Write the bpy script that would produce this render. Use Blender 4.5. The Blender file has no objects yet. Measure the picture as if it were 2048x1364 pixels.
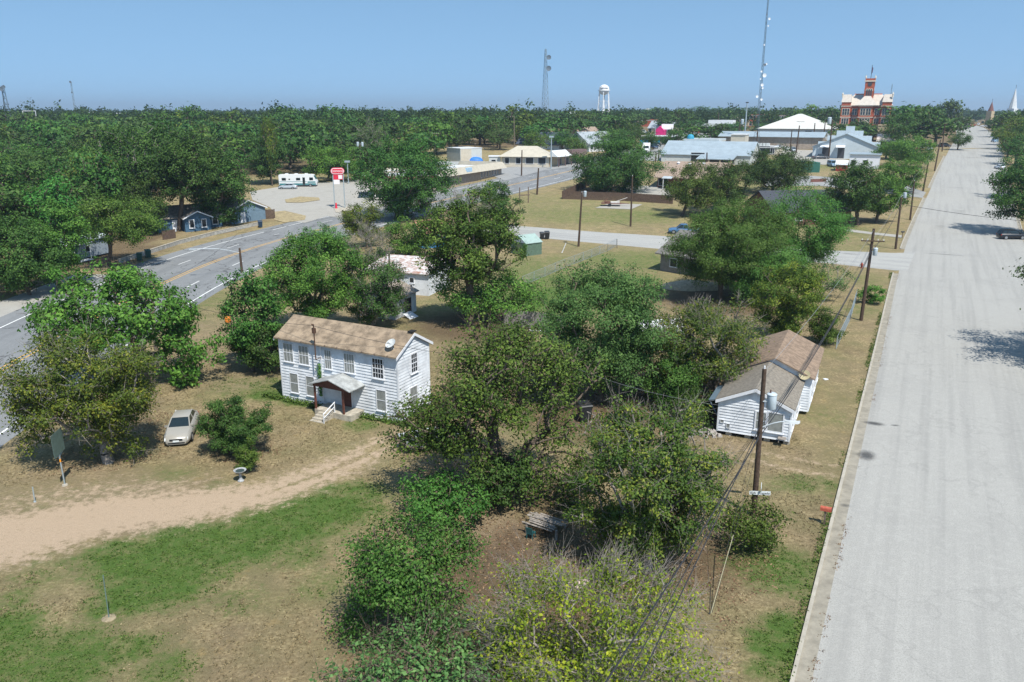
import bpy, math, random
import numpy as np
from mathutils import Vector, Matrix
# ------------------------------------------------------------------ camera, sky, sun, exposure
SC=bpy.context.scene; COL=SC.collection
F=1593.; TH=math.atan(460/1593.); CH=22.0
cd=bpy.data.cameras.new('camera'); cam=bpy.data.objects.new('camera',cd); COL.objects.link(cam)
cd.sensor_width=36; cd.lens=36*F/2048; cd.clip_start=.5; cd.clip_end=30000
cam.location=(0,0,CH); cam.rotation_euler=(math.pi/2-TH,0,0); SC.camera=cam
SUN_EL=math.radians(57); SUN_AZ=math.radians(152)      # azimuth measured clockwise from +Y
sdir=Vector((math.sin(SUN_AZ)*math.cos(SUN_EL), math.cos(SUN_AZ)*math.cos(SUN_EL), math.sin(SUN_EL)))
sl=bpy.data.lights.new('sun','SUN'); sl.energy=4.9; sl.angle=math.radians(.5); sl.color=(1,.965,.9)
so=bpy.data.objects.new('sun',sl); COL.objects.link(so); so.rotation_euler=sdir.to_track_quat('Z','Y').to_euler()
W=bpy.data.worlds.new('World'); SC.world=W; W.use_nodes=True
nt=W.node_tree; bg=nt.nodes['Background']; bg.inputs[1].default_value=.15
sky=nt.nodes.new('ShaderNodeTexSky'); sky.sky_type='NISHITA'; sky.sun_disc=False
sky.sun_elevation=SUN_EL; sky.sun_rotation=SUN_AZ; sky.air_density=1.0; sky.dust_density=.1; sky.ozone_density=1.3; sky.altitude=0
# the day's even blue: read the sky model a little above the true direction so that its band of horizon glow stays below the skyline
wtc=nt.nodes.new('ShaderNodeTexCoord'); wmp=nt.nodes.new('ShaderNodeMapping'); wmp.inputs['Location'].default_value=(0,0,.27)
nt.links.new(wtc.outputs['Generated'],wmp.inputs[0]); nt.links.new(wmp.outputs[0],sky.inputs[0])
wtn=nt.nodes.new('ShaderNodeMix'); wtn.data_type='RGBA'; wtn.blend_type='MULTIPLY'; wtn.inputs[0].default_value=1; wtn.inputs[7].default_value=(.92,1.06,1.0,1)
nt.links.new(sky.outputs[0],wtn.inputs[6]); nt.links.new(wtn.outputs[2],bg.inputs[0])
SC.view_settings.view_transform='Standard'; SC.view_settings.look='None'; SC.view_settings.gamma=1
SC.view_settings.exposure=0.44
SC.render.engine='CYCLES'
SC.cycles.max_bounces=6; SC.cycles.transparent_max_bounces=8
# ------------------------------------------------------------------ terrain and lens helpers
KN=[(0,0),(150,0),(330,7.5),(560,11),(900,11),(1e5,11)]
KX=[k[0] for k in KN]; KZ=[k[1] for k in KN]
def g(y): return float(np.interp(y,KX,KZ))
def P(px,py,z=0.):
    """ground point seen at photo pixel (px,py)"""
    a=(px-1024)/F; b=(682-py)/F; c,s=math.cos(TH),math.sin(TH)
    d=(a,c+b*s,-s+b*c); lo,hi=1.,30000.
    for _ in range(50):
        m=(lo+hi)/2
        if CH+m*d[2]-(g(m*d[1])+z)>0: lo=m
        else: hi=m
    return Vector((lo*d[0],lo*d[1],g(lo*d[1])))
def ZA(py,Y):
    """absolute height seen at pixel row py at distance Y"""
    c,s=math.cos(TH),math.sin(TH); b=(682-py)/F
    return CH+Y*(b*c-s)/(c+b*s)
def XA(px,Y,z):
    c,s=math.cos(TH),math.sin(TH)
    return (px-1024)/F*(Y*c-(z-CH)*s)
def lerp(a,b,t): return a+(b-a)*t
# ------------------------------------------------------------------ materials
MT={}
def mat(name,col,rough=.8,var=.0,scale=6.,metal=0.,spec=.3,bump=0.,bs=30.,col2=None,emit=None):
    if name in MT: return MT[name]
    m=bpy.data.materials.new(name); m.use_nodes=True; n=m.node_tree; b=n.nodes['Principled BSDF']
    b.inputs['Roughness'].default_value=rough; b.inputs['Metallic'].default_value=metal
    b.inputs['Specular IOR Level'].default_value=spec
    b.inputs['Base Color'].default_value=(*col,1)
    if var or col2:
        tc=n.nodes.new('ShaderNodeTexCoord'); nz=n.nodes.new('ShaderNodeTexNoise')
        nz.inputs['Scale'].default_value=scale; nz.inputs['Detail'].default_value=6; nz.inputs['Roughness'].default_value=.65
        n.links.new(tc.outputs['Object'],nz.inputs['Vector'])
        r=n.nodes.new('ShaderNodeValToRGB'); c2=col2 or tuple(c*(1-var) for c in col); c1=col if col2 else tuple(min(1,c*(1+var*.5)) for c in col)
        r.color_ramp.elements[0].color=(*c2,1); r.color_ramp.elements[1].color=(*c1,1)
        r.color_ramp.elements[0].position=.35; r.color_ramp.elements[1].position=.62
        n.links.new(nz.outputs[0],r.inputs[0]); n.links.new(r.outputs[0],b.inputs['Base Color'])
    if bump:
        tc=n.nodes.new('ShaderNodeTexCoord'); nz=n.nodes.new('ShaderNodeTexNoise'); nz.inputs['Scale'].default_value=bs; nz.inputs['Detail'].default_value=4
        n.links.new(tc.outputs['Object'],nz.inputs['Vector'])
        bp=n.nodes.new('ShaderNodeBump'); bp.inputs['Strength'].default_value=bump; bp.inputs['Distance'].default_value=.05
        n.links.new(nz.outputs[0],bp.inputs['Height']); n.links.new(bp.outputs[0],b.inputs['Normal'])
    MT[name]=m; return m
def glass(name,col=(.03,.04,.05),rough=.08): return mat(name,col,rough,spec=.6)
def foliage(name,c1,c2,c3,trans=.3):
    """leaf colours picked by the per-leaf attribute v"""
    m=bpy.data.materials.new(name); m.use_nodes=True; n=m.node_tree; n.nodes.clear()
    o=n.nodes.new('ShaderNodeOutputMaterial'); at=n.nodes.new('ShaderNodeAttribute'); at.attribute_name='v'
    r=n.nodes.new('ShaderNodeValToRGB'); e=r.color_ramp.elements
    e[0].color=(*c1,1); e[0].position=.1; e[1].color=(*c3,1); e[1].position=.95
    k=e.new(.55); k.color=(*c2,1)
    n.links.new(at.outputs['Fac'],r.inputs[0])
    oi=n.nodes.new('ShaderNodeObjectInfo'); hs=n.nodes.new('ShaderNodeHueSaturation')
    mr=n.nodes.new('ShaderNodeMapRange'); mr.inputs[3].default_value=.475; mr.inputs[4].default_value=.515
    mv=n.nodes.new('ShaderNodeMapRange'); mv.inputs[3].default_value=.75; mv.inputs[4].default_value=1.25
    n.links.new(oi.outputs['Random'],mr.inputs[0]); n.links.new(mr.outputs[0],hs.inputs['Hue'])
    n.links.new(oi.outputs['Random'],mv.inputs[0]); n.links.new(mv.outputs[0],hs.inputs['Value'])
    n.links.new(r.outputs[0],hs.inputs['Color'])
    p=n.nodes.new('ShaderNodeBsdfPrincipled'); p.inputs['Roughness'].default_value=.6; p.inputs['Specular IOR Level'].default_value=.2
    t=n.nodes.new('ShaderNodeBsdfTranslucent'); mx=n.nodes.new('ShaderNodeMixShader'); mx.inputs[0].default_value=trans
    n.links.new(hs.outputs[0],p.inputs['Base Color']); n.links.new(hs.outputs[0],t.inputs['Color'])
    n.links.new(p.outputs[0],mx.inputs[1]); n.links.new(t.outputs[0],mx.inputs[2]); n.links.new(mx.outputs[0],o.inputs[0])
    MT[name]=m; return m
# ------------------------------------------------------------------ objects
def tag(o,label=None,cat=None,group=None,kind=None):
    if label: o['label']=label
    if cat: o['category']=cat
    if group: o['group']=group
    if kind: o['kind']=kind
    return o
def thing(name,label,cat,loc=(0,0,0),rz=0.,group=None):
    o=bpy.data.objects.new(name,None); COL.objects.link(o); o.empty_display_size=.2
    o.location=loc; o.rotation_euler=(0,0,rz); return tag(o,label,cat,group)
def link(name,me,m=None,parent=None):
    if m is not None: me.materials.append(m)
    o=bpy.data.objects.new(name,me); COL.objects.link(o)
    if parent is not None: o.parent=parent
    return o
def copy_tree(o,parent=None):
    c=o.copy(); COL.objects.link(c)
    if parent is not None: c.parent=parent
    for ch in list(o.children): copy_tree(ch,c)
    return c
def np_mesh(name,V,Fc,v=None):
    """V (n,3), Fc (m,4) quads"""
    me=bpy.data.meshes.new(name); V=np.asarray(V,dtype=np.float32); Fc=np.asarray(Fc,dtype=np.int32)
    me.vertices.add(len(V)); me.vertices.foreach_set('co',V.ravel())
    k=Fc.shape[1]; me.loops.add(Fc.size); me.loops.foreach_set('vertex_index',Fc.ravel())
    me.polygons.add(len(Fc)); me.polygons.foreach_set('loop_start',np.arange(0,Fc.size,k,dtype=np.int32))
    me.polygons.foreach_set('loop_total',np.full(len(Fc),k,dtype=np.int32))
    if v is not None:
        a=me.attributes.new('v','FLOAT','FACE'); a.data.foreach_set('value',np.asarray(v,dtype=np.float32))
    me.update(calc_edges=True); return me
class MB:
    def __init__(s): s.V=[]; s.F=[]
    def poly(s,pts):
        n=len(s.V); s.V+=[tuple(p) for p in pts]; s.F.append(tuple(range(n,n+len(pts)))); return s
    def box(s,x0,y0,z0,x1,y1,z1):
        n=len(s.V)
        s.V+=[(x0,y0,z0),(x1,y0,z0),(x1,y1,z0),(x0,y1,z0),(x0,y0,z1),(x1,y0,z1),(x1,y1,z1),(x0,y1,z1)]
        s.F+=[tuple(n+i for i in f) for f in ((0,3,2,1),(4,5,6,7),(0,1,5,4),(1,2,6,5),(2,3,7,6),(3,0,4,7))]; return s
    def hexa(s,b,t):
        """b,t: four points each, counterclockwise seen from above"""
        n=len(s.V); s.V+=[tuple(p) for p in b]+[tuple(p) for p in t]
        s.F+=[tuple(n+i for i in f) for f in ((0,3,2,1),(4,5,6,7),(0,1,5,4),(1,2,6,5),(2,3,7,6),(3,0,4,7))]; return s
    def tube(s,p0,p1,r0,r1=None,n=8,cap=True):
        r1=r0 if r1 is None else r1
        p0=Vector(p0); p1=Vector(p1); d=(p1-p0)
        if d.length<1e-6: return s
        d.normalize(); u=d.orthogonal().normalized(); w=d.cross(u); k=len(s.V)
        for p,r in ((p0,r0),(p1,r1)):
            for i in range(n):
                a=2*math.pi*i/n; q=p+(u*math.cos(a)+w*math.sin(a))*r; s.V.append(tuple(q))
        for i in range(n): j=(i+1)%n; s.F.append((k+i,k+j,k+n+j,k+n+i))
        if cap: s.F.append(tuple(k+n-1-i for i in range(n))); s.F.append(tuple(k+n+i for i in range(n)))
        return s
    def path(s,pts,r,n=6):
        for a,b in zip(pts[:-1],pts[1:]): s.tube(a,b,r,r,n)
        return s
    def lathe(s,prof,n=20,c=(0,0,0)):
        k=len(s.V)
        for r,z in prof:
            for i in range(n):
                a=2*math.pi*i/n; s.V.append((c[0]+r*math.cos(a),c[1]+r*math.sin(a),c[2]+z))
        for q in range(len(prof)-1):
            for i in range(n): j=(i+1)%n; s.F.append((k+q*n+i,k+q*n+j,k+(q+1)*n+j,k+(q+1)*n+i))
        s.F.append(tuple(k+n-1-i for i in range(n))); s.F.append(tuple(k+(len(prof)-1)*n+i for i in range(n)))
        return s
    def prism(s,poly,ax,a0,a1):
        """extrude a 2-D outline along axis ax ('x','y','z')"""
        def mk(p,a): return (a,p[0],p[1]) if ax=='x' else (p[0],a,p[1]) if ax=='y' else (p[0],p[1],a)
        n=len(poly); k=len(s.V); s.V+=[mk(p,a0) for p in poly]+[mk(p,a1) for p in poly]
        s.F.append(tuple(k+n-1-i for i in range(n))); s.F.append(tuple(k+n+i for i in range(n)))
        for i in range(n): j=(i+1)%n; s.F.append((k+i,k+j,k+n+j,k+n+i))
        return s
    def loft(s,rings,caps=True):
        k=len(s.V); n=len(rings[0])
        for r in rings: s.V+=[tuple(p) for p in r]
        for q in range(len(rings)-1):
            for i in range(n): j=(i+1)%n; s.F.append((k+q*n+i,k+q*n+j,k+(q+1)*n+j,k+(q+1)*n+i))
        if caps: s.F.append(tuple(k+n-1-i for i in range(n))); s.F.append(tuple(k+(len(rings)-1)*n+i for i in range(n)))
        return s
    def xf(s,M):
        s.V=[tuple(M@Vector(p)) for p in s.V]; return s
    def build(s,name,m,parent=None,smooth=False,fix=True):
        me=bpy.data.meshes.new(name); me.from_pydata(s.V,[],s.F)
        if fix:
            import bmesh
            b=bmesh.new(); b.from_mesh(me); bmesh.ops.recalc_face_normals(b,faces=b.faces); b.to_mesh(me); b.free()
        if smooth:
            me.polygons.foreach_set('use_smooth',[True]*len(me.polygons))
            try: me.set_sharp_from_angle(angle=math.radians(40))
            except Exception: pass
        return link(name,me,m,parent)
def text(name,body,size,m,parent,loc,rot,ext=.01,align='CENTER'):
    cu=bpy.data.curves.new(name,'FONT'); cu.body=body; cu.size=size; cu.align_x=align; cu.align_y='CENTER'; cu.extrude=ext
    t=bpy.data.objects.new(name,cu); dg=bpy.context.evaluated_depsgraph_get(); COL.objects.link(t)
    me=bpy.data.meshes.new_from_object(t.evaluated_get(bpy.context.evaluated_depsgraph_get()))
    COL.objects.unlink(t); bpy.data.objects.remove(t)
    o=link(name,me,m,parent); o.location=loc; o.rotation_euler=rot; return o
# ------------------------------------------------------------------ ground sheet
def sdpoly(X,Y,pts,hw):
    """signed distance to a poly-line with a half-width at each point"""
    best=np.full(X.shape,1e9)
    for (a,b,ha,hb) in zip(pts[:-1],pts[1:],hw[:-1],hw[1:]):
        dx,dy=b[0]-a[0],b[1]-a[1]; L=dx*dx+dy*dy+1e-9
        t=np.clip(((X-a[0])*dx+(Y-a[1])*dy)/L,0,1)
        d=np.hypot(X-a[0]-t*dx,Y-a[1]-t*dy)-(ha+(hb-ha)*t); best=np.minimum(best,d)
    return best
def inpoly(X,Y,poly):
    r=np.zeros(X.shape,bool); n=len(poly); j=n-1
    for i in range(n):
        xi,yi=poly[i][:2]; xj,yj=poly[j][:2]
        r^=((yi>Y)!=(yj>Y))&(X<(xj-xi)*(Y-yi)/(yj-yi+1e-12)+xi); j=i
    return r
def axis(a0,a1,step,far0,far1,k=1.13):
    c=list(np.arange(a0,a1+1e-6,step)); st=step; v=a1
    while v<far1: st=min(st*k,400); v+=st; c.append(v)
    st=step; v=a0
    while v>far0: st=min(st*k,400); v-=st; c.insert(0,v)
    return c
gx=np.array(axis(-48,42,.4,-7000,7000)); gy=np.array(sorted(set([round(v,3) for v in axis(14,92,.4,-200,12000)]+[150.,330.,560.,900.])))
GX,GY=np.meshgrid(gx,gy); GZ=np.interp(GY,KX,KZ)
nx,ny=len(gx),len(gy)
idx=np.arange(nx*ny).reshape(ny,nx)
Fq=np.stack([idx[:-1,:-1],idx[:-1,1:],idx[1:,1:],idx[1:,:-1]],-1).reshape(-1,4)
ug=np_mesh('ground',np.stack([GX,GY,GZ],-1).reshape(-1,3),Fq)
def blobs(lst):
    m=np.zeros(GX.shape)
    for e in lst:
        px,py,r=e[:3]; s=e[3] if len(e)>3 else 1; q=e[4] if len(e)>4 else 1; p=P(px,py)
        d=np.hypot((GX-p.x)/q,GY-p.y)/r; m=np.maximum(m,s*np.clip(1.6-d,0,1))
    return m
def sm(d,w): return np.clip(.5-d/w,0,1)
# gravel drive and worn dirt
drv=[P(*p) for p in ((-260,1120),(-60,1090),(60,1068),(200,1032),(400,1010),(540,985),(640,950),(720,915),(770,885),(850,862))]
grav=sm(sdpoly(GX,GY,drv,[3.6,3.4,3.1,2.7,2.2,1.7,1.4,1.2,.9,.3]),3.0)
ctr=[P(*p) for p in ((520,990),(640,950),(720,915),(770,885),(850,862))]
grav=grav*(1-.75*sm(sdpoly(GX,GY,ctr,[.12,.2,.25,.3,.3]),.5))
dry2=[P(*p) for p in ((0,1010),(150,985),(300,975),(420,960))]
grav=np.maximum(grav,.5*sm(sdpoly(GX,GY,dry2,[1.2,1.5,1.4,.6]),2.5))
for pts,h in (([(1700,958),(1560,935),(1440,905)],.3),([(1700,935),(1560,915),(1450,890)],.3)):
    grav=np.maximum(grav,.62*sm(sdpoly(GX,GY,[P(*p) for p in pts],[h]*3),.9))
dirt=blobs([(120,985,5,.5,1.6),(250,1010,4,.6,1.5),(440,700,6,.5),(470,760,4,.5),(560,880,4,.35),(430,660,6,.45),(1030,1100,2.6,.75),(1000,1060,2,.7),(1120,940,3,.35,1),(1450,870,4,.5),
  (1370,590,6,.5),(1230,560,5,.4),(1060,660,5,.4),(800,370,6,.0),(1160,560,5,.25),(60,600,8,.3)])
# green, watered-looking grass
green=blobs([(1280,520,9,.7,1.3),(1100,400,14,.45,2),(1200,430,12,.6,1.8),(1280,440,6,.6,1.5),(1060,590,6,.75,1.2),(1190,560,7,.85,1.4),(1720,560,4,.5,1),(60,1330,2.5,.85,1.3),(480,1200,1.4,.5,1.5),(640,1170,1.5,.55),(560,1050,2.6,1,1.3),(640,1020,2.4,1,1.5),(480,1090,2.2,1,1.4),(380,1080,2.2,1,1.4),(300,1130,2.4,1,1.3),(230,1110,1.8,.9),(340,1170,2,1),(270,1190,1.8,1),(220,1210,1.4,.8),(440,1130,1.6,.8),
  (150,1290,1.2,.9,1.5),(240,1300,1.2,.8,1.4),(130,1350,1.8,.9),(330,1340,1.4,.75),(600,1110,1.5,.7),(690,990,2,.8,1.5),(10,1260,1.5,1),(30,1200,1.2,.6),(100,1140,2,.55),
  (560,790,1.5,.9,2.2),(610,800,1.4,1,1.6),(660,815,1.2,.9),(530,770,2,.7),(720,850,1.4,.7),(480,770,3,.6),(430,985,1.5,.6),(330,960,2,.55),(230,1000,2.4,.6,2),(120,1000,2,.5,1.6),
  (1560,1140,2.2,.85),(1510,1120,2,.8),(1590,1170,1.6,.7),(1550,1290,1.3,1),(1570,1250,1,1),(1540,1340,1,.8),(1620,970,1.5,.6,2),(1640,830,2.5,.45),(1600,700,3,.4),(1720,620,3,.5),(1610,780,3,.35),
  (1160,585,5,1,1.6),(1110,600,6,1,1.5),(1130,560,5,.8,1.6),(1210,515,4,.5),(1100,520,4,.6,2),(1060,540,5,.7),(1160,495,4,.45),(1700,555,5,.5),(1660,500,6,.5),(1700,470,8,.5),(1280,430,8,.7),(1270,395,6,.4),(1150,420,8,.5),(1060,418,3,.9,2),(1180,440,5,.6),
  (1100,830,3,.6),(1160,870,3,.5),(1060,860,2,.5),(1000,880,2,.3),(870,650,4,.4),(900,620,6,.5),(1000,690,4,.5),(410,600,6,.55),(450,590,5,.4),(400,640,4,.4),(110,580,6,.4,2),(40,590,6,.5),
  (1680,460,8,.6),(1700,490,6,.45),(1600,330,14,.7),(1500,370,20,.5),(700,330,40,.5)])
litter=blobs([(960,1150,3.5,.9),(1070,1090,3,.8),(1150,1180,4,.9),(1000,1250,4,.7),(830,1260,4,.6),(950,960,4,.7),(1290,1100,5,.9),(1120,1000,3,.6),(1420,1120,2.5,.6),(1000,800,6,.7),(1430,800,5,1),(1180,820,6,.9),(1300,760,6,1),
  (940,650,7,.9),(980,640,5,.9),(790,430,8,.6),(1400,430,8,.6),(1715,440,5,.8),(250,500,8,.8),(200,520,6,.9),(60,570,7,.9),(380,440,10,.8),(480,440,8,.7),(1450,600,9,.9),(1570,620,5,.8),(1600,560,4,.6),(480,900,2.2,.6),(200,900,4,.5),(300,860,4,.5),(1780,290,12,.7),(1700,700,2,.5),(1200,385,8,.8)])
wood=np.clip(1-np.abs(0*GX),0,1)*((GX<-62-np.maximum(0,(GY-150)*.0))&(GY>100)&~((GX>-85)&(GY>155)&(GY<232)))*.8
wood=np.maximum(wood,((GY>330))*.75)
litter=np.maximum(litter,wood)
for nm,A in (('gravel',grav),('dirt',dirt),('green',green),('litter',litter)):
    a=ug.attributes.new(nm,'FLOAT','POINT'); a.data.foreach_set('value',np.clip(A,0,1).astype(np.float32).ravel())
gm=bpy.data.materials.new('ground_cover'); gm.use_nodes=True; N=gm.node_tree; B=N.nodes['Principled BSDF']; B.inputs['Roughness'].default_value=.95; B.inputs['Specular IOR Level'].default_value=.1
tc=N.nodes.new('ShaderNodeTexCoord')
def noise(sc,det=5,ro=.6,vec=None,dist=0):
    n=N.nodes.new('ShaderNodeTexNoise'); n.inputs['Scale'].default_value=sc; n.inputs['Detail'].default_value=det; n.inputs['Roughness'].default_value=ro; n.inputs['Distortion'].default_value=dist
    N.links.new(vec or tc.outputs['Object'],n.inputs['Vector']); return n.outputs[0]
def math_(op,a,b,c=None):
    n=N.nodes.new('ShaderNodeMath'); n.operation=op
    for i,v in enumerate((a,b,c)):
        if v is None: continue
        if isinstance(v,(int,float)): n.inputs[i].default_value=v
        else: N.links.new(v,n.inputs[i])
    return n.outputs[0]
def ramp(f,els):
    r=N.nodes.new('ShaderNodeValToRGB'); e=r.color_ramp.elements
    while len(e)<len(els): e.new(.5)
    for k,(p,c) in zip(e,els): k.position=p; k.color=(*c,1) if len(c)==3 else c
    N.links.new(f,r.inputs[0]); return r.outputs[0]
def mix(f,a,b):
    n=N.nodes.new('ShaderNodeMix'); n.data_type='RGBA'
    if isinstance(f,(int,float)): n.inputs[0].default_value=f
    else: N.links.new(f,n.inputs[0])
    for k,v in ((6,a),(7,b)):
        if isinstance(v,tuple): n.inputs[k].default_value=(*v,1)
        else: N.links.new(v,n.inputs[k])
    return n.outputs[2]
def step(v,lo,hi):
    n=N.nodes.new('ShaderNodeMapRange'); n.inputs[1].default_value=lo; n.inputs[2].default_value=hi; N.links.new(v,n.inputs[0]); return n.outputs[0]
def attr(nm):
    n=N.nodes.new('ShaderNodeAttribute'); n.attribute_name=nm; return n.outputs['Fac']
n_big=noise(.09,4); n_mid=noise(.7,6,.7); n_f=noise(5,5,.75); n_ff=noise(22,3,.8)
straw=ramp(n_f,[(.33,(.145,.11,.055)),(.5,(.30,.235,.125)),(.66,(.50,.405,.225))])
brown=ramp(n_ff,[(.3,(.125,.09,.056)),(.7,(.33,.245,.155))])
dry=mix(step(math_('ADD',n_mid,math_('MULTIPLY',n_big,.5)),.62,.92),straw,brown)
oliv=ramp(n_ff,[(.3,(.085,.10,.034)),(.7,(.235,.24,.09))])
dry=mix(math_('MULTIPLY',step(noise(.35,7,.75),.42,.66),.5),dry,oliv)
dry=mix(math_('MULTIPLY',math_('MULTIPLY',attr('green'),1.),.55),dry,oliv)
dry=mix(math_('MULTIPLY',step(noise(.5,6,.75),.6,.75),.55),dry,(.40,.27,.10))
thr=noise(1.1,7,.72)
grass=ramp(n_ff,[(.25,(.032,.07,.014)),(.55,(.075,.15,.026)),(.8,(.15,.225,.05))])
fg=step(math_('ADD',math_('ADD',math_('MULTIPLY',attr('green'),.60),math_('MULTIPLY',thr,1.05)),math_('MULTIPLY',noise(3.2,6,.8),.95)),1.24,1.62)
c=mix(math_('MULTIPLY',fg,.9),dry,grass)
dc=ramp(n_f,[(.3,(.2,.15,.1)),(.7,(.36,.275,.18))])
fd=step(math_('ADD',math_('MULTIPLY',attr('dirt'),.9),math_('MULTIPLY',noise(1.7,6,.7),.5)),.55,.95)
c=mix(fd,c,dc)
lc=ramp(n_ff,[(.3,(.05,.036,.022)),(.55,(.13,.09,.055)),(.78,(.25,.175,.105))])  # leaf litter browns, darkened to deepen the shading under the crowns
fl=step(math_('ADD',math_('MULTIPLY',attr('litter'),.8),math_('MULTIPLY',noise(1.3,6,.75),.6)),.62,.98)
c=mix(math_('MULTIPLY',fl,.85),c,lc)
gc=mix(step(noise(9,6,.8),.56,.7),ramp(n_ff,[(.25,(.28,.20,.13)),(.5,(.49,.365,.25)),(.75,(.65,.52,.38))]),(.25,.195,.12))
fgv=step(math_('ADD',attr('gravel'),math_('MULTIPLY',math_('SUBTRACT',noise(1.6,8,.82),.5),3.4)),.34,.78)
c=mix(fgv,c,gc)
N.links.new(c,B.inputs['Base Color'])
bp=N.nodes.new('ShaderNodeBump'); bp.inputs['Strength'].default_value=.8; bp.inputs['Distance'].default_value=.12
N.links.new(math_('ADD',n_f,n_ff),bp.inputs['Height']); N.links.new(bp.outputs[0],B.inputs['Normal'])
G=link('ground',ug,gm); tag(G,kind='structure')
# ------------------------------------------------------------------ roads
def densify(pts,st=4.):
    o=[]
    for a,b in zip(pts[:-1],pts[1:]):
        a=Vector((a[0],a[1])); b=Vector((b[0],b[1])); n=max(1,int((b-a).length/st))
        for i in range(n): o.append(a+(b-a)*i/n)
    o.append(Vector((pts[-1][0],pts[-1][1])))
    return o
def smooth_line(pts,it=3):
    p=[Vector((q[0],q[1])) for q in pts]
    for _ in range(it):
        o=[p[0]]
        for a,b in zip(p[:-1],p[1:]): o+= [a*.75+b*.25,a*.25+b*.75]
        o.append(p[-1]); p=o
    return p
def normals(p):
    o=[]
    for i in range(len(p)):
        d=p[min(i+1,len(p)-1)]-p[max(i-1,0)]; d.normalize(); o.append(Vector((d.y,-d.x)))   # to the right
    return o
def offs(p,d): return [a+n*d for a,n in zip(p,normals(p))]
def strip(mb,p,o0,o1,dz,thick=0.):
    nn=normals(p); k=len(mb.V); z0=dz
    for a,n in zip(p,nn):
        e=0.02 if a.y>140 else 0
        for o in (o0,o1):
            q=a+n*o; mb.V.append((q.x,q.y,g(q.y)+z0+e))
    for i in range(len(p)-1): mb.F.append((k+2*i,k+2*i+1,k+2*i+3,k+2*i+2))
def kerb(mb,p,o0,o1,h):
    nn=normals(p); k=len(mb.V)
    for a,n in zip(p,nn):
        for o,z in ((o0,-.05),(o0,h),(o1,h),(o1,-.05)):
            q=a+n*o; mb.V.append((q.x,q.y,g(q.y)+z))
    for i in range(len(p)-1):
        for j in range(3): mb.F.append((k+4*i+j,k+4*i+j+1,k+4*i+4+j+1,k+4*i+4+j))
def road_mat(name,base,dark,streak,sc=.25,stretch=(1,.06),ang=0.,crack=.0,lane=1.):
    global N,tc
    m=bpy.data.materials.new(name); m.use_nodes=True; N=m.node_tree; B=N.nodes['Principled BSDF']; B.inputs['Roughness'].default_value=.9; B.inputs['Specular IOR Level'].default_value=.2
    tc=N.nodes.new('ShaderNodeTexCoord'); mp=N.nodes.new('ShaderNodeMapping'); mp.inputs['Rotation'].default_value=(0,0,ang)
    N.links.new(tc.outputs['Object'],mp.inputs[0])
    m2=N.nodes.new('ShaderNodeMapping'); m2.inputs['Scale'].default_value=(stretch[0],stretch[1],1); N.links.new(mp.outputs[0],m2.inputs[0])
    s=noise(.55,5,.6,m2.outputs[0]); b=noise(.12,6,.65); f=noise(14,4,.8); f2=noise(2.2,6,.7)
    c=ramp(f,[(.34,tuple(x*.74 for x in base)),(.5,base),(.66,tuple(min(1,x*1.18) for x in base))])
    c=mix(math_('MULTIPLY',step(s,.46,.66),streak*lane),c,dark)
    c=mix(math_('MULTIPLY',step(b,.5,.72),streak*.6),c,dark)
    c=mix(math_('MULTIPLY',step(f2,.5,.7),.4),c,tuple(min(1,x*1.25) for x in base))
    c=mix(math_('MULTIPLY',step(noise(.9,8,.8),.55,.68),.3),c,dark)
    if crack:
        vo=N.nodes.new('ShaderNodeTexVoronoi'); vo.feature='DISTANCE_TO_EDGE'; vo.inputs['Scale'].default_value=.11
        ad=N.nodes.new('ShaderNodeVectorMath'); ad.operation='ADD'
        nz=N.nodes.new('ShaderNodeTexNoise'); nz.inputs['Scale'].default_value=.4; nz.inputs['Detail'].default_value=6; N.links.new(tc.outputs['Object'],nz.inputs[0])
        sc_=N.nodes.new('ShaderNodeVectorMath'); sc_.operation='SCALE'; sc_.inputs[3].default_value=5; N.links.new(nz.outputs[1],sc_.inputs[0])
        N.links.new(tc.outputs['Object'],ad.inputs[0]); N.links.new(sc_.outputs[0],ad.inputs[1]); N.links.new(ad.outputs[0],vo.inputs['Vector'])
        c=mix(math_('MULTIPLY',math_('SUBTRACT',1,step(vo.outputs[0],.003,.012)),crack),c,(.04,.04,.04))
    N.links.new(c,B.inputs['Base Color'])
    bp=N.nodes.new('ShaderNodeBump'); bp.inputs['Strength'].default_value=.3; bp.inputs['Distance'].default_value=.02
    N.links.new(f,bp.inputs['Height']); N.links.new(bp.outputs[0],B.inputs['Normal']); MT[name]=m; return m
M_street=road_mat('street_concrete',(.32,.312,.286),(.24,.234,.217),.6,stretch=(2.2,.045),ang=-math.radians(-27.5),crack=.10)
M_hwy=road_mat('highway_asphalt',(.20,.205,.205),(.135,.14,.142),.6,stretch=(1,.08),ang=0,crack=.75)
M_conc=road_mat('pale_concrete',(.33,.315,.28),(.27,.255,.225),.6,stretch=(1,1))
M_cross=road_mat('side_street_concrete',(.34,.335,.31),(.2,.2,.2),.5,stretch=(1,.08),ang=math.radians(-65))
M_kerb=mat('kerb_concrete',(.36,.33,.27),.9,.18,1.5)
M_gut=mat('gutter_concrete',(.27,.245,.195),.9,.25,1.2)
M_white=mat('road_paint_white',(.74,.74,.70),.7,.2,5)
M_yel=mat('road_paint_yellow',(.62,.36,.07),.7,.35,3)
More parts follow.
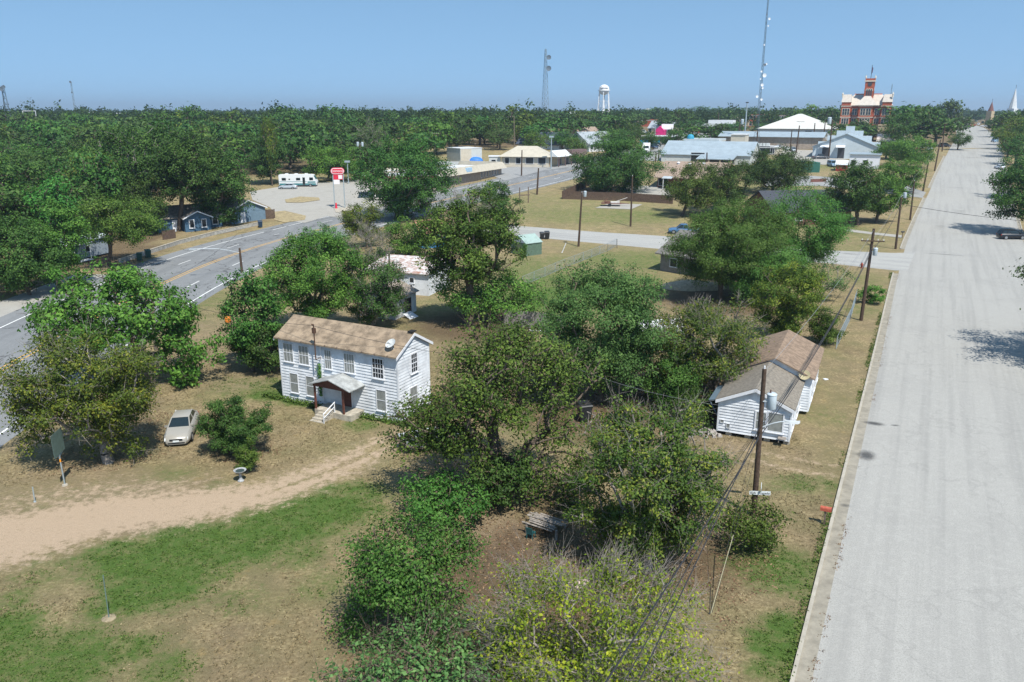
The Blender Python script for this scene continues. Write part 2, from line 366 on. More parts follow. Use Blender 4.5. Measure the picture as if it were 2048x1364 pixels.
# main street: left kerb line
KL=smooth_line([(-6.5,-8),(11.15,26.89),(22.73,49.65),(34.68,73.08),(54.87,113.04),(72.4,146.7),(101,197.5),(130.8,250.8),(166,313),(236,437),(300,560),(470,900)],2)
KL=densify([(p.x,p.y) for p in KL],3)
SW=18.6
mb=MB(); strip(mb,KL,.75,SW,.006); tag(mb.build('main_street',M_street,fix=False),kind='structure')
cut=[p for p in KL if p.y<112.0]; cut2=[p for p in KL if 130<p.y<196]; cut3=[p for p in KL if 212<p.y<300]
for i,c_ in enumerate((cut,cut2,cut3)):
    mb=MB(); strip(mb,c_,.15,.76,.01); o=mb.build('gutter',M_gut,fix=False); tag(o,kind='structure')
    mb=MB(); kerb(mb,c_,-.02,.15,.12); o=mb.build('kerb',M_kerb,fix=False); tag(o,kind='structure')
mb=MB(); strip(mb,[p for p in KL if p.y<96 or p.y>0][:],SW,SW+.5,.012); o=mb.build('gutter_right',M_gut,fix=False); tag(o,kind='structure')
mb=MB(); kerb(mb,[p for p in KL if p.y<560],SW+.5,SW+.65,.12); o=mb.build('kerb_right',M_kerb,fix=False); tag(o,kind='structure')
# cross street
cu=P(1024,451); cv=Vector((cu.x,cu.y)); 
ca=Vector((-46,181)); cb=Vector((61.5,124.5))
XL=densify([(-34,170.5),(6,148.5),(27,138.2),(49,125),(62,117.5),(66,115.3)],3)
def cross_edge(lst): return [Vector(P(*p)[:2]) for p in lst]
up=cross_edge([(940,447),(1024,451),(1324,472),(1636,500),(1786,506),(1830,505)]); lo=cross_edge([(940,463),(1024,471),(1311,497),(1661,527),(1790,541),(1815,541)])
mb=MB(); 
for i in range(len(up)-1):
    n=8
    for k in range(n):
        a0,a1=k/n,(k+1)/n
        q=[lo[i].lerp(lo[i+1],a0),lo[i].lerp(lo[i+1],a1),up[i].lerp(up[i+1],a1),up[i].lerp(up[i+1],a0)]
        mb.poly([(v.x,v.y,g(v.y)+(.011 if v.x>54 else .003)+(.02 if v.y>140 else 0)) for v in q])
tag(mb.build('cross_street',M_cross,fix=False),kind='structure')
def flat(name,pxs,m,dz=.004,sub=6,kind='structure'):
    import bmesh
    pts=[P(*p) for p in pxs]; b=bmesh.new(); vs=[b.verts.new((p.x,p.y,0)) for p in pts]; b.faces.new(vs)
    bmesh.ops.triangulate(b,faces=b.faces)
    # cut at the terrain's own break lines so that the sheet follows it
    for yk in (150,330,560,900):
        geo=b.verts[:]+b.edges[:]+b.faces[:]; bmesh.ops.bisect_plane(b,geom=geo,plane_co=(0,yk,0),plane_no=(0,1,0))
    for v in b.verts: v.co.z=g(v.co.y)+dz+(.03 if v.co.y>140 else 0)+(.05 if v.co.y>200 else 0)
    bmesh.ops.recalc_face_normals(b,faces=b.faces)
    for f in b.faces:
        if f.normal.z<0: f.normal_flip()
    me=bpy.data.meshes.new(name); b.to_mesh(me); b.free(); o=link(name,me,m); 
    if kind: tag(o,kind=kind)
    return o
# highway
HC=smooth_line([(-41,10),(-43.5,40),(-45.3,67),(-47.0,100),(-44.5,130),(-36.5,157),(0,218),(12,240),(34,280),(58,330)],3)
HC=densify([(p.x,p.y) for p in HC],2.5)
mb=MB(); strip(mb,HC,-10.6,9.3,.004); tag(mb.build('highway',M_hwy,fix=False),kind='structure')
mb=MB(); strip(mb,[p for p in HC if p.y<112],-15.0,-10.55,.008); tag(mb.build('shoulder_pavement',M_conc,fix=False),kind='structure')
for nm,m_,lst in (('lane_marking_white',M_white,[(-8.0,.16,None),(8.0,.16,None),(-4.2,.14,'d'),(4.2,.14,'d')]),('lane_marking_yellow',M_yel,[(-.28,.16,None),(.28,.16,None)])):
    for o_,w_,d_ in lst:
        mb=MB()
        if d_:
            i=0
            while i<len(HC)-2: strip(mb,HC[i:i+2],o_-w_/2,o_+w_/2,.010); i+=4
        else: strip(mb,HC,o_-w_/2,o_+w_/2,.010)
        tag(mb.build(nm,m_,fix=False),kind='structure')
# other paved places
flat('forecourt_pavement',[(500,384),(560,374),(640,366),(700,362),(790,352),(870,385),(800,432),(700,440),(655,432),(610,446),(560,440),(540,415),(505,400)],M_conc,.012)
M_lot=road_mat('lot_asphalt',(.27,.27,.26),(.2,.2,.2),.5,stretch=(1,1))
flat('parking_lot_pavement',[(1245,372),(1340,372),(1345,392),(1262,392)],M_conc,.01)
flat('slab_pavement',[(1190,416),(1218,407),(1285,409),(1262,419)],M_conc,.02)
flat('side_road_pavement',[(1010,362),(1085,342),(1170,330),(1210,318),(1170,318),(1070,332),(1000,335),(985,352)],M_lot,.006)
flat('parking_pavement',[(1540,296),(1600,288),(1665,288),(1660,300),(1700,318),(1650,330),(1600,326),(1560,310)],M_conc,.01)
flat('lane_pavement',[(1530,372),(1540,356),(1620,352),(1700,358),(1800,368),(1852,385),(1845,396),(1760,386),(1640,372)],M_lot,.006)
flat('yard_pavement',[(1290,322),(1322,285),(1350,284),(1330,322)],M_lot,.01)
flat('far_lot_pavement',[(1285,283),(1560,272),(1600,262),(1300,266)],M_lot,.01)
flat('walkway',[(1686,457),(1806,471),(1803,476),(1684,461)],M_conc,.006)
for q in ([(1600,345),(1625,335),(1690,340),(1700,350),(1640,352)],):
    pass
M_stain=mat('oil_stain',(.1,.1,.1),.6,.3,4)
M_patch=mat('asphalt_patch',(.25,.27,.26),.9,.2,4)
def stain(px,py,rx,ry,m,dz,name='tar_patch'):
    c0=P(px,py); mb=MB(); rnd=random.Random(px); pts=[]
    for i in range(22):
        a=2*math.pi*i/22; r=1+.18*math.sin(3*a+px)+rnd.uniform(-.12,.12); pts.append((c0.x+rx*r*math.cos(a),c0.y+ry*r*math.sin(a),c0.z+dz))
    mb.poly(pts); tag(mb.build(name,m,fix=False),kind='structure')
stain(1585,532,1.7,1.6,M_patch,.012)
def spill(px,py,rx,ry,ang,k=.8,name='oil_stain'):
    global N,tc
    key='spill%d'%int(k*100)
    if key not in MT:
        m=bpy.data.materials.new(key); m.use_nodes=True; N=m.node_tree; B=N.nodes['Principled BSDF']; B.inputs['Base Color'].default_value=(.07,.07,.068,1); B.inputs['Roughness'].default_value=.8
        tc=N.nodes.new('ShaderNodeTexCoord'); ln=N.nodes.new('ShaderNodeVectorMath'); ln.operation='LENGTH'; N.links.new(tc.outputs['Object'],ln.inputs[0])
        f=math_('SUBTRACT',math_('ADD',math_('MULTIPLY',noise(3.2,7,.85),1.3),.28),ln.outputs['Value']); N.links.new(math_('MULTIPLY',step(f,.0,.7),k),B.inputs['Alpha']); MT[key]=m
    p=P(px,py); o=MB().poly([(-1.4,-1.4,0),(1.4,-1.4,0),(1.4,1.4,0),(-1.4,1.4,0)]).build(name,MT[key],fix=False); o.location=(p.x,p.y,p.z+.011+.0015*(px%4)); o.scale=(rx,ry,1); o.rotation_euler=(0,0,ang); tag(o,kind='structure')
for q in ((1733,911,.7,1.1,-.5,.72),(1748,847,.9,.5,-.4,.72),(1790,851,.4,.22,0,.5),(1690,1011,.4,.3,0,.4),(1600,520,3.2,.5,-.45,.4),(1700,508,1.8,.5,-.4,.4),(1890,509,4.,.45,-.45,.4),(1920,420,1.6,12,-.47,.1),(1880,450,1.4,10,-.47,.1),(1895,375,7,1.2,-.4,.2),(1930,315,8,1.6,-.4,.4)): spill(*q)
# ------------------------------------------------------------------ trees
BARK=mat('bark_brown',(.13,.10,.075),.95,.45,9,bump=.6,bs=12)
BARKG=mat('bark_grey',(.25,.22,.19),.95,.35,9,bump=.5,bs=12)
FO={
 'oak':  foliage('leaf_oak',(0.020,0.053,0.010),(0.044,0.106,0.019),(0.091,0.180,0.034),.25),
 'pecan':foliage('leaf_pecan',(0.032,0.074,0.011),(0.073,0.149,0.022),(0.165,0.266,0.045),.3),
 'bright':foliage('leaf_bright',(0.039,0.100,0.015),(0.085,0.190,0.027),(0.165,0.300,0.050),.35),
 'yellow':foliage('leaf_yellow',(0.073,0.120,0.016),(0.195,0.286,0.022),(0.439,0.479,0.031),.45),
 'vine': foliage('leaf_vine',(0.024,0.082,0.012),(0.055,0.160,0.025),(0.122,0.253,0.050),.28),
 'mesq': foliage('leaf_mesquite',(0.049,0.122,0.022),(0.083,0.181,0.032),(0.142,0.255,0.058),.4),
 'autumn':foliage('leaf_mixed',(0.037,0.080,0.013),(0.083,0.146,0.025),(0.256,0.286,0.038),.35),
 'olive':foliage('leaf_olive',(0.044,0.093,0.013),(0.098,0.180,0.025),(0.268,0.319,0.038),.35),
 'grey': foliage('leaf_grey_green',(0.037,0.080,0.020),(0.073,0.138,0.034),(0.128,0.206,0.056),.3),
 'blue': foliage('leaf_blue_green',(0.055,0.146,0.040),(0.098,0.233,0.065),(0.183,0.346,0.106),.32),
}
def unit(a): return a/np.maximum(np.linalg.norm(a,axis=-1,keepdims=True),1e-9)
def leaves_np(r,cent,nper,sig,size,outc,upb=.5,clv=None,squash=.75):
    n=len(cent)*nper; ci=np.repeat(np.arange(len(cent)),nper)
    pos=cent[ci]+r.normal(size=(n,3))*sig*np.array([1,1,squash])
    nrm=unit(unit(pos-outc)*.4+(pos-cent[ci])/sig*.32+np.array([0,0,upb*.8])+r.normal(size=(n,3))*.42)
    t=unit(np.cross(nrm,r.normal(size=(n,3)))); b=np.cross(nrm,t)
    s=(size*r.uniform(.65,1.35,size=(n,1)))
    L=t*s*.62; Wd=b*s*.36
    V=np.stack([pos-L,pos+Wd-L*.1,pos+L,pos-Wd-L*.1],1).reshape(-1,3)
    Fc=np.arange(4*n).reshape(n,4)
    cv=(r.uniform(0,1,len(cent)) if clv is None else clv)[ci]
    v=np.clip(cv*.55+r.uniform(0,1,n)*.5,0,1)
    return V,Fc,v
def tubes_np(A,B,ra,rb,k=5):
    d=unit(B-A); h=np.where(np.abs(d[:,2:3])<.9,np.array([[0,0,1.]]),np.array([[1.,0,0]]))
    u=unit(np.cross(d,h)); w=np.cross(d,u); n=len(A); V=np.zeros((n,2*k,3))
    for i in range(k):
        a=2*math.pi*i/k; e=u*math.cos(a)+w*math.sin(a)
        V[:,i]=A+e*ra[:,None]; V[:,k+i]=B+e*rb[:,None]
    Fc=[]; base=np.arange(n)*2*k
    for i in range(k):
        j=(i+1)%k; Fc.append(np.stack([base+i,base+j,base+k+j,base+k+i],1))
    return V.reshape(-1,3),np.concatenate(Fc)
def crown_points(r,n,C,R,hollow=.55,lobes=8,gap=.25,flatb=.55):
    """clump centres in an uneven ellipsoid with lobes and holes"""
    ld=unit(r.normal(size=(lobes,3))); ld[:,2]=np.abs(ld[:,2])*.8-.1; ld=unit(ld); ls=r.uniform(.75,1.08,lobes)
    ph=r.uniform(0,6.28,9); out=[]
    while len(out)<n:
        d=unit(r.normal(size=(n*3,3))); rad=r.uniform(0,1,n*3)**(1/3*hollow+.08)
        dm=d@ld.T; env=.76+.28*np.max(np.where(dm>0,dm**3*ls,0),axis=1)
        p=d*(rad*env)[:,None]
        ok=p[:,2]>-flatb*(1-.3*np.hypot(p[:,0],p[:,1]))
        f=np.sin(p[:,0]*6.1+ph[0])*np.sin(p[:,1]*5.7+ph[1])*np.sin(p[:,2]*6.6+ph[2])+.5*np.sin(p[:,0]*11+ph[3])*np.sin(p[:,1]*12+ph[4])
        ok&=f>-1+gap*2.3
        out+=list(p[ok])
    p=np.array(out[:n]); return C+p*R
def skeleton(r,att,fork,base,rt,lean=(0,0),tip=.02,jit=.06):
    N_=[np.array(base,float)]; par=[-1]; path=[0.]
    K=4; top=np.array([fork[0],fork[1],fork[2]])
    for i in range(1,K+1):
        q=N_[0]+(top-N_[0])*(i/K)+r.normal(size=3)*np.array([.05,.05,0])*(i<K)*rt*4; N_.append(q); par.append(len(N_)-2); path.append(path[-1]+np.linalg.norm(q-N_[-2]))
    order=np.argsort(np.linalg.norm(att-top,axis=1)); arr=np.array(N_); pa=np.array(path)
    cap=len(att)*3+10; AR=np.zeros((cap,3)); PA=np.full(cap,1e9); m=len(N_); AR[:m]=arr; PA[:m]=pa; PA[:2]+=50
    PR=list(par)
    for i in order:
        a=att[i]; d=np.linalg.norm(AR[:m]-a,axis=1); cost=d+.42*PA[:m]+np.maximum(0,AR[:m,2]-a[2])*.9
        cost[:min(K-1,m)]+=4
        j=int(np.argmin(cost)); L=d[j]; b=AR[j]
        if L>1.2*max(1,rt*2):
            mid=(a+b)/2+r.normal(size=3)*L*jit+np.array([0,0,L*.06]); AR[m]=mid; PA[m]=PA[j]+L/2; PR.append(j); j=m; m+=1
        AR[m]=a; PA[m]=PA[j]+np.linalg.norm(a-AR[j]); PR.append(j); m+=1
    rad2=np.zeros(m); ch=np.zeros(m,int)
    for j in PR[1:]: ch[j]+=1
    for i in range(m-1,0,-1):
        if ch[i]==0: rad2[i]=tip**2
        rad2[PR[i]]+=rad2[i]**1.0*.97
    rad=np.sqrt(rad2); sc=rt/rad[0]; rad=np.maximum(rad*sc,tip*.6)
    rad[0]*=1.25
    I=np.arange(1,m); J=np.array(PR[1:]); 
    ra=np.minimum(rad[J],rad[I]*1.6+.01); ra[:K]=rad[J[:K]]
    return AR[J],AR[I],ra,rad[I],AR[:m]
SEED=[100]
def tree_meshes(kind,C,R,base=(0,0,0),fork=None,natt=220,size=.22,lai=2.6,sig=None,rt=.25,seed=None,hollow=.55,gap=.25,flatb=.6,twigs=0,leafy=1.,upb=.5,bark=None,lobes=8,tip=.022,extra=()):
    SEED[0]+=1; r=np.random.default_rng(seed or SEED[0])
    C=np.array(C,float); R=np.array(R,float); base=np.array(base,float)
    kk=4
    def pads(n,C_,R_,fb):
        m=max(6,n//kk); c0=crown_points(r,m,C_,R_*.93,hollow,lobes,gap,fb); sd=.46*(R_.prod()*4.2/m)**(1/3)
        p=np.repeat(c0,kk,0)+r.normal(size=(m*kk,3))*sd*np.array([.62,.62,.36]); return p
    att=pads(natt,C,R,flatb)
    for (C2,R2,n2) in extra: att=np.concatenate([att,pads(n2,np.array(C2,float),np.array(R2,float),.9)])
    natt=len(att); att[:,2]=np.maximum(att[:,2],base[2]+.25)
    if fork is None: fork=(base[0]*.6+C[0]*.4,base[1]*.6+C[1]*.4,max(base[2]+.4,C[2]-R[2]*.62))
    A,B,ra,rb,_=skeleton(r,att,fork,base,rt,tip=tip)
    V,Fc=tubes_np(A,B,ra,rb,6 if natt>150 else 4)
    if twigs:
        m=len(att)*twigs; ci=np.repeat(np.arange(len(att)),twigs); s0=att[ci]+r.normal(size=(m,3))*.1
        L=r.uniform(.4,1.3,(m,1))*max(1,R.mean()/5); dr=unit(unit(s0-C)+r.normal(size=(m,3))*.7+[0,0,.2]); s1=s0+dr*L
        V2,F2=tubes_np(s0,s1,np.full(m,tip*.42),np.full(m,tip*.2),3)
        dr2=unit(dr+r.normal(size=(m,3))*.6); s2=s0+dr*L*.5; V3,F3=tubes_np(s2,s2+dr2*L*.6,np.full(m,tip*.32),np.full(m,tip*.15),3)
        Fc=np.concatenate([Fc,F2+len(V),F3+len(V)+len(V2)]); V=np.concatenate([V,V2,V3])
    tm=np_mesh('trunk',V,Fc); tm.polygons.foreach_set('use_smooth',np.ones(len(Fc),bool))
    sg=(sig or max(.28,.62*(R.prod()/natt*4.2)**(1/3)*.62))*.8
    area=math.pi*(max(R[0],R[1])*R[2]+sum(max(e[1][0],e[1][1])*e[1][2] for e in extra)); nl=int(lai*area/(size*size*.45)); nper=max(3,int(nl/natt))
    cc=att if leafy>=1 else att[r.uniform(size=len(att))<leafy]
    lv=leaves_np(r,cc,nper,sg,size,C-np.array([0,0,R[2]*.25]),upb)
    cm=np_mesh('crown',*lv)
    return cm,tm
def place_tree(nm,label,cat,kind,cm,tm,loc,rz=0,sc=(1,1,1),group=None,bark=None):
    t=thing(nm,label,cat,loc,rz,group); t.scale=sc
    link('trunk',tm,bark or BARK,t); link('crown',cm,FO[kind],t); return t
def ptree(nm,label,kind,base,box,cat='tree',group=None,dep=1.,bark=None,lift=0,**kw):
    kw['lai']=kw.get('lai',2.6)*1.75; kw['natt']=int(kw.get('natt',220)*1.25); kw['size']=kw.get('size',.22)*.72
    """base pixel of the trunk, box = (x0,y0,x1,y1) of the crown in the photograph"""
    b=P(*base); Y=b.y; c,s=math.cos(TH),math.sin(TH)
    def fit(bx,dep,dy=0.):
        x0,y0,x1,y1=bx; cx,cy=(x0+x1)/2,(y0+y1)/2; yy=Y+dy
        zc=ZA(cy,yy)-b.z; X=XA(cx,yy,zc+b.z); Zc=yy*c-(zc+b.z-CH)*s; R=(x1-x0)/2*Zc/F; v=(y1-y0)/2*Zc/F
        dl=math.atan2(CH-zc-b.z,yy); Ry=R*dep; vz=max(v*v-(Ry*math.sin(dl))**2,(.35*v)**2)**.5/math.cos(dl)
        return X,zc,R,Ry,vz
    X,zc,R,Ry,vz=fit(box,dep)
    ex=[]
    for e in kw.pop('more',()):
        X2,z2,R2,Ry2,v2=fit(e[:4],e[5] if len(e)>5 else 1.,e[6] if len(e)>6 else 0.)
        ex.append(((X2-b.x,e[6] if len(e)>6 else 0.,max(z2,v2*.5)),(R2*1.12,Ry2*1.12,v2*1.1),e[4]))
    kw['extra']=ex
    kw.setdefault('rt',.045*R+.06)
    cm,tm=tree_meshes(kind,(X-b.x,0,max(zc,vz*.55)),(R*1.17,Ry*1.17,vz*1.14),**kw)
    return place_tree(nm,label,cat,kind,cm,tm,b,0,(1,1,1),group,bark)
# ------------------------------------------------------------------ the trees one can tell apart
T=ptree
T('broadleaf_tree','bright green broad leaved tree at the highway edge, left of the white house','bright',(305,770),(105,512,350,730),natt=260,more=[(300,590,428,790,110,.7),(70,600,200,720,70,.7)],size=.34,lai=2.0,sig=.42,hollow=.5,gap=.35,rt=.32,twigs=1,tip=.03,seed=3)
T('broadleaf_tree','yellowish thinning tree with bare grey limbs, left of the parked sedan','olive',(218,925),(35,665,305,885),natt=220,more=[(165,760,300,935,60,.7),(0,700,130,900,50,.8)],size=.19,lai=1.7,sig=.42,gap=.36,rt=.3,twigs=2,bark=BARKG,tip=.03,seed=5,dep=.8)
T('round_bush','round dark green bush beside the parked sedan','oak',(465,908),(398,788,530,915),cat='bush',natt=170,size=.13,lai=3.2,flatb=.95,rt=.12,fork=(0,0,.3),sig=.22)
T('juniper','small upright juniper behind the birdbath','pecan',(494,945),(476,882,513,946),cat='bush',natt=80,size=.1,lai=3.4,flatb=1,rt=.06,fork=(0,0,.2),sig=.14,gap=.05,hollow=.8)
T('broadleaf_tree','bright green column of leaves left of the white house','vine',(505,742),(440,545,560,735),natt=220,size=.26,lai=2.4,rt=.22,seed=9,flatb=.85)
T('broadleaf_tree','low dark green tree touching the left end of the white house','oak',(540,745),(470,640,580,750),natt=180,size=.2,lai=2.9,rt=.2,flatb=.9)
T('spreading_tree','broad green tree right behind the white house, left half of the pair','pecan',(640,665),(535,468,720,645),natt=330,size=.22,lai=3.2,rt=.35,seed=12,flatb=.8)
T('spreading_tree','green tree with bare grey twigs behind the middle of the white house','oak',(745,655),(690,505,812,655),natt=220,size=.22,lai=2.2,rt=.3,twigs=3,bark=BARKG,seed=14,flatb=.85)
T('mesquite','pale blue green feathery tree at the highway edge behind the house','blue',(650,515),(590,452,700,520),natt=120,size=.24,lai=1.6,rt=.14,flatb=.9,sig=.4)
T('broadleaf_tree','olive tree between the gas station sign and the white shed','olive',(735,495),(685,402,765,490),natt=150,size=.28,lai=2.0,rt=.2,twigs=2)
T('bare_tree','grey leafless tangle of twigs beside the rusty shed roof','grey',(738,545),(700,450,775,545),natt=130,size=.2,lai=.35,rt=.16,twigs=6,bark=BARKG,tip=.035)
T('bush_tree','leafy green bush left of the blue house','pecan',(815,510),(765,435,865,512),natt=170,size=.28,lai=2.4,rt=.18,flatb=.9)
T('oak_tree','big dark oak standing at the gas station corner','oak',(793,437),(714,275,898,432),natt=420,size=.42,lai=2.9,rt=.5,seed=21,gap=.3,sig=.75,flatb=.75)
T('oak_tree','dark oak branch mass low over the highway, below the big corner oak','oak',(800,437),(770,385,860,440),natt=90,size=.36,lai=2.2,rt=.2,flatb=.9)
T('pecan_tree','tall dark pecan standing behind the wooden back yard fence','pecan',(940,652),(840,382,1035,600),natt=420,size=.27,lai=2.6,rt=.42,seed=25,gap=.35,dep=.8,twigs=1)
T('pecan_tree','lower limb crown of small pecan between the sheds and the yard fence','pecan',(985,640),(870,530,1085,640),natt=200,size=.25,lai=1.9,rt=.25,gap=.4)
T('young_tree','small dark green tree with a pointed crown above the tall pecan','oak',(995,455),(958,365,1034,455),natt=130,size=.34,lai=2.6,rt=.2,seed=28)
T('bare_tree','leafless grey branches rising over the pecan near the highway','grey',(940,470),(905,375,975,460),natt=90,size=.25,lai=.3,rt=.16,twigs=5,bark=BARKG,tip=.04)
T('pecan_tree','largest pecan in the foreground, forked trunk between the two white houses','pecan',(985,985),(868,640,1190,890),natt=420,more=[(765,795,930,925,140,.6,-1.5),(1040,780,1215,1050,120,.7,-1.5),(870,760,1000,960,90,.6,-2)],size=.2,lai=1.15,rt=.5,seed=31,gap=.58,sig=.5,dep=.75,flatb=.5,twigs=1,fork=(.2,0,2.6),lobes=12)
T('ivy_shrub','ivy covered shrub at the foot of the largest pecan','vine',(900,1045),(790,940,985,1050),cat='bush',natt=200,size=.2,lai=2.8,rt=.14,flatb=.95,fork=(0,0,.4))
T('ivy_shrub','dark shrub hugging the trunk of the largest pecan','oak',(1000,1010),(940,900,1075,1010),cat='bush',natt=130,size=.2,lai=2.2,rt=.12,flatb=.95,fork=(0,0,.4))
T('dense_tree','grey green dense tree in the middle, right of the board fence','grey',(1200,800),(1085,525,1345,795),natt=460,size=.19,lai=3.3,rt=.35,seed=36,flatb=.85,gap=.2)
T('thinning_tree','half bare tree with grey twigs left of the small brown roofed house','autumn',(1438,790),(1292,590,1525,785),natt=380,size=.2,lai=2.2,rt=.3,seed=38,gap=.3,twigs=3,bark=BARKG,tip=.03)
T('leafy_shrub','bright green leafy shrub left of the half bare tree','vine',(1345,815),(1285,700,1400,815),cat='bush',natt=200,size=.16,lai=3.2,rt=.12,flatb=.95,fork=(0,0,.5))
T('leafy_shrub','shadowed shrub pile left of the small white house','oak',(1400,850),(1340,770,1440,850),cat='bush',natt=110,size=.18,lai=2.0,rt=.1,flatb=.95,fork=(0,0,.4))
T('mesquite','feathery light green tree at the end of the side street, left one','mesq',(1440,600),(1345,410,1535,580),natt=380,size=.2,lai=2.7,rt=.3,seed=41,twigs=1,flatb=.85)
T('mesquite','feathery light green tree with the tallest crown right of the side street roof','mesq',(1590,560),(1520,378,1692,545),natt=340,size=.22,lai=2.1,rt=.28,seed=43,twigs=1,flatb=.8,gap=.35)
T('mesquite','feathery green low tree between the grey roof and the vine tree','mesq',(1510,600),(1430,470,1600,600),natt=240,size=.2,lai=2.4,rt=.22,seed=44,flatb=.9)
T('vine_tree','olive vine covered tree behind the small brown roofed house','olive',(1575,680),(1512,520,1640,680),natt=280,size=.18,lai=2.8,rt=.25,seed=46,flatb=.95)
T('leafy_shrub','dark bush at the back right corner of the small brown roofed house','pecan',(1650,688),(1622,612,1682,692),cat='bush',natt=110,size=.16,lai=2.8,rt=.1,flatb=.95,fork=(0,0,.4))
T('bare_tree','single crooked limb of leaves leaning over the verge by the vine tree','grey',(1640,600),(1630,525,1700,590),natt=50,size=.2,lai=.8,rt=.1,twigs=3,bark=BARKG)
T('round_bush','small feathery bush on the verge beside the second utility pole','bright',(1745,607),(1722,570,1768,608),cat='bush',natt=70,size=.18,lai=2.6,rt=.07,flatb=.95,fork=(0,0,.2),sig=.2)
T('leafy_shrub','feathery green shrub growing round the nearest utility pole','pecan',(1505,1095),(1442,1000,1572,1100),cat='bush',natt=140,size=.16,lai=1.9,rt=.08,flatb=.95,fork=(0,0,.3),upb=.2)
T('pecan_tree','dense dark tree with yellowing leaves left of the nearest utility pole','autumn',(1292,1135),(1150,800,1442,1150),natt=520,size=.17,lai=2.5,rt=.3,seed=52,gap=.25,twigs=2,flatb=.8,dep=.8,bark=BARKG)
T('ivy_tree','rounded ivy covered tree with two bare trunks in the foreground','vine',(825,1275),(690,1035,955,1200),natt=330,more=[(668,1180,790,1290,70,.8),(820,1190,968,1300,90,.8)],size=.155,lai=2.3,rt=.28,seed=55,gap=.42,flatb=.75,sig=.38,lobes=12)
T('broadleaf_tree','pale blue green broad leaved tree cut by the bottom edge','blue',(850,1470),(665,1235,1025,1440),natt=330,size=.19,lai=2.6,rt=.2,seed=57,gap=.4,twigs=1,sig=.35)
T('thinning_tree','sparse lime yellow tree with many bare twigs at the bottom edge','yellow',(1160,1440),(930,1115,1410,1470),natt=560,size=.15,lai=1.1,rt=.25,seed=59,gap=.35,twigs=4,bark=BARKG,sig=.4,tip=.018,dep=.8)
T('oak_tree','round live oak at the fence corner by the highway bend','oak',(1205,383),(1142,276,1316,388),natt=330,size=.42,lai=3.0,rt=.45,seed=61,flatb=.85)
T('pecan_tree','pecan casting shade in front of the tan roofed building','pecan',(1363,432),(1325,330,1440,430),natt=260,size=.32,lai=2.2,rt=.3,seed=63,gap=.4)
T('pecan_tree','dark pecan behind the end of the brown fence','oak',(1440,425),(1400,325,1500,428),natt=240,size=.34,lai=2.4,rt=.32,seed=64)
T('oak_tree','wide live oak right of the blue metal roofed warehouse','oak',(1545,388),(1475,300,1622,382),natt=300,size=.36,lai=2.9,rt=.4,seed=66,flatb=.8)
T('oak_tree','dark oak right of the dark roofed brick house','oak',(1716,450),(1655,328,1765,440),natt=300,size=.36,lai=2.7,rt=.36,seed=68)
T('pecan_tree','oak with sunlit olive leaves near the street, right of the brick house','pecan',(1752,446),(1720,350,1806,438),natt=240,size=.34,lai=2.5,rt=.3,seed=69)
T('broadleaf_tree','bright green tree between the street poles, behind the olive oak','bright',(1808,385),(1758,318,1840,392),natt=200,size=.34,lai=2.6,rt=.25,seed=70)
T('broadleaf_tree','olive tree beside the small white building near the street','pecan',(1812,335),(1757,272,1868,332),natt=220,size=.42,lai=2.5,rt=.3,seed=71)
T('oak_tree','dark street oak at the right edge over the black car','oak',(2062,470),(1986,322,2130,450),natt=360,size=.36,lai=3.0,rt=.4,seed=73,flatb=.7)
T('oak_tree','broad street oak beside the white car, right edge','oak',(2075,400),(2015,290,2140,392),natt=260,size=.4,lai=2.6,rt=.4,seed=74)
T('oak_tree','street tree just past the right edge shading the lower roadway','oak',(2290,740),(2080,480,2480,690),natt=300,size=.3,lai=2.6,rt=.4,seed=75)
T('mesquite','middle feathery green tree filling the clump beside the side street','mesq',(1490,590),(1390,400,1580,575),natt=260,size=.2,lai=2.4,rt=.22,seed=144,flatb=.9)
# left of the highway
T('vine_tree','vine covered thicket at the left edge by the highway','oak',(60,590),(-70,440,135,590),natt=330,size=.3,lai=3.0,rt=.2,seed=77,flatb=.95)
T('vine_tree','olive thicket bush right beside the grey mobile home','pecan',(120,575),(50,412,165,560),natt=280,size=.3,lai=3.0,rt=.2,seed=78,flatb=.95)
T('broadleaf_tree','round tree in the yard between mobile home and green trash bins','pecan',(218,532),(148,392,322,498),natt=300,size=.3,lai=2.9,rt=.25,seed=80)
T('oak_tree','dark tree over the yard left of the blue house','oak',(305,470),(250,340,340,460),natt=220,size=.38,lai=2.7,rt=.3,seed=81)
T('pale_trunk_tree','tall tree with pale forked trunks behind the blue house','oak',(300,452),(200,245,400,400),natt=380,size=.46,lai=2.3,rt=.55,seed=82,bark=BARKG,gap=.35)
T('oak_tree','tall oak in front of the blue house, dark trunk by the window','oak',(358,462),(310,265,440,425),natt=320,size=.4,lai=2.5,rt=.4,seed=83)
T('oak_tree','dark leaning oak between the blue house and its garage','oak',(430,452),(375,300,500,455),natt=280,size=.4,lai=2.6,rt=.35,seed=84,flatb=.8)
T('broadleaf_tree','small bright tree behind the parked motorhome, right side','bright',(655,362),(610,290,720,358),natt=200,size=.45,lai=2.6,rt=.3,seed=86)
T('oak_tree','dark tree behind the parked motorhome, left side','oak',(545,368),(495,270,570,362),natt=220,size=.5,lai=2.8,rt=.3,seed=87,flatb=.9)
T('bare_tree','thin pale branched tree rising left of the utility pole by the station','grey',(738,350),(715,240,770,330),natt=120,size=.4,lai=.7,rt=.25,twigs=4,bark=BARKG,tip=.05)
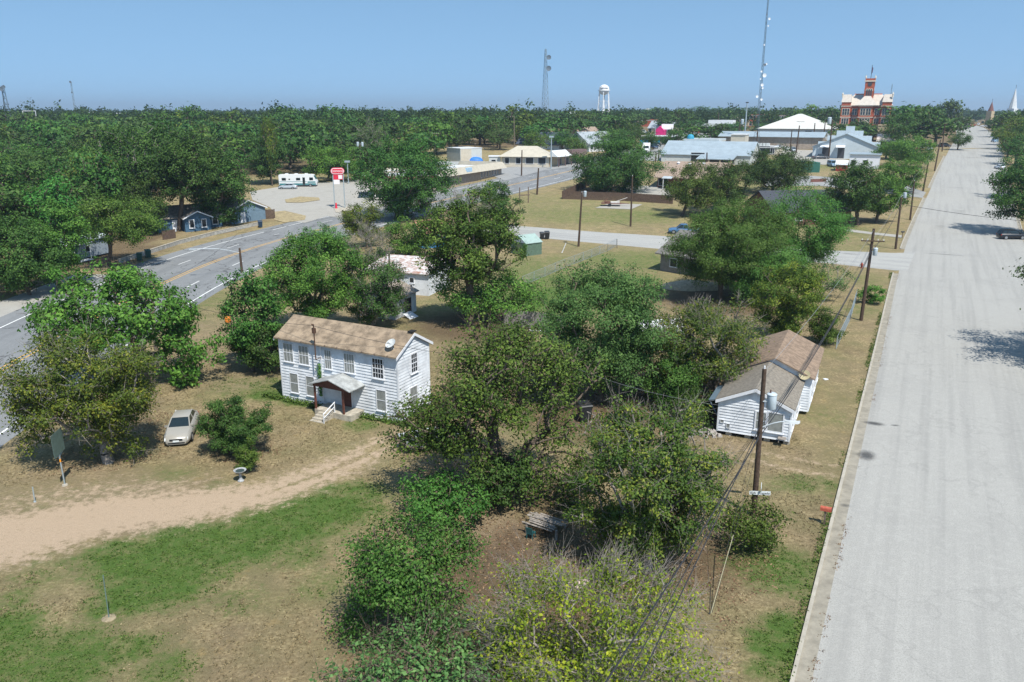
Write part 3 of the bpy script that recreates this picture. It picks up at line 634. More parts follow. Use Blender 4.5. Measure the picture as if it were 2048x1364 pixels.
# ------------------------------------------------------------------ tree kinds that repeat farther off
PRO=[]
specs=[('oak',6.2,4.4,6.2,.30,1.0),('oak',6.0,5.0,6.8,.25,.9),('pecan',5.6,4.8,6.6,.32,1.1),('oak',6.6,4.2,6.0,.22,.8),('pecan',5.8,4.6,6.4,.35,1.0),('vine',5.6,4.8,6.4,.28,.8),('grey',6.0,4.4,6.2,.3,1.2),('autumn',5.6,4.6,6.4,.3,1.1)]
for i,(k,rx,rz_,zc,gp,sg) in enumerate(specs):
    cm,tm=tree_meshes(k,(0,0,zc),(rx,rx,rz_),natt=190,size=.4,lai=3.2,rt=.35,seed=200+i,gap=gp,sig=.9,flatb=.85,tip=.04)
    PRO.append((k,cm,tm))
PROF=[]
for i,(k,rx,rz_,zc,gp,sg) in enumerate(specs):
    cm,tm=tree_meshes(k,(0,0,zc),(rx,rx,rz_),natt=90,size=.8,lai=3.0,rt=.35,seed=300+i,gap=gp,sig=1.05,flatb=.9,tip=.06)
    PROF.append((k,cm,tm))
def put(i,loc,s,sz,nm='wood_tree',label=None,group=None,far=False,rz=None):
    k,cm,tm=(PROF if far else PRO)[i%8]
    return place_tree(nm,label,'tree',k,cm,tm,loc,random.uniform(0,6.3) if rz is None else rz,(s,s*random.uniform(.9,1.1),sz),group)
random.seed(11)
def ttree(px,py,w,top,i,label,group=None,nm='town_tree'):
    """tree in town: trunk base pixel, crown width and top row in the photograph"""
    b=P(px,py); h=ZA(top,b.y)-b.z; Zc=b.y*math.cos(TH)-(b.z+h/2-CH)*math.sin(TH); R=w/2*Zc/F
    return put(i,b,R/5.3,max(h,3)/10.6,nm,label,group,far=b.y>330)
town=[(1790,300,70,232,1,'left part of the oak row screening the courthouse'),(1835,290,80,215,0,'tree behind the courthouse oak row, centre'),(1870,292,100,235,3,'big oak over the black parked car on main street'),(1895,262,60,198,6,'tallest dark oak at the far end of main street'),
 (1800,275,90,208,1,'broad dark oak right beside the courthouse wall'),(1716,278,50,240,0,'dark oak in front of the courthouse door'),(1688,292,62,254,7,'round olive oak behind the stepped white gable warehouse'),
 (1650,262,60,214,0,'green oak left of the courthouse, nearer'),(1620,262,60,212,2,'green oak at the left of the courthouse pair'),(1600,258,50,218,1,'dark tree left of the courthouse trees'),
 (1770,262,30,225,0,'small tree at the courthouse right corner'),(1925,270,36,232,3,'street oak far down the main street'),
 (2010,275,60,222,6,'tree on the right side of main street, far'),(2035,300,80,235,7,'olive tree on the right side of main street, middle'),(2015,315,60,262,7,'low autumn tinted tree by the right kerb'),(2045,280,60,225,4,'tree by the white steeple'),
 (1985,262,40,240,0,'dark far tree at the right kerb of main street'),(1950,243,30,228,1,'far tree closing the end of main street'),
 (1360,262,60,218,0,'dark tall oak behind the tan building with the pink shed'),(1340,268,45,232,3,'dark oak at the pink shed'),(1390,292,80,250,0,'dark oak above the teal trimmed building'),(1345,305,54,262,1,'dark oak left of the teal trimmed building'),
 (1430,285,60,248,0,'oak right behind the teal trimmed building'),(1470,268,50,244,3,'oak left of the tall light mast'),(1520,268,50,247,0,'oak behind the antenna mast'),
 (1260,298,50,245,0,'oak tree left of the semi truck'),(1230,285,60,228,6,'grey green tree right of the water tower'),(1195,280,60,240,1,'tree under the water tower'),(1160,268,50,220,6,'thin crowned tree left of the water tower'),
 (1125,300,60,262,5,'bush like tree by the navy gabled house'),(1160,300,50,262,0,'dark tree between the two gabled houses'),(1080,295,70,245,3,'tree behind the cream roofed building, left'),(1050,285,60,232,1,'dark tree behind the cream roofed building'),
 (1035,290,30,248,7,'rust brown tree behind the cream roofed building'),(1000,300,60,250,6,'tree right of the white box shed'),(960,290,80,240,1,'dark tree behind the white box shed'),(900,305,70,250,0,'oak left of the white box shed'),
 (870,310,60,262,4,'tree behind the utility pole left of the white box shed'),(1300,300,34,262,5,'tree between semi truck and long low building'),(1240,310,50,255,3,'dark tree in front of the long low building'),
 (1460,245,60,216,0,'skyline oak left of the red brick block'),(1410,240,60,212,3,'skyline oak over the white roofed building'),(1500,236,50,214,1,'skyline tree near the antenna mast'),(1580,240,60,214,6,'skyline tree right of the antenna mast')]
town+=[(1100,292,70,238,0,'dark oak mass behind the navy gabled house'),(1140,285,60,232,3,'dark oak crown between the lattice tower and the water tower'),(1215,300,70,258,2,'olive oak before the white gabled house'),(1255,285,60,236,1,'dark oak on the right of the pale grey metal roof'),(1070,312,60,262,2,'leafy tree behind the left end of the cream roof'),
 (1190,265,50,225,0,'dark skyline tree at the feet of the water tower'),(1270,262,50,226,6,'grey green skyline tree left of the pink shed'),(1150,318,50,275,4,'leafy tree right behind the shop row'),(985,285,70,235,3,'large dark oak behind the shed and cream roof'),(930,282,70,232,0,'large oak behind the white box shed, skyline'),
 (1310,245,50,214,3,'skyline tree over the distant red store'),(1445,275,60,252,1,'oak between the arcade building and the long warehouse'),(1385,268,40,240,0,'dark oak at the left side of the arcade building'),(1250,250,60,222,1,'far skyline oak right of the water tower'),(1110,255,60,224,0,'far skyline oak by the lattice tower foot'),(1650,250,70,216,3,'skyline oak just left of the courthouse'),
 (2030,330,60,265,0,'dark street tree on the right side by the white car'),(2060,310,80,240,1,'large oak at the right edge above the white car'),(1998,250,40,222,3,'far street tree under the white steeple'),(2020,262,50,222,0,'dark street tree right of the brown steeple'),(2005,290,44,248,2,'olive street tree behind the pale blue van'),(1915,300,40,262,0,'dark low oak limb at the left kerb far up the street'),
 (1772,318,60,284,2,'olive bushy tree between the gable warehouse and the street'),(1640,275,40,240,1,'tree behind the pole row'),(1600,262,60,222,0,'oak behind the cream hall roof, left'),(1860,262,60,212,3,'tall oak in the row right of the courthouse'),(1820,262,60,212,0,'oak close to the courthouse right wall'),(1698,284,74,246,3,'round dark oak hiding the left foot of the courthouse'),(1745,282,70,249,1,'dark oak hiding the right foot of the courthouse')]
for px,py,w,top,i,l in town: ttree(px,py,w,top,i,l)
ttree(545,372,30,232,7,'rust tinted treetop standing above the wood','', 'town_tree')
# the wood beyond the highway: one object per tree
rr=np.random.default_rng(5); cnt=0
lot=[(-92,165),(-30,165),(10,240),(20,262),(-20,262),(-60,238),(-92,238)]
def wood_ok(x,y):
    if y<170: 
        if x>-74: return False
        if y<128 and x>-88: return False
        return True
    if y<250: 
        return (x<-90) or (y>234 and x<-26)
    if y<330: return x<-18-(0 if y>300 else 8)
    return x<8+(y-330)*.12
Y=112.
while Y<440:
    step_=9.5+(Y-112)*.018; xl=-(Y*.68+14); x=xl
    while x<60:
        xx=x+rr.uniform(-2.6,2.6); yy=Y+rr.uniform(-2.6,2.6)
        if wood_ok(xx,yy):
            dens=1 if yy<200 else .9
            if rr.uniform()<dens:
                s=rr.uniform(.85,1.25)*(1.0 if yy<240 else 1.15); hz=rr.uniform(.78,1.12)*(1 if yy>170 else 1.12)
                ki=int(rr.choice([0,1,1,3,3,2,4,5,0,6,7],p=[.13,.12,.1,.13,.1,.14,.1,.05,.05,.05,.03])); hz*=rr.choice([1,1,1,1.2]) if yy<320 else rr.choice([.85,1,1,1.15,1.4]); w_=('near the highway' if yy<170 else 'behind the motorhome lot' if yy<260 else 'toward the skyline'); c_={'oak':'dark green','pecan':'mid green','vine':'bright green','grey':'grey green','autumn':'yellow tinged'}[PRO[ki][0]]
                put(ki,Vector((xx,yy,g(yy)-.1)),s,hz,'wood_tree',c_+' tree of the dense wood, '+w_,c_+' trees of the wood '+w_,far=yy>230)
                cnt+=1
        x+=step_*(1.25 if Y>230 else 1.0)
    Y+=step_*(1.2 if Y>230 else .95)
print('wood trees',cnt)
# far-off canopy out to the horizon: one mass
def canopy(seed,y0,y1,n,size,nper,xr=.72,ok=None):
    r=np.random.default_rng(seed); y=np.sqrt(r.uniform(y0*y0,y1*y1,n)); x=r.uniform(-1,1,n)*xr*y
    if ok is not None: k=ok(x,y); x=x[k]; y=y[k]
    z=np.interp(y,KX,KZ); n=len(x); h=r.uniform(6,11.5,n)*np.where(r.uniform(size=n)<.1,1.45,1); R=r.uniform(4,8.5,n)
    m=5; cx=np.repeat(x,m)+r.normal(size=n*m)*np.repeat(R,m)*.4; cy=np.repeat(y,m)+r.normal(size=n*m)*np.repeat(R,m)*.4; cz=np.repeat(z+h*.62,m)+r.normal(size=n*m)*np.repeat(h,m)*.16
    return leaves_np(r,np.stack([cx,cy,cz],1),nper,2.0,size,np.array([0,0,-200.]),.6,clv=np.repeat(r.uniform(0,1,n),m))
def ok1(x,y):
    road=285.95+(y-522)*.36
    t=(np.abs(x-(166+(y-313)*.6)-8)>18)
    town_=(x>20)&(y<560)&(x<.62*y)
    ok=t&~town_&((y>430)|(x>60))
    rx=np.interp(y,[313,437,560,900,1500],[175,246,312,484,790]); ok&=np.abs(x-rx)>17
    return ok
V=[];Fc=[];v=[];off=0
for a in (canopy(1,425,760,1150,1.5,26,ok=ok1),canopy(2,740,1500,1800,2.6,14,ok=ok1),canopy(3,1500,4200,3200,5.,7)):
    V.append(a[0]);Fc.append(a[1]+off);v.append(a[2]);off+=len(a[0])
me=np_mesh('distant_woods',np.concatenate(V),np.concatenate(Fc),np.concatenate(v)); o=link('distant_woods',me,FO['oak']); tag(o,'distant canopy of trees out to the horizon','woods',kind='stuff')

# ------------------------------------------------------------------ grass tufts, weeds and fallen leaves on the near ground
def bil(A,x,y):
    i=np.clip(np.searchsorted(gx,x)-1,0,nx-2); j=np.clip(np.searchsorted(gy,y)-1,0,ny-2); return A[j,i]
def scatter(seed,n,box,mask,thr,nper,sig,size,up,name,m,label,flat_=.3,zoff=.03,gain=None):
    r=np.random.default_rng(seed); x=r.uniform(box[0],box[1],n); y=r.uniform(box[2],box[3],n)
    f=.5+.5*np.sin(x*1.3+2*np.sin(y*.7))*np.sin(y*1.1+1.7*np.sin(x*.6)); w=mask(x,y)+.25*(f-.5)
    k=(w>thr)&(r.uniform(size=n)<np.clip((w-thr)*3+.25,0,1)); kl=np.interp(y,[p.y for p in KL],[p.x for p in KL]); k&=x<kl-.2
    k&=~((np.abs(x-np.interp(y,[p.y for p in HC],[p.x for p in HC]))<10.5))
    x,y=x[k],y[k]; z=np.interp(y,KX,KZ)+zoff; c_=np.stack([x,y,z],1)
    V,Fc,v=leaves_np(r,c_,nper,sig,size,np.array([0,0,-500.]),up,squash=flat_); V[:,2]=np.maximum(V[:,2],np.interp(V[:,1],KX,KZ)+.006)
    o=link(name,np_mesh(name,V,Fc,v),m); tag(o,label,'ground cover',kind='stuff'); return o
M_straw=foliage('straw_blades',(.15,.125,.06),(.26,.22,.11),(.40,.34,.18),.2); M_weed=foliage('weed_blades',(.04,.085,.014),(.08,.155,.025),(.15,.23,.05),.3); M_fall=foliage('fallen_leaves',(.09,.055,.03),(.20,.13,.07),(.36,.26,.14),.1)
nogr=lambda x,y:-1.2*bil(grav,x,y)
scatter(1,60000,(-38,20,25,75),lambda x,y:.5+nogr(x,y)-.4*bil(green,x,y)-.3*bil(litter,x,y),.32,4,.06,.075,.1,'dry_grass',M_straw,'dry straw coloured grass tufts on the lawns')
scatter(2,52000,(-38,20,25,72),lambda x,y:bil(green,x,y)+nogr(x,y),.5,5,.08,.075,.15,'green_grass',M_weed,'green grass tufts in the watered patches')
scatter(3,36000,(-30,20,25,70),lambda x,y:bil(litter,x,y)+nogr(x,y),.25,3,.12,.10,.5,'leaf_litter',M_fall,'fallen brown leaves under the trees',flat_=.05,zoff=.012)
scatter(4,9000,(-20,-6,53,62),lambda x,y:1.-3*np.abs(((y-59.9)+(x+18.2)*.524)+.55)/1.2,.3,9,.13,.13,.3,'weeds',M_weed,'tall green weeds along the foot of the white house',flat_=1.,zoff=.12)

def along(seed,n,d0,d1,name,m,label,size,up,sq):
    r=np.random.default_rng(seed); pts=[p for p in KL if 20<p.y<112]; nn=normals(pts); i=r.integers(0,len(pts)-1,n); t=r.uniform(size=n); d=r.uniform(d0,d1,n); keep=(np.sin(i*1.7)+np.sin(i*.45+t)+r.normal(size=n)*.5)>.4
    x=np.array([pts[a].x+(pts[a+1].x-pts[a].x)*b+nn[a].x*c for a,b,c in zip(i,t,d)])[keep]; y=np.array([pts[a].y+(pts[a+1].y-pts[a].y)*b+nn[a].y*c for a,b,c in zip(i,t,d)])[keep]
    V,Fc,v=leaves_np(r,np.stack([x,y,np.full(len(x),.03)],1),4,.07,size,np.array([0,0,-500.]),up,squash=sq); V[:,2]=np.maximum(V[:,2],.014); tag(link(name,np_mesh(name,V,Fc,v),m),label,'ground cover',kind='stuff')
along(7,2600,-.35,.0,'kerb_grass',M_weed,'grass creeping over the kerb edge',.10,.1,1.)
along(8,700,.62,.95,'gutter_leaves',M_fall,'dry leaves and grit along the gutter edge',.055,.6,.1)
# ------------------------------------------------------------------ buildings
M_wall=mat('white_siding',(.62,.64,.66),.75,.22,.9,bump=.15)
M_trim=mat('white_trim',(.66,.67,.69),.6,.06,3)
M_roofb=mat('brown_shingles',(.27,.205,.14),.95,.42,1.6,bump=.8,bs=16)
M_roofg=mat('grey_shingles',(.21,.185,.15),.95,.3,5,bump=.8,bs=16)
M_screen=mat('grey_screen',(.23,.24,.225),.5,.2,4)
M_glass=glass('dark_glass',(.02,.025,.03))
M_red=mat('rust_red_paint',(.13,.05,.035),.7,.3,4)
M_wood=mat('weathered_wood',(.16,.12,.09),.95,.4,6,bump=.4)
M_woodg=mat('grey_boards',(.26,.23,.20),.95,.4,5,bump=.4)
M_metal=mat('galvanised_metal',(.52,.56,.57),.45,.2,2,metal=.25,spec=.5)
M_concs=mat('step_concrete',(.40,.36,.29),.9,.3,3,bump=.3)
M_dark=mat('dark_void',(.015,.014,.013),.9)
M_blk=mat('black_plastic',(.02,.022,.024),.45,spec=.4)
def siding(mb,L,z0,z1,step_,y0,out=.055,x0=0.,fn=None):
    """lapped boards on a wall that lies on y=y0 and faces -y; fn(z)->(xa,xb) clips each course"""
    z=z0
    while z<z1-.02:
        zt=min(z+step_,z1); a,b=(x0,x0+L) if fn is None else fn(z); at,bt=(a,b) if fn is None else fn(zt)
        if b-a>.05 and bt-at>.01:
            mb.hexa([(a,y0-out,z),(b,y0-out,z),(b,y0+.02,z),(a,y0+.02,z)],[(at,y0-.008,zt),(bt,y0-.008,zt),(bt,y0+.02,zt),(at,y0+.02,zt)])
        z+=step_
def gable_house(t,L,Wd,H,rise,axis_,mw,mr,ov=.45,side=True,stp=.23,thick=.14,roofname='roof',z0=0.,base_m=None,rake=None):
    """body on [0,L]x[0,Wd]; ridge along x or y"""
    w=MB(); rake=ov if rake is None else rake
    if axis_=='x': w.prism([(0,z0),(Wd,z0),(Wd,H),(Wd/2,H+rise),(0,H)],'x',0,L)
    else: w.prism([(0,z0),(L,z0),(L,H),(L/2,H+rise),(0,H)],'y',0,Wd)
    wo=w.build('wall',mw,t)
    if side:
        s=MB()
        def tri(width):
            def fn(z):
                if z<=H: return (0,width)
                k=(z-H)/rise*width/2; return (k,width-k)
            return fn
        for rot,ln,gab,M in ((0,L,axis_=='y',Matrix()),(1,Wd,axis_=='x',Matrix.Translation((L,0,0))@Matrix.Rotation(math.pi/2,4,'Z')),(2,L,axis_=='y',Matrix.Translation((L,Wd,0))@Matrix.Rotation(math.pi,4,'Z')),(3,Wd,axis_=='x',Matrix.Translation((0,Wd,0))@Matrix.Rotation(-math.pi/2,4,'Z'))):
            q=MB(); siding(q,ln,z0+.02,H+(rise-.05 if gab else 0),stp,0,fn=tri(ln) if gab else None); q.xf(M)
            k=len(s.V); s.V+=q.V; s.F+=[tuple(i+k for i in f) for f in q.F]
        for x,y in ((0,0),(L,0),(L,Wd),(0,Wd)): s.box(x-.06,y-.06,z0,x+.06,y+.06,H)
        s.build('siding',mw,wo)
    r=MB(); half=(Wd if axis_=='x' else L)/2; sl=rise/half; 
    ridge=H+rise+.02; ez=ridge-(half+ov)*sl
    for sg in (-1,1):
        pa=[(half,ridge),(half+sg*(half+ov),ez),(half+sg*(half+ov),ez+thick),(half,ridge+thick)]
        if sg==-1: pa=pa[::-1]
        if axis_=='x': r.prism(pa,'x',-rake,L+rake)
        else: r.prism(pa,'y',-rake,Wd+rake)
    ro=r.build(roofname,mr,t)
    if side:
        f=[MB(),MB()]
        for sg in (-1,1):
            pa=[(half,ridge-.16),(half+sg*(half+ov-.02),ez-.16),(half+sg*(half+ov-.02),ez+thick*.5),(half,ridge+thick*.5)]
            if sg==-1: pa=pa[::-1]
            e0,e1=(-rake,L+rake) if axis_=='x' else (-rake,Wd+rake)
            for ff,q0,q1 in ((f[0],e0-.035,e0-.002),(f[1],e1+.002,e1+.035)): ff.prism(pa,axis_,q0,q1)
        for ff in f: ff.build('barge_board',M_trim,ro)
    return wo,ro,ez
def window(t,M,x,z,w,h,name='window',pane=M_glass,mf=M_trim,cols=0,rows=0,fr=.08,sill=True,fd=.105):
    """window on a wall plane y=0 facing -y, M places the wall"""
    f=MB(); y0,y1=-fd,.02
    f.box(x-w/2-fr,y0,z-fr,x-w/2,y1,z+h+fr); f.box(x+w/2,y0,z-fr,x+w/2+fr,y1,z+h+fr)
    f.box(x-w/2,y0,z+h,x+w/2,y1,z+h+fr); f.box(x-w/2,y0,z-fr,x+w/2,y1,z)
    if sill: f.box(x-w/2-fr-.04,y0-.05,z-fr-.05,x+w/2+fr+.04,y1-.003,z-fr+.002)
    b=.02 if pane is M_screen else .03
    for i in range(1,cols): cx=x-w/2+w*i/cols; f.box(cx-b/2,y0+.012,z,cx+b/2,y0+.028,z+h)
    for i in range(1,rows):
        cz=z+h*i/rows; bb=b*(2.2 if rows>1 and i*2==rows else 1); f.box(x-w/2,y0+.009,cz-bb/2,x+w/2,y0+.027,cz+bb/2)
    f.xf(M); o=f.build(name,mf,t)
    p=MB(); p.box(x-w/2+.002,y0+.03,z+.002,x+w/2-.002,y1-.02,z+h-.002); p.xf(M); p.build('pane',pane,o); return o
def door(t,M,x,w,h,m,z=0.,frame=M_trim):
    d=MB(); d.box(x-w/2,-.07,z,x+w/2,.02,z+h)
    d.box(x-w/2+.12,-.085,z+h*.55,x+w/2-.12,-.069,z+h-.15); d.box(x-w/2+.12,-.085,z+.15,x+w/2-.12,-.069,z+h*.45)
    d.xf(M); o=d.build('door',m,t)
    f=MB(); f.box(x-w/2-.09,-.10,z,x-w/2-.001,.015,z+h+.09); f.box(x+w/2+.001,-.10,z,x+w/2+.09,.015,z+h+.09); f.box(x-w/2-.001,-.10,z+h+.001,x+w/2+.001,.015,z+h+.09); f.xf(M); f.build('door_frame',frame,o)
    return o
def side_mats(L,Wd):
    return {'f':Matrix(),'r':Matrix.Translation((L,0,0))@Matrix.Rotation(math.pi/2,4,'Z'),'b':Matrix.Translation((L,Wd,0))@Matrix.Rotation(math.pi,4,'Z'),'l':Matrix.Translation((0,Wd,0))@Matrix.Rotation(-math.pi/2,4,'Z')}
# --- the white two-storey house
a=P(568,796); b_=P(799,845); d=(b_-a); HL=d.length; hrz=math.atan2(d.y,d.x)
t=thing('two_storey_house','white clapboard two storey house with tan shingle roof and small front porch','house',a,hrz)
HW=4.05; HH=5.2
wo,ro,ez=gable_house(t,HL,HW,HH,1.1,'x',M_wall,M_roofb,ov=.38,stp=.235,rake=.2,thick=.1)
fs=side_mats(HL,HW)
def hx(px): 
    # distance along the front wall under a photo column (upper storey rows)
    return px
up_x=[(.082,.92),(.222,.92),(.435,.60),(.615,.92),(.85,.92)]
for i,(fx,w) in enumerate(up_x):
    o=window(t,fs['f'],fx*HL,3.22,w,1.45,pane=M_glass if i==4 else M_screen,cols=4 if i>2 else 3,rows=4 if i==4 else 2,fr=.07 if i==4 else .035)
for fx,w in ((.115,.78),(.262,.78)): window(t,fs['f'],fx*HL,.72,w,1.55,pane=M_screen,cols=0,rows=2,fr=.035)
window(t,fs['f'],.865*HL,.72,.8,1.55,pane=M_screen,rows=2,fr=.06)
window(t,fs['r'],HW*.50,3.35,.72,1.4,pane=M_glass,cols=3,rows=4,fr=.09)
window(t,fs['r'],HW*.45,.8,.9,1.4,pane=M_screen,rows=2,fr=.07)
window(t,fs['b'],3,3.2,.9,1.4); window(t,fs['b'],8,3.2,.9,1.4); window(t,fs['l'],3,3.2,.9,1.4)
door(t,fs['f'],.575*HL,.95,2.05,M_red,z=.45)
# eave brackets and fascia
fb=MB()
x=.3
while x<HL: fb.box(x-.05,-.42,ez+.02,x+.05,-.02,ez+.14); x+=1.15
fb.build('rafter_tail',M_wood,t)
# corner board and service mast
c=MB(); c.box(HL*.372-.07,-.075,0,HL*.372+.07,-.036,HH-.1); c.build('joint_board',M_trim,t)
c=MB(); c.tube((HL*.372,-.62,HH-1.2),(HL*.372,-.62,HH+1.55),.045); c.tube((HL*.372,-.62,HH+1.45),(HL*.372+.05,-.85,HH+1.6),.06); c.box(HL*.372-.13,-.70,HH+.85,HL*.372+.13,-.52,HH+1.25); c.tube((HL*.372,-.62,HH-1.2),(HL*.372,-.05,HH-1.2),.03)
c.build('service_mast',mat('rusty_iron',(.10,.055,.035),.8,.3,8),t)
vine=leaves_np(np.random.default_rng(4),np.array([[HL*.355,-.14,z] for z in np.linspace(1.0,3.4,16)]),26,.09,.11,np.array([HL*.355,1.,2.]),.2)
vo=link('climbing_vine',np_mesh('climbing_vine',*vine),FO['bright'],t)
# gutter cap at the ridge end
c=MB(); c.box(HL-.25,HW/2-.25,HH+1.1+.12,HL+.2,HW/2+.3,HH+1.1+.2); c.build('ridge_patch',M_dark,t)
# porch
x0,x1=HL*.41,HL*.715; yp=-1.6
c=MB(); c.box(x0,yp,.0,x1,-.04,.45); c.build('porch_floor',M_concs,t)
c=MB(); zb=2.42
for sg in (-1,1):
    xm=(x0+x1)/2; xe=x0-.25 if sg<0 else x1+.25
    pa=[(xm,zb+.62),(xe,zb),(xe,zb+.07),(xm,zb+.69)]
    if sg<0: pa=pa[::-1]
    c.prism(pa,'y',yp-.3,-.04)
c.build('porch_roof',mat('weathered_metal',(.33,.34,.33),.6,.35,2),t)
c=MB(); c.prism([(x0,zb-.12),(x1,zb-.12),(x1,zb+.04),((x0+x1)/2,zb+.57),(x0,zb+.04)],'y',yp-.02,yp+.06); c.box(x0,yp+.06,zb-.12,x0+.08,-.05,zb-.01); c.box(x1-.08,yp+.06,zb-.12,x1,-.05,zb-.01); c.build('porch_gable',M_red,t)
for xx in (x0+.06,x1-.7): MB().box(xx-.06,yp+.04,.45,xx+.06,yp+.16,zb-.12).build('porch_post',M_red,t)
c=MB()
for i in range(4): c.box(x0+.5,yp-.3*(i+1),0,x0+1.75,yp-.3*i-.002*(i>0),.36-.11*i)
c.build('porch_step',M_concs,t)
c=MB(); sx=x0+1.85
c.tube((sx,yp+.1,.45),(sx,yp+.1,1.25),.035); c.tube((sx,yp-1.15,0),(sx,yp-1.15,.75),.035); c.tube((sx,yp+.15,1.25),(sx,yp-1.2,.72),.04); c.tube((sx,yp+.1,.9),(sx,yp-1.15,.4),.03); c.build('handrail',M_trim,t)
# satellite dish: a thing on the roof
dp=Matrix.Translation(a)@Matrix.Rotation(hrz,4,'Z')@Vector((HL*.945,.25,HH+.2))
dt=thing('satellite_dish','round white satellite dish standing on the tan roof corner','dish',dp,hrz); dt.scale=(.72,.72,.72)
c=MB(); prof=[(.02,0),(.22,.02),(.42,.09),(.56,.17),(.57,.185),(.41,.10),(.2,.035),(.02,.012)]
c.lathe(prof,24); c.xf(Matrix.Translation((0,0,.62))@Matrix.Rotation(math.radians(38),4,'X')@Matrix.Rotation(math.radians(-8),4,'Y')); c.build('reflector',mat('dish_paint',(.5,.51,.49),.5,.1,4),dt,True)
c=MB(); c.tube((0,0,-.1),(0,.05,.62),.035); c.tube((-.35,.1,0),(0,.02,.4),.02); c.tube((.35,.1,0),(0,.02,.4),.02); c.tube((0,-.02,.6),(.0,-.5,.95),.018); c.box(-.06,-.56,.9,.06,-.46,1.0); c.build('mount',M_metal,dt)
# --- small white house on the street, two gabled halves
a=P(1434,868); b_=P(1576,891); f_=P(1611,826)
d=(b_-a); SL=d.length; srz=math.atan2(d.y,d.x)
t=thing('small_white_house','low white clapboard house of two gabled halves with brown and grey roofs beside the street','house',a,srz)
D1=6.5; H1=2.66
M_r2=mat('tan_shingles',(.235,.17,.12),.95,.35,3,bump=.6,bs=9)
def half(nm,x0,y0,L,Wd,H,rise,mr):
    s=bpy.data.objects.new(nm,None); COL.objects.link(s); s.parent=t; s.location=(x0,y0,0); return s
w1,r1,e1=gable_house(t,SL,D1,H1,1.08,'y',M_wall,M_roofg,ov=.25,stp=.21,z0=.28,roofname='roof')
S2=5.35; RX=.1
w2=MB(); w2.prism([(RX,.25),(RX+S2,.25),(RX+S2,2.98),(RX+S2/2,4.15),(RX,2.98)],'y',D1+.01,D1+8.2); w2.build('rear_wall',M_wall,t)
s=MB(); 
def trif(z): 
    return (RX,RX+S2) if z<=2.98 else (RX+(z-2.98)/1.17*S2/2,RX+S2-(z-2.98)/1.17*S2/2)
siding(s,S2,.3,4.1,.21,D1+.01,fn=trif)
q=MB(); siding(q,8.1,.3,2.95,.21,0); q.xf(Matrix.Translation((RX+S2,D1+.05,0))@Matrix.Rotation(math.pi/2,4,'Z')); k=len(s.V); s.V+=q.V; s.F+=[tuple(i+k for i in f) for f in q.F]
s.build('rear_siding',M_wall,t)
r=MB(); sl=1.17/(S2/2)
for sg in (-1,1):
    hh=S2/2; cx_=RX+hh; pa=[(cx_,4.17),(cx_+sg*(hh+.3),4.17-(hh+.3)*sl),(cx_+sg*(hh+.3),4.28-(hh+.3)*sl),(cx_,4.28)]
    if sg<0: pa=pa[::-1]
    r.prism(pa,'y',D1-.3,D1+8.5)
r.build('rear_roof',M_r2,t)
m=side_mats(SL,D1)
# front window group with drooping shutter
window(t,m['f'],SL*.60,.92,.62,1.2,pane=M_screen,rows=2,fr=.1); window(t,m['f'],SL*.80,.90,.95,1.3,pane=M_screen,rows=0,fr=.1)
window(t,m['f'],SL*.06,.95,.22,.22,pane=M_screen,sill=False,fr=.02); window(t,m['f'],SL*.15,.62,.22,.32,pane=M_screen,sill=False,fr=.02)
c=MB(); c.box(SL*.86,-.55,.55,SL*.97,-.05,.6); c.box(SL*.87,-.5,.3,SL*.88,-.45,.55); c.build('window_shelf',M_woodg,t)
for y in (1.0,3.6,5.4): window(t,m['r'],y,.95,.8,1.25,pane=M_screen,rows=2,fr=.09)
mr_=Matrix.Translation((RX+S2,D1,0))@Matrix.Rotation(math.pi/2,4,'Z')
for y in (1.2,3.6,6.2): window(t,mr_,y,1.0,.85,1.3,pane=M_screen,rows=2,fr=.09)
for i in range(4): MB().box(SL*(.12+.27*i),.1,0,SL*(.12+.27*i)+.4,.5,.28).build('pier',M_concs,t)
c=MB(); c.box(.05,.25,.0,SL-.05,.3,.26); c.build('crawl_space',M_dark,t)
c=MB(); c.prism([(-.8,2.3),(-.01,2.45),(-.01,2.53),(-.8,2.38)],'y',.3,3.6); c.tube((-.75,.4,2.3),(-.08,.1,1.35),.035); c.build('lean_to_awning',mat('dull_blue_sheet',(.10,.14,.17),.7),t)
ds=Matrix.Translation(a)@Matrix.Rotation(srz,4,'Z')@Vector((S2*.93,D1-.25,2.9))
dt=thing('satellite_dish','tan satellite dish on the small white house where its roofs meet','dish',ds,srz); dt.scale=(.72,.72,.72)
c=MB(); c.lathe(prof,22); c.xf(Matrix.Translation((0,0,.35))@Matrix.Rotation(math.radians(45),4,'X')); c.build('reflector',mat('dish_tan',(.38,.33,.2),.5,.1,4),dt,True)
c=MB(); c.tube((0,.0,-.5),(0,.05,.35),.035); c.tube((0,0,.35),(0,-.45,.6),.018); c.build('mount',M_metal,dt)
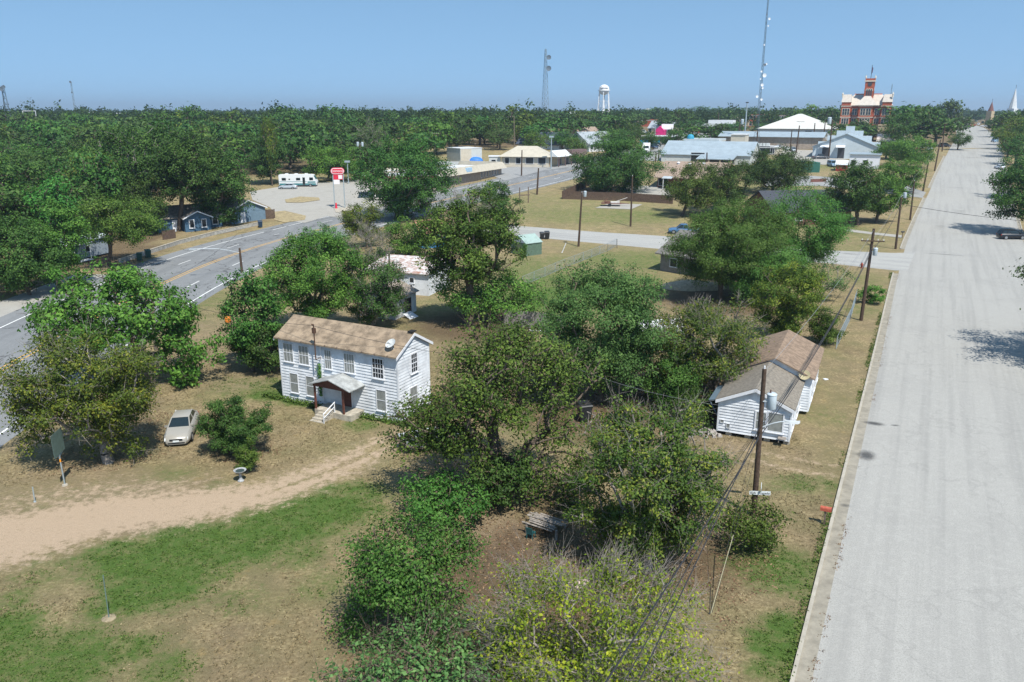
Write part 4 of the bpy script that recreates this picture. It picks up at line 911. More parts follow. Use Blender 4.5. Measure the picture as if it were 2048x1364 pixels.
# --- sheds behind the two-storey house
def simple(nm,label,px0,px1,depth,H,rise,axis_,mw,mr,ov=.25,side=False,cat='shed',thick=.08,**k):
    a=P(*px0); b=P(*px1); d=b-a; t=thing(nm,label,cat,a,math.atan2(d.y,d.x)); gable_house(t,d.length,depth,H,rise,axis_,mw,mr,ov=ov,side=side,thick=thick,**k); return t,d.length
M_rust=mat('rusty_roof_metal',(.62,.62,.60),.6,.1,1.6,col2=(.30,.13,.07))
t,L_=simple('metal_roof_shed','white shed with a rusty flat metal roof behind the pair of trees','',None,0,0,0,'x',None,None) if False else (None,0)
a=P(770,585); b_=P(858,592); d=b_-a; L_=d.length
t=thing('rusty_roof_shed','white shed under a rust streaked metal roof behind the pecan pair','shed',a,math.atan2(d.y,d.x))
c=MB(); c.hexa([(0,0,0),(L_,0,0),(L_,7,0),(0,7,0)],[(0,0,2.7),(L_,0,2.7),(L_,7,3.3),(0,7,3.3)]); c.build('wall',M_wall,t)
c=MB(); c.hexa([(-3.2,-.35,2.72),(L_+.3,-.35,2.72),(L_+.3,7.3,3.42),(-3.2,7.3,3.42)],[(-3.2,-.35,2.8),(L_+.3,-.35,2.8),(L_+.3,7.3,3.5),(-3.2,7.3,3.5)])
c.build('roof',M_rust,t)
window(t,Matrix(),L_*.63,1.55,.55,.6); window(t,Matrix(),L_*.60,.75,.5,.5)
a=P(790,640); b_=P(833,622); d=b_-a; L_=d.length
t=thing('sagging_shed','sagging white shed with grey shingle roof and an open dark doorway','shed',a,math.atan2(d.y,d.x))
gable_house(t,L_,4.6,2.4,.9,'x',M_wall,mat('worn_shingles',(.30,.25,.2),.95,.4,4,bump=.5),ov=.3,side=False,thick=.08)
c=MB(); c.box(L_*.45,-.05,0,L_*.75,.03,1.9); c.build('doorway',M_dark,t)
c=MB(); c.hexa([(L_*.2,-1.4,0),(L_*.55,-1.5,0),(L_*.55,-1.46,.03),(L_*.2,-1.36,.03)],[(L_*.2,-.5,.5),(L_*.55,-.5,.5),(L_*.55,-.46,.53),(L_*.2,-.46,.53)]); c.build('fallen_panel',M_trim,t)
# blue cottage with red roof
a=P(842,497); b_=P(905,493); d=b_-a; L_=d.length
t=thing('blue_cottage','bright blue cottage with a faded red roof behind the leafy bush','house',a,math.atan2(d.y,d.x)-.1)
M_blue=mat('bright_blue_paint',(.04,.18,.42),.7,.15,3); M_redr=mat('faded_red_shingles',(.34,.16,.12),.9,.3,4,bump=.5)
gable_house(t,L_,7,2.6,1.5,'x',M_blue,M_redr,ov=.4,side=False)
for x in (.2,.55,.85): window(t,Matrix(),L_*x,.9,.8,1.1,fr=.1)
# green garden shed
a=P(1022,506); b_=P(1050,513); d=b_-a; L_=d.length
t=thing('green_shed','small green metal shed with pale gabled roof by the side street','shed',a,math.atan2(d.y,d.x)+.05)
M_gr=mat('green_metal',(.10,.155,.115),.6,.2,3); M_mint=mat('mint_roof_metal',(.29,.38,.345),.5,.15,2)
gable_house(t,L_,3.2,2.0,1.05,'y',M_gr,M_mint,ov=.12,side=False,thick=.06)
c=MB(); c.box(L_*.3,-.04,.05,L_*.72,.02,1.8); c.build('door',mat('olive_metal',(.16,.19,.11),.6,.2,3),t)
c=MB(); c.prism([(.15,2.03),(L_-.15,2.03),(L_/2,2.9)],'y',-.03,.0); c.build('gable_panel',M_trim,t)
lv=leaves_np(np.random.default_rng(8),np.array([[L_*.85+.1*i%2,-.3,.3+.22*i] for i in range(8)]),40,.25,.16,np.array([L_*.85,1,1.]),.3)
sh=thing('climbing_shrub','narrow green shrub climbing the front corner of the green shed','bush',a,t.rotation_euler.z); link('crown',np_mesh('crown',*lv),FO['vine'],sh)
# grey roofed house by the side street
a=P(1320,541); b_=P(1430,560); d=b_-a; L_=d.length
t=thing('grey_roof_house','house with plain grey roof mostly hidden by feathery trees','house',a,math.atan2(d.y,d.x))
gable_house(t,L_,10.5,2.7,2.5,'x',mat('dull_wall',(.22,.2,.18),.9,.2,2),mat('dark_grey_shingles',(.17,.16,.145),.95,.25,4,bump=.5),ov=.6,side=False)
window(t,Matrix(),L_*.25,.9,1.1,1.1); window(t,Matrix(),L_*.6,.9,1.1,1.1)
# dirt mound behind
c=MB(); p=P(1385,575); rnd=random.Random(3)
n=14
for k in range(5):
    pass
rings=[]
for k,(rr_,zz) in enumerate(((1,0),(.82,.35),(.55,.62),(.25,.8))): rings.append([(p.x+4.2*rr_*math.cos(i/n*6.283)*(1+.1*rnd.random()),p.y+2.4*rr_*math.sin(i/n*6.283),p.z+zz*1.1+.06*rnd.random()) for i in range(n)])
c.loft(rings); tag(c.build('dirt_mound',mat('pale_dirt',(.42,.33,.22),.95,.3,3,bump=.5),smooth=True),'pale heap of dirt behind the half bare tree','mound')
# low collapsed roof seen through twigs
a=P(1292,698); b_=P(1368,694); d=b_-a; L_=d.length
t=thing('old_metal_roof_shed','low shed with peeling whitish metal roof seen through the bare twigs','shed',a,math.atan2(d.y,d.x))
gable_house(t,L_,4.6,1.4,.8,'x',M_woodg,mat('peeling_metal',(.66,.68,.67),.6,.1,2.2,col2=(.25,.24,.22)),ov=.3,side=False,thick=.06)
# brick house
a=P(1547,452); b_=P(1700,447); d=b_-a; L_=d.length
t=thing('brick_house','long red brown brick house with a charcoal roof','house',a,math.atan2(d.y,d.x))
M_brick=mat('red_brick',(.17,.075,.06),.9,.25,6); M_char=mat('charcoal_shingles',(.058,.063,.075),.95,.25,4,bump=.4)
gable_house(t,L_,13,2.9,3.2,'x',M_brick,M_char,ov=.7,side=False,rake=.5)
for x in (.1,.32,.55,.8): window(t,Matrix(),L_*x,1.,1.4,1.2)
door(t,Matrix(),L_*.67,1,2.1,M_trim)
# blue house on the left with its garage
M_navy=mat('slate_blue_paint',(.055,.115,.18),.75,.15,2); M_navyl=mat('grey_blue_paint',(.14,.21,.27),.75,.15,2)
M_mixr=mat('leaf_strewn_roof',(.27,.235,.20),.95,.45,2.2,bump=.6)
a=P(322,462); b_=P(462,470); 
a=P(318,466); b_=P(452,452); d=b_-a; L_=d.length
t=thing('blue_house','slate blue house with white trimmed windows under tall oaks','house',a,math.atan2(d.y,d.x))
gable_house(t,L_*.95,8,2.7,1.7,'x',M_navy,M_mixr,ov=.5,side=True,stp=.25)
w=MB(); w.prism([(L_*.34,0),(L_*.72,0),(L_*.72,2.6),(L_*.53,3.7),(L_*.34,2.6)],'y',-2.2,.5); w.build('front_wing',M_navy,t)
r=MB()
for sg in (-1,1):
    hw=L_*.19; xm=L_*.53; pa=[(xm,3.75),(xm+sg*(hw+.4),3.75-(hw+.4)*1.1/hw),(xm+sg*(hw+.4),3.9-(hw+.4)*1.1/hw),(xm,3.9)]
    if sg<0: pa=pa[::-1]
    r.prism(pa,'y',-2.7,3.2)
r.build('wing_roof',M_mixr,t)
f=MB()
for sg in (-1,1):
    hw=L_*.19; xm=L_*.53; pa=[(xm,3.72),(xm+sg*(hw+.42),3.72-(hw+.42)*1.1/hw),(xm+sg*(hw+.42),3.93-(hw+.42)*1.1/hw),(xm,3.93)]
    if sg<0: pa=pa[::-1]
    f.prism(pa,'y',-2.78,-2.701)
f.build('barge_board',M_trim,t)
window(t,Matrix.Translation((0,-2.2,0)),L_*.44,.8,.75,1.4,fr=.12); window(t,Matrix.Translation((0,-2.2,0)),L_*.62,.8,.75,1.4,fr=.12); window(t,Matrix(),L_*.84,.9,.9,1.2,fr=.12)
door(t,Matrix(),L_*.25,1,2.1,M_trim)
a=P(464,449); b_=P(531,438); d=b_-a; L_=d.length
t=thing('blue_garage','grey blue garage building with a white door beside the concrete forecourt','garage',a,math.atan2(d.y,d.x))
gable_house(t,L_,7,2.8,1.6,'y',M_navyl,M_mixr,ov=.4,side=True,stp=.25)
door(t,Matrix(),L_*.33,1.0,2.1,M_trim); c=MB(); c.box(L_*.58,-.05,0,L_*.92,.02,2.2); c.build('garage_door',M_navyl,t)
# grey mobile home
a=P(135,528); b_=P(205,512); d=b_-a; L_=d.length
t=thing('grey_mobile_home','long grey mobile home half hidden behind the thicket','mobile home',a,math.atan2(d.y,d.x))
c=MB(); c.box(0,0,.3,L_*1.3,4,2.9); c.build('wall',mat('grey_blue_siding',(.27,.31,.34),.8,.15,2),t)
c=MB(); c.prism([(-.3,2.9),(4.3,2.9),(2,3.5)],'x',-.3,L_*1.3+.3); c.build('roof',M_metal,t)
c=MB(); c.box(-.02,-1.6,.15,L_*.5,-.01,.25); c.tube((.1,-1.5,.25),(.1,-1.5,2.8),.05); c.tube((L_*.45,-1.5,.25),(L_*.45,-1.5,2.8),.05); c.box(-.2,-1.7,2.75,L_*.55,-.01,2.85); c.build('porch',M_trim,t)
window(t,Matrix(),L_*.6,1.2,.9,.9); door(t,Matrix(),L_*.25,.9,2.,M_navyl,z=.3)
# ------------------------------------------------------------------ poles, wires and street things
M_pole=mat('creosote_pole',(.075,.05,.035),.95,.4,6,bump=.4)
M_poleg=mat('old_grey_pole',(.16,.13,.10),.95,.4,6)
M_tr=mat('transformer_grey',(.46,.52,.55),.45,.15,3,spec=.5)
M_ins=mat('insulator_white',(.6,.6,.6),.3)
M_wire=mat('wire_black',(.03,.03,.033),.7)
M_wireg=mat('wire_grey',(.22,.23,.24),.6)
POLES={}
def upole(key,label,base,top,r=.15,arm=None,tr=(),lamp=None,m=None,ins=True,group=None,name='utility_pole',armrot=.5,caps=True):
    b=P(*base); h=ZA(top[1],b.y)-b.z; 
    X=XA(top[0],b.y,b.z+h); lean=max(-.05,min(.05,(X-b.x)/h))
    t=thing(name,label,'utility pole',b,0,group); t.rotation_euler=(0,math.atan(lean),0)
    MB().tube((0,0,-.3),(0,0,h),r*1.15,r*.78,12).build('post',m or M_pole,t,True)
    if arm:
        for z,l in arm:
            c=MB(); c.box(-l/2,-.06-r,z-.06,l/2,.06-r,z+.06); c.tube((-l*.3,-r,z-.03),(0,-r*.9,z-.7),.015); c.tube((l*.3,-r,z-.03),(0,-r*.9,z-.7),.015)
            o=c.build('crossarm',m or M_pole,t); o.rotation_euler=(0,0,armrot)
            for q in (-.46,-.22,.22,.46):
                i=MB().lathe([(.03,0),(.06,.04),(.04,.09),(.055,.12),(.02,.17)],8,(q*l,-r,z+.06)).build('insulator',M_ins,o)
    elif ins: MB().lathe([(.03,0),(.06,.04),(.04,.09),(.05,.13),(.02,.2)],8,(0,0,h)).build('insulator',M_ins,t)
    for z,a,sz in tr:
        c=MB(); cx,cy=math.cos(a)*(r+.30*sz+.08),math.sin(a)*(r+.30*sz+.08)
        c.lathe([(.02,-.5),(.26,-.5),(.29,-.46),(.29,.4),(.31,.42),(.31,.46),(.2,.54),(.03,.56)],18,(0,0,0)); c.xf(Matrix.Translation((cx,cy,z))@Matrix.Scale(sz,4)); o=c.build('transformer',M_tr,t,True)
        MB().lathe([(.04,0),(.06,.05),(.03,.1),(.055,.14),(.02,.22)],8,(cx-.1*sz,cy,z+.5*sz)).build('bushing',mat('bushing_brown',(.1,.05,.04),.4),o)
        MB().box(min(0,cx),min(0,cy)-.03,z-.03,max(0,cx),max(0,cy)+.03,z+.03).build('bracket',M_metal,t)
    if lamp:
        z,dx,dy,rise=lamp; L=math.hypot(dx,dy)
        c=MB(); pts=[(0,0,z)]+[(dx*k,dy*k,z+rise*math.sin(k*math.pi/2)) for k in (.25,.5,.75,1)]; c.path(pts,.035,8); o=c.build('lamp_arm',M_metal,t,True)
        c=MB(); e=Vector(pts[-1]); u=Vector((dx/L,dy/L,0)); v=Vector((-u.y,u.x,0))
        ring=lambda k,w,zz:[e+u*k+v*w+Vector((0,0,zz)),e+u*k-v*w+Vector((0,0,zz)),e+u*k-v*w*.7+Vector((0,0,zz+.12)),e+u*k+v*w*.7+Vector((0,0,zz+.12))]
        c.loft([ring(-.05,.05,-.05),ring(.2,.13,-.07),ring(.6,.13,-.07),ring(.72,.05,-.03)]); c.build('lamp_head',mat('lamp_housing',(.5,.52,.52),.4),t)
    POLES[key]=(t,b,h); return t
def at(key,z,dx=0,dy=0):
    t,b,h=POLES[key]; a=t.rotation_euler.y; return Vector((b.x+math.sin(a)*z+dx,b.y+dy,b.z+z))
def wire(label,p0,p1,sag=.5,r=.018,m=None,n=14,group='overhead cables',name='power_line'):
    p0=Vector(p0); p1=Vector(p1); pts=[p0.lerp(p1,i/n)-Vector((0,0,sag*4*(i/n)*(1-i/n))) for i in range(n+1)]
    o=MB().path(pts,r,5).build(name,m or M_wire); tag(o,label,'cable',group); return o
upole('A','nearest dark utility pole with grey transformer, street lamp arm and street name plates',(1507,1032),(1529,738),r=.145,tr=((6.95,-.25,.88),),lamp=(5.35,1.3,-.25,.45),armrot=.4)
upole('B','second dark utility pole on the street verge, one crossarm and transformer',(1722,641),(1748,457),r=.17,arm=((8.75,2.4),),tr=((7.65,-.9,.8),),armrot=-.1)
upole('C','third street utility pole, standing at the side street corner',(1791,498),(1803,394),r=.17,tr=((8.8,-.2,.85),))
upole('D','fourth street utility pole, no transformer, past the side street',(1820,440),(1829,362),r=.17)
upole('E','street utility pole in front of the olive tree, plain',(1846,383),(1857,324),r=.2)
upole('F','tall utility pole on the verge near the white parked car',(1869,342),(1886,279),r=.2)
upole('G','far utility pole by the big street oak',(1884,303),(1890,247),r=.2)
upole('H','lone utility pole with pale transformer in the dry field beyond the side street',(1157,493),(1164,385),r=.17,tr=((8.8,.1,.9),))
upole('I','bare utility pole standing in front of the brown fence',(1261,453),(1265,352),r=.17)
upole('J','dark utility pole at the near edge of the highway bend',(1074,389),(1079,336),r=.22)
upole('K','utility pole with long lamp arm over the highway',(484,545),(479,496),r=.17,m=M_pole,lamp=None,ins=False)
upole('L','brown pole rising through the bright green tree at the highway edge',(312,700),(302,547),r=.16,m=M_poleg,ins=False)
upole('M','brown pole behind the rusty roof shed, standing behind the pecan pair',(780,605),(778,496),r=.13,m=M_poleg,ins=False)
upole('N','dark pole left of the white box shed',(869,325),(870,281),r=.22,m=M_poleg,arm=((9.5,2.2),))
upole('O','pole with grouped transformers behind the corner oak',(721,360),(720,288),r=.22,tr=((9.8,0,1.15),(9.8,3.1,1.15)))
upole('Q','pole in front of the white box shed',(951,318),(950,288),r=.2)
upole('R','dark pole in front of the cream roofed building',(1043,352),(1044,300),r=.2,ins=False)
upole('S','tall thin grey pole behind the cream roofed building',(1029,310),(1028,232),r=.2,m=M_poleg,ins=False)
upole('T','dark pole at the blue metal roofed warehouse gable',(1513,322),(1514,263),r=.25,ins=False)
upole('U','dark twin pole at the left end of the warehouse',(1317,322),(1318,300),r=.25,ins=False)
upole('V','short leaning pole at the left end of the warehouse',(1311,322),(1314,306),r=.25,ins=False)
upole('W','leftmost pole of the row in front of the lot with crossarm',(1592,306),(1599,251),r=.25,arm=((11.5,4.),))
upole('X','second pole in the row in front of the lot',(1626,291),(1630,246),r=.25,arm=((11.5,3.),))
upole('Y','third pole in the row in front of the lot',(1646,286),(1651,240),r=.25)
upole('Z','pole carrying a white box beside the white gable warehouse',(1657,318),(1665,240),r=.25,tr=((13.,3.1,2.2),))
upole('a','short dark pole behind the parked cars in the lot',(1580,303),(1584,260),r=.22,ins=False)
upole('b','thin pole in front of the tan roofed building',(1413,345),(1414,305),r=.22,ins=False)
upole('c','pole at the white roofed building with dark windows',(1436,262),(1437,225),r=.3,ins=False)
upole('d','pole with white transformer above the cream block roof',(1478,270),(1480,248),r=.3,tr=((7.,0,2.6),))
# long lamp arm over the highway
t,b,h=POLES['K']; e0=Vector((0,0,h-.7)); tgt=Vector((XA(391,b.y-4,b.z+h+.3)-b.x,-4.,h+.55))
c=MB(); pts=[e0.lerp(tgt,k)+Vector((0,0,.9*math.sin(k*math.pi)*.35)) for k in (0,.25,.5,.75,1)]; c.path(pts,.05,8); c.build('lamp_arm',M_metal,t,True)
c=MB(); c.box(tgt.x-.75,tgt.y-.14,tgt.z-.12,tgt.x+.05,tgt.y+.14,tgt.z+.06); c.build('lamp_head',M_metal,t)
# cables
for i,(za,zb,z0,dx) in enumerate(((4.8,7.7,10.0,.0),(5.1,7.95,10.2,.18),(5.4,8.2,10.6,-.15))):
    e=Vector((-7.9+i*1.1,-3,z0)); wire(('thick','thin','middle')[i]+' black cable running from the nearest pole toward the lower picture edge',at('A',za,dx*.3,0),e,.35,r=(.03,.016,.02)[i],m=M_wire)
    wire(('lowest','middle','highest')[i]+' cable of the bundle between the two nearest street poles',at('A',za),at('B',zb,.1),.9+.15*i,r=(.028,.018,.018)[i])
wire('top wire between the two nearest street poles',at('A',8.6),at('B',9.9),.6,r=.012,m=M_wireg)
for a_,b_ in (('B','C'),('C','D'),('D','E'),('E','F')):
    n_={'B':'second and third','C':'third and fourth','D':'fourth and fifth','E':'fifth and sixth'}[a_]
    wire('upper wire between the %s street poles'%n_,at(a_,9.),at(b_,9.),.6,r=.014,m=M_wireg); wire('lower cable between the %s street poles'%n_,at(a_,7.6),at(b_,7.4),.9,r=.03)
wire('black cable crossing above the main street from the third pole',at('C',7.4),(95,104,7.2),1.2,r=.03)
wire('service wire from the nearest pole to the small white house gable',at('A',6.6),(16.9,51.9,3.6),.3,r=.01,m=M_wireg)
wire('service wire from the nearest pole toward the half bare tree, upper',at('A',6.4),(4.,52.,5.2),.5,r=.01,m=M_wireg)
wire('service wire sloping over the tan roof to the service mast',at('L',5.5),a_house:=Matrix.Translation(P(568,796))@Matrix.Rotation(hrz,4,'Z')@Vector((HL*.372,-.8,HH+1.5)),.5,r=.014)
wire('wire from the service mast past the gable to the largest pecan',a_house,Matrix.Translation(P(568,796))@Matrix.Rotation(hrz,4,'Z')@Vector((HL+4.,1.,HH+.3)),.15,r=.014)
wire('wire from the highway lamp pole to the pole in the bright tree',at('K',5.6),at('L',6.2),.7,r=.014)
wire('wire along the highway edge from the lamp pole onward',at('K',5.6),(-14,150,9),1.2,r=.014)
wire('guy wire from the nearest pole to its ground anchor, left one',at('A',6.0),P(1420,1228),.0,r=.008,m=M_wire,name='guy_wire',n=2); wire('pale sleeved guy wire from the nearest pole',at('A',4.3),P(1424,1226),0,r=.008,m=M_wire,name='guy_wire',n=2)
b=P(1422,1226); g0=at('A',4.3); wire('yellowish plastic guard on the lower end of the guy wire',b,b.lerp(g0,.42),0,r=.016,m=mat('guy_guard',(.36,.34,.22),.6),name='guy_guard',n=2,group='guards')
# street name plates on the nearest pole
t,b,h=POLES['A']; M_plate=mat('plate_white',(.62,.66,.66),.5,.1,5); M_let=mat('lettering_black',(.02,.02,.025),.5)
for z,rz,lab,body,off in ((1.55,-.12,'plate','IDA    Laredo',-.25),(1.8,1.25,'plate','W. Cole',.1)):
    L=1.15 if off<0 else .8
    c=MB(); c.box(-L/2,-.012,-.11,L/2,.012,.11); o=c.build('name_plate',M_plate,t); o.location=(.18 if off<0 else .3,-.24 if off<0 else -.05,z); o.rotation_euler=(0,0,rz)
    text('lettering',body if off<0 else 'COLE',.19,M_let,o,(0,-.018,0),(math.pi/2,0,0),.003)
# mailbox
b=P(1648,1049); t=thing('mailbox','faded red mailbox on a dark post beside the kerb','mailbox',b,math.radians(-27))
MB().box(-.05,-.05,-.1,.05,.05,.85).build('post',M_wood,t)
M_mb=mat('faded_red_paint',(.42,.10,.06),.5,.25,8); c=MB(); pr=[(-.11,0),(.11,0),(.11,.14)]+[(.11*math.cos(k),.14+.11*math.sin(k)) for k in np.linspace(.3,2.84,8)]+[(-.11,.14)]
c.prism([(p[0],p[1]+.85) for p in pr],'x',-.28,.28); c.build('box',M_mb,t); c=MB(); c.box(.282,-.1,.86,.30,.1,1.1); c.build('door',M_mb,t)
b=P(1804,476); t=thing('mailbox','dark mailbox beside the walkway at the third pole','mailbox',b,0)
MB().box(-.06,-.06,0,.06,.06,1.).build('post',M_wood,t); MB().prism([(x,z+1.0) for x,z in pr],'x',-.3,.3).build('box',M_blk,t)
# birdbath
b=P(482,962); t=thing('birdbath','grey concrete birdbath on a fluted pedestal in the dry lawn','birdbath',b)
M_bb=mat('old_concrete',(.33,.34,.34),.9,.35,9,bump=.4)
MB().lathe([(.19,0),(.2,.05),(.13,.1),(.085,.2),(.075,.4),(.1,.55),(.14,.6)],18).build('pedestal',M_bb,t,True)
MB().lathe([(.1,.58),(.28,.64),(.38,.72),(.39,.75),(.36,.75),(.25,.69),(.05,.67)],24).build('bowl',M_bb,t,True)
MB().lathe([(.0,.701),(.27,.705),(.27,.709),(0,.709)],20).build('water',glass('still_water',(.05,.07,.07)),t)
# road sign seen from the back
b=P(130,971); ztop=ZA(862,b.y); zb_=ZA(905,b.y); t=thing('road_sign','tall blank grey back of a road sign on a galvanised post with orange band','sign',b,math.radians(70))
hs=ztop; M_sg=mat('sign_back_green',(.11,.16,.14),.5,.2,4); M_galv=mat('galvanised',(.38,.44,.46),.4,.15,6,metal=.4)
t.rotation_euler=(0,math.radians(-2),math.radians(96))
c=MB(); c.tube((0,0,-.1),(0,0,hs-.3),.045); c.build('post',M_galv,t); c=MB(); c.tube((0,0,1.6),(0,0,1.8),.05); c.build('marker_band',mat('orange_band',(.8,.3,.02),.5),t)
c=MB(); c.box(-.72,-.06,hs-1.45,.72,-.045,hs); c.build('panel',M_sg,t)
c=MB()
for x in (-.42,.42): c.tube((x,-.01,hs-1.5),(x,-.01,hs-.15),.03)
c.tube((-.42,-.01,hs-1.5),(0,0,hs-1.62),.03); c.tube((.42,-.01,hs-1.5),(0,0,hs-1.62),.03); c.build('bracket_frame',M_galv,t)
MB().lathe([(.17,0),(.15,.08),(.05,.1)],12).build('footing',M_concs,t)
# thin marker posts
def stake(label,base,top,m,r=.03,name='marker_post'):
    b=P(*base); h=ZA(top[1],b.y)-b.z; X=XA(top[0],b.y,b.z+h)-b.x; c=MB(); c.tube((0,0,-.05),(X,0,h),r,r*.9,8); t=thing(name,label,'post',b); c.build('rod',m,t)
    MB().lathe([(r*2,0),(r*2,.05),(r,.07)],8).build('base',m,t); return t
t=stake('thin grey green pole leaning in the green lawn, mound at its foot',(218,1236),(206,1150),mat('weathered_green',(.13,.19,.17),.6,.3,8),.025)
MB().lathe([(.34,-.02),(.3,.02),(.18,.05),(.05,.06)],14).build('soil_mound',mat('loose_soil',(.27,.22,.14),.95,.3,6,bump=.5),t)
stake('short grey marker post in the grass near the highway',(70,1004),(65,974),M_galv,.04)
stake('short dark stake beside the anchor of the guy wires',(1419,1228),(1422,1170),mat('dark_stake',(.05,.05,.045),.8),.022)
stake('white pipe post left of the field utility pole',(1124,505),(1132,486),M_trim,.06); stake('thin post at the chain link corner by the side street',(1234,496),(1234,478),M_poleg,.05)
stake('thin dark pipe in the backyard shadow',(1140,930),(1152,903),M_wood,.03)
# hydrant
b=P(1723,536); t=thing('fire_hydrant','small rusty red fire hydrant at the side street corner','hydrant',b)
M_hy=mat('hydrant_red',(.32,.07,.04),.6,.3,8); MB().lathe([(.2,0),(.2,.06),(.13,.08),(.13,.55),(.17,.57),(.17,.62),(.12,.7),(.05,.76),(.05,.82)],14).build('barrel',M_hy,t,True)
for s_ in (-1,1): MB().tube((0,0,.45),(s_*.24,0,.45),.07).build('nozzle',M_hy,t)
MB().tube((0,0,.42),(0,-.25,.42),.09).build('nozzle',M_hy,t)
# wheelie bins
def bin_(label,base,m,s=1.,rz=0.,group='wheeled trash bins'):
    b=P(*base); t=thing('trash_bin',label,'trash bin',b,rz,group); t.scale=(s,s,s)
    MB().loft([[(-.27,-.3,.12),(.27,-.3,.12),(.27,.26,.12),(-.27,.26,.12)],[(-.34,-.4,1.0),(.34,-.4,1.0),(.34,.34,1.0),(-.34,.34,1.0)]]).build('bin_body',m,t)
    MB().hexa([(-.36,-.43,1.0),(.36,-.43,1.0),(.36,.38,1.02),(-.36,.38,1.02)],[(-.33,-.38,1.06),(.33,-.38,1.06),(.33,.36,1.13),(-.33,.36,1.13)]).build('lid',m,t)
    MB().tube((-.3,.47,1.0),(.3,.47,1.0),.025).build('handle',m,t)
    for x in (-.3,.3): MB().tube((x-.03,.26,.12),(x+.03,.26,.12),.12,n=14).build('wheel',M_blk,t)
    return t
M_gb=mat('dark_green_plastic',(.02,.075,.06),.45,spec=.4)
bin_('dark green trash bin at the highway edge, left of two',(280,522),M_gb,1.15,.4); bin_('dark green trash bin at the highway edge, right of two',(297,516),M_gb,1.2,.6)
bin_('dark blue trash bin by the concrete apron of the blue garage',(521,455),mat('navy_plastic',(.02,.04,.07),.45),1.2,.4)
bin_('black trash bin left of the pair on the side street',(1084,478),M_blk,1.1,.2); bin_('black trash bin right of the pair on the side street',(1094,478),M_blk,1.25,.1)
bin_('dark trash bin in the shade of the backyard',(1168,842),M_blk,1.3,.3); bin_('dark bin against the wall of the blue garage',(507,437),M_blk,1.1,.2)
# fences
def fence_line(name,label,pxs,h,m,post=2.4,board=True,cat='fence',thick=.05,gapw=.0):
    pts=[P(*p) for p in pxs]; o0=pts[0]; t=thing(name,label,cat,o0)
    bd=MB(); rnd=random.Random(5)
    for a,b in zip(pts[:-1],pts[1:]):
        d=b-a; L=d.length; u=d.normalized(); w=Vector((-u.y,u.x,0)); s=0.
        while s<L:
            e=min(s+.15,L); hh=h+rnd.uniform(-.03,.03); p=a+u*s-o0; q=a+u*(e-.008)-o0; z=a.z+(b.z-a.z)*s/L-o0.z; k=rnd.uniform(0,.012)
            bd.hexa([(p.x+w.x*k,p.y+w.y*k,z),(q.x+w.x*k,q.y+w.y*k,z),(q.x+w.x*(thick+k),q.y+w.y*(thick+k),z),(p.x+w.x*(thick+k),p.y+w.y*(thick+k),z)],[(p.x+w.x*k,p.y+w.y*k,z+hh),(q.x+w.x*k,q.y+w.y*k,z+hh),(q.x+w.x*(thick+k),q.y+w.y*(thick+k),z+hh),(p.x+w.x*(thick+k),p.y+w.y*(thick+k),z+hh)]); s+=.155
        n=max(1,int(L/post))
        for i in range(n+1):
            p=a+d*i/n-o0+w*.09; MB().box(p.x-.05,p.y-.05,p.z-.1,p.x+.05,p.y+.05,p.z+h+.05).build('fence_post',m,t)
    bd.build('boards',m,t); return t
M_bf=mat('brown_boards',(.105,.07,.052),.9,.3,3,bump=.3); M_gf=mat('silvered_boards',(.27,.255,.235),.95,.4,2.2,bump=.3)
fence_line('board_fence','dark brown board fence at the highway bend, in front of the live oak',[(1178,371),(1124,398),(1250,402),(1345,408)],1.9,M_bf,post=3.5)
fence_line('board_fence','silvery grey board fence across the back yard behind the largest pecan',[(1008,652),(1068,656),(1128,664)],1.75,M_gf)
fence_line('board_fence','dark wood fence stretch at the right of the blue garage',[(532,438),(550,437)],1.9,M_bf)
fence_line('board_fence','rusty brown board fence piece before the blue house',[(327,480),(352,476)],1.6,M_bf)
def chain(label,pxs,h=1.3,post=3.):
    pts=[P(*p) for p in pxs]; o0=pts[0]; t=thing('chain_link_fence',label,'fence',o0); w=MB()
    for a,b in zip(pts[:-1],pts[1:]):
        d=b-a; n=max(1,int(d.length/post))
        for i in range(n+1):
            p=a+d*i/n-o0; MB().tube((p.x,p.y,p.z-.1),(p.x,p.y,p.z+h),.035,n=6).build('fence_post',M_galv,t)
        q0=a-o0; q1=b-o0
        for z in (.05,h-.02): w.tube((q0.x,q0.y,q0.z+z),(q1.x,q1.y,q1.z+z),.018,n=4)
        L=d.length; k=0.; u=d.normalized()
        while k<L-h*.8:
            a1=q0+u*k; a2=q0+u*(k+h*.8); w.tube((a1.x,a1.y,a1.z+.05),(a2.x,a2.y,a2.z+h-.05),.006,n=3,cap=False); w.tube((a2.x,a2.y,a2.z+.05),(a1.x,a1.y,a1.z+h-.05),.006,n=3,cap=False); k+=.22
    w.build('wire_mesh',M_galv,t); return t
chain('chain link fence slanting across the field beyond the pecan',[(1045,572),(1130,535),(1215,502),(1233,492)])
chain('chain link fence along the verge behind the small brown roofed house',[(1672,698),(1700,640),(1712,600)],1.3,3.4)
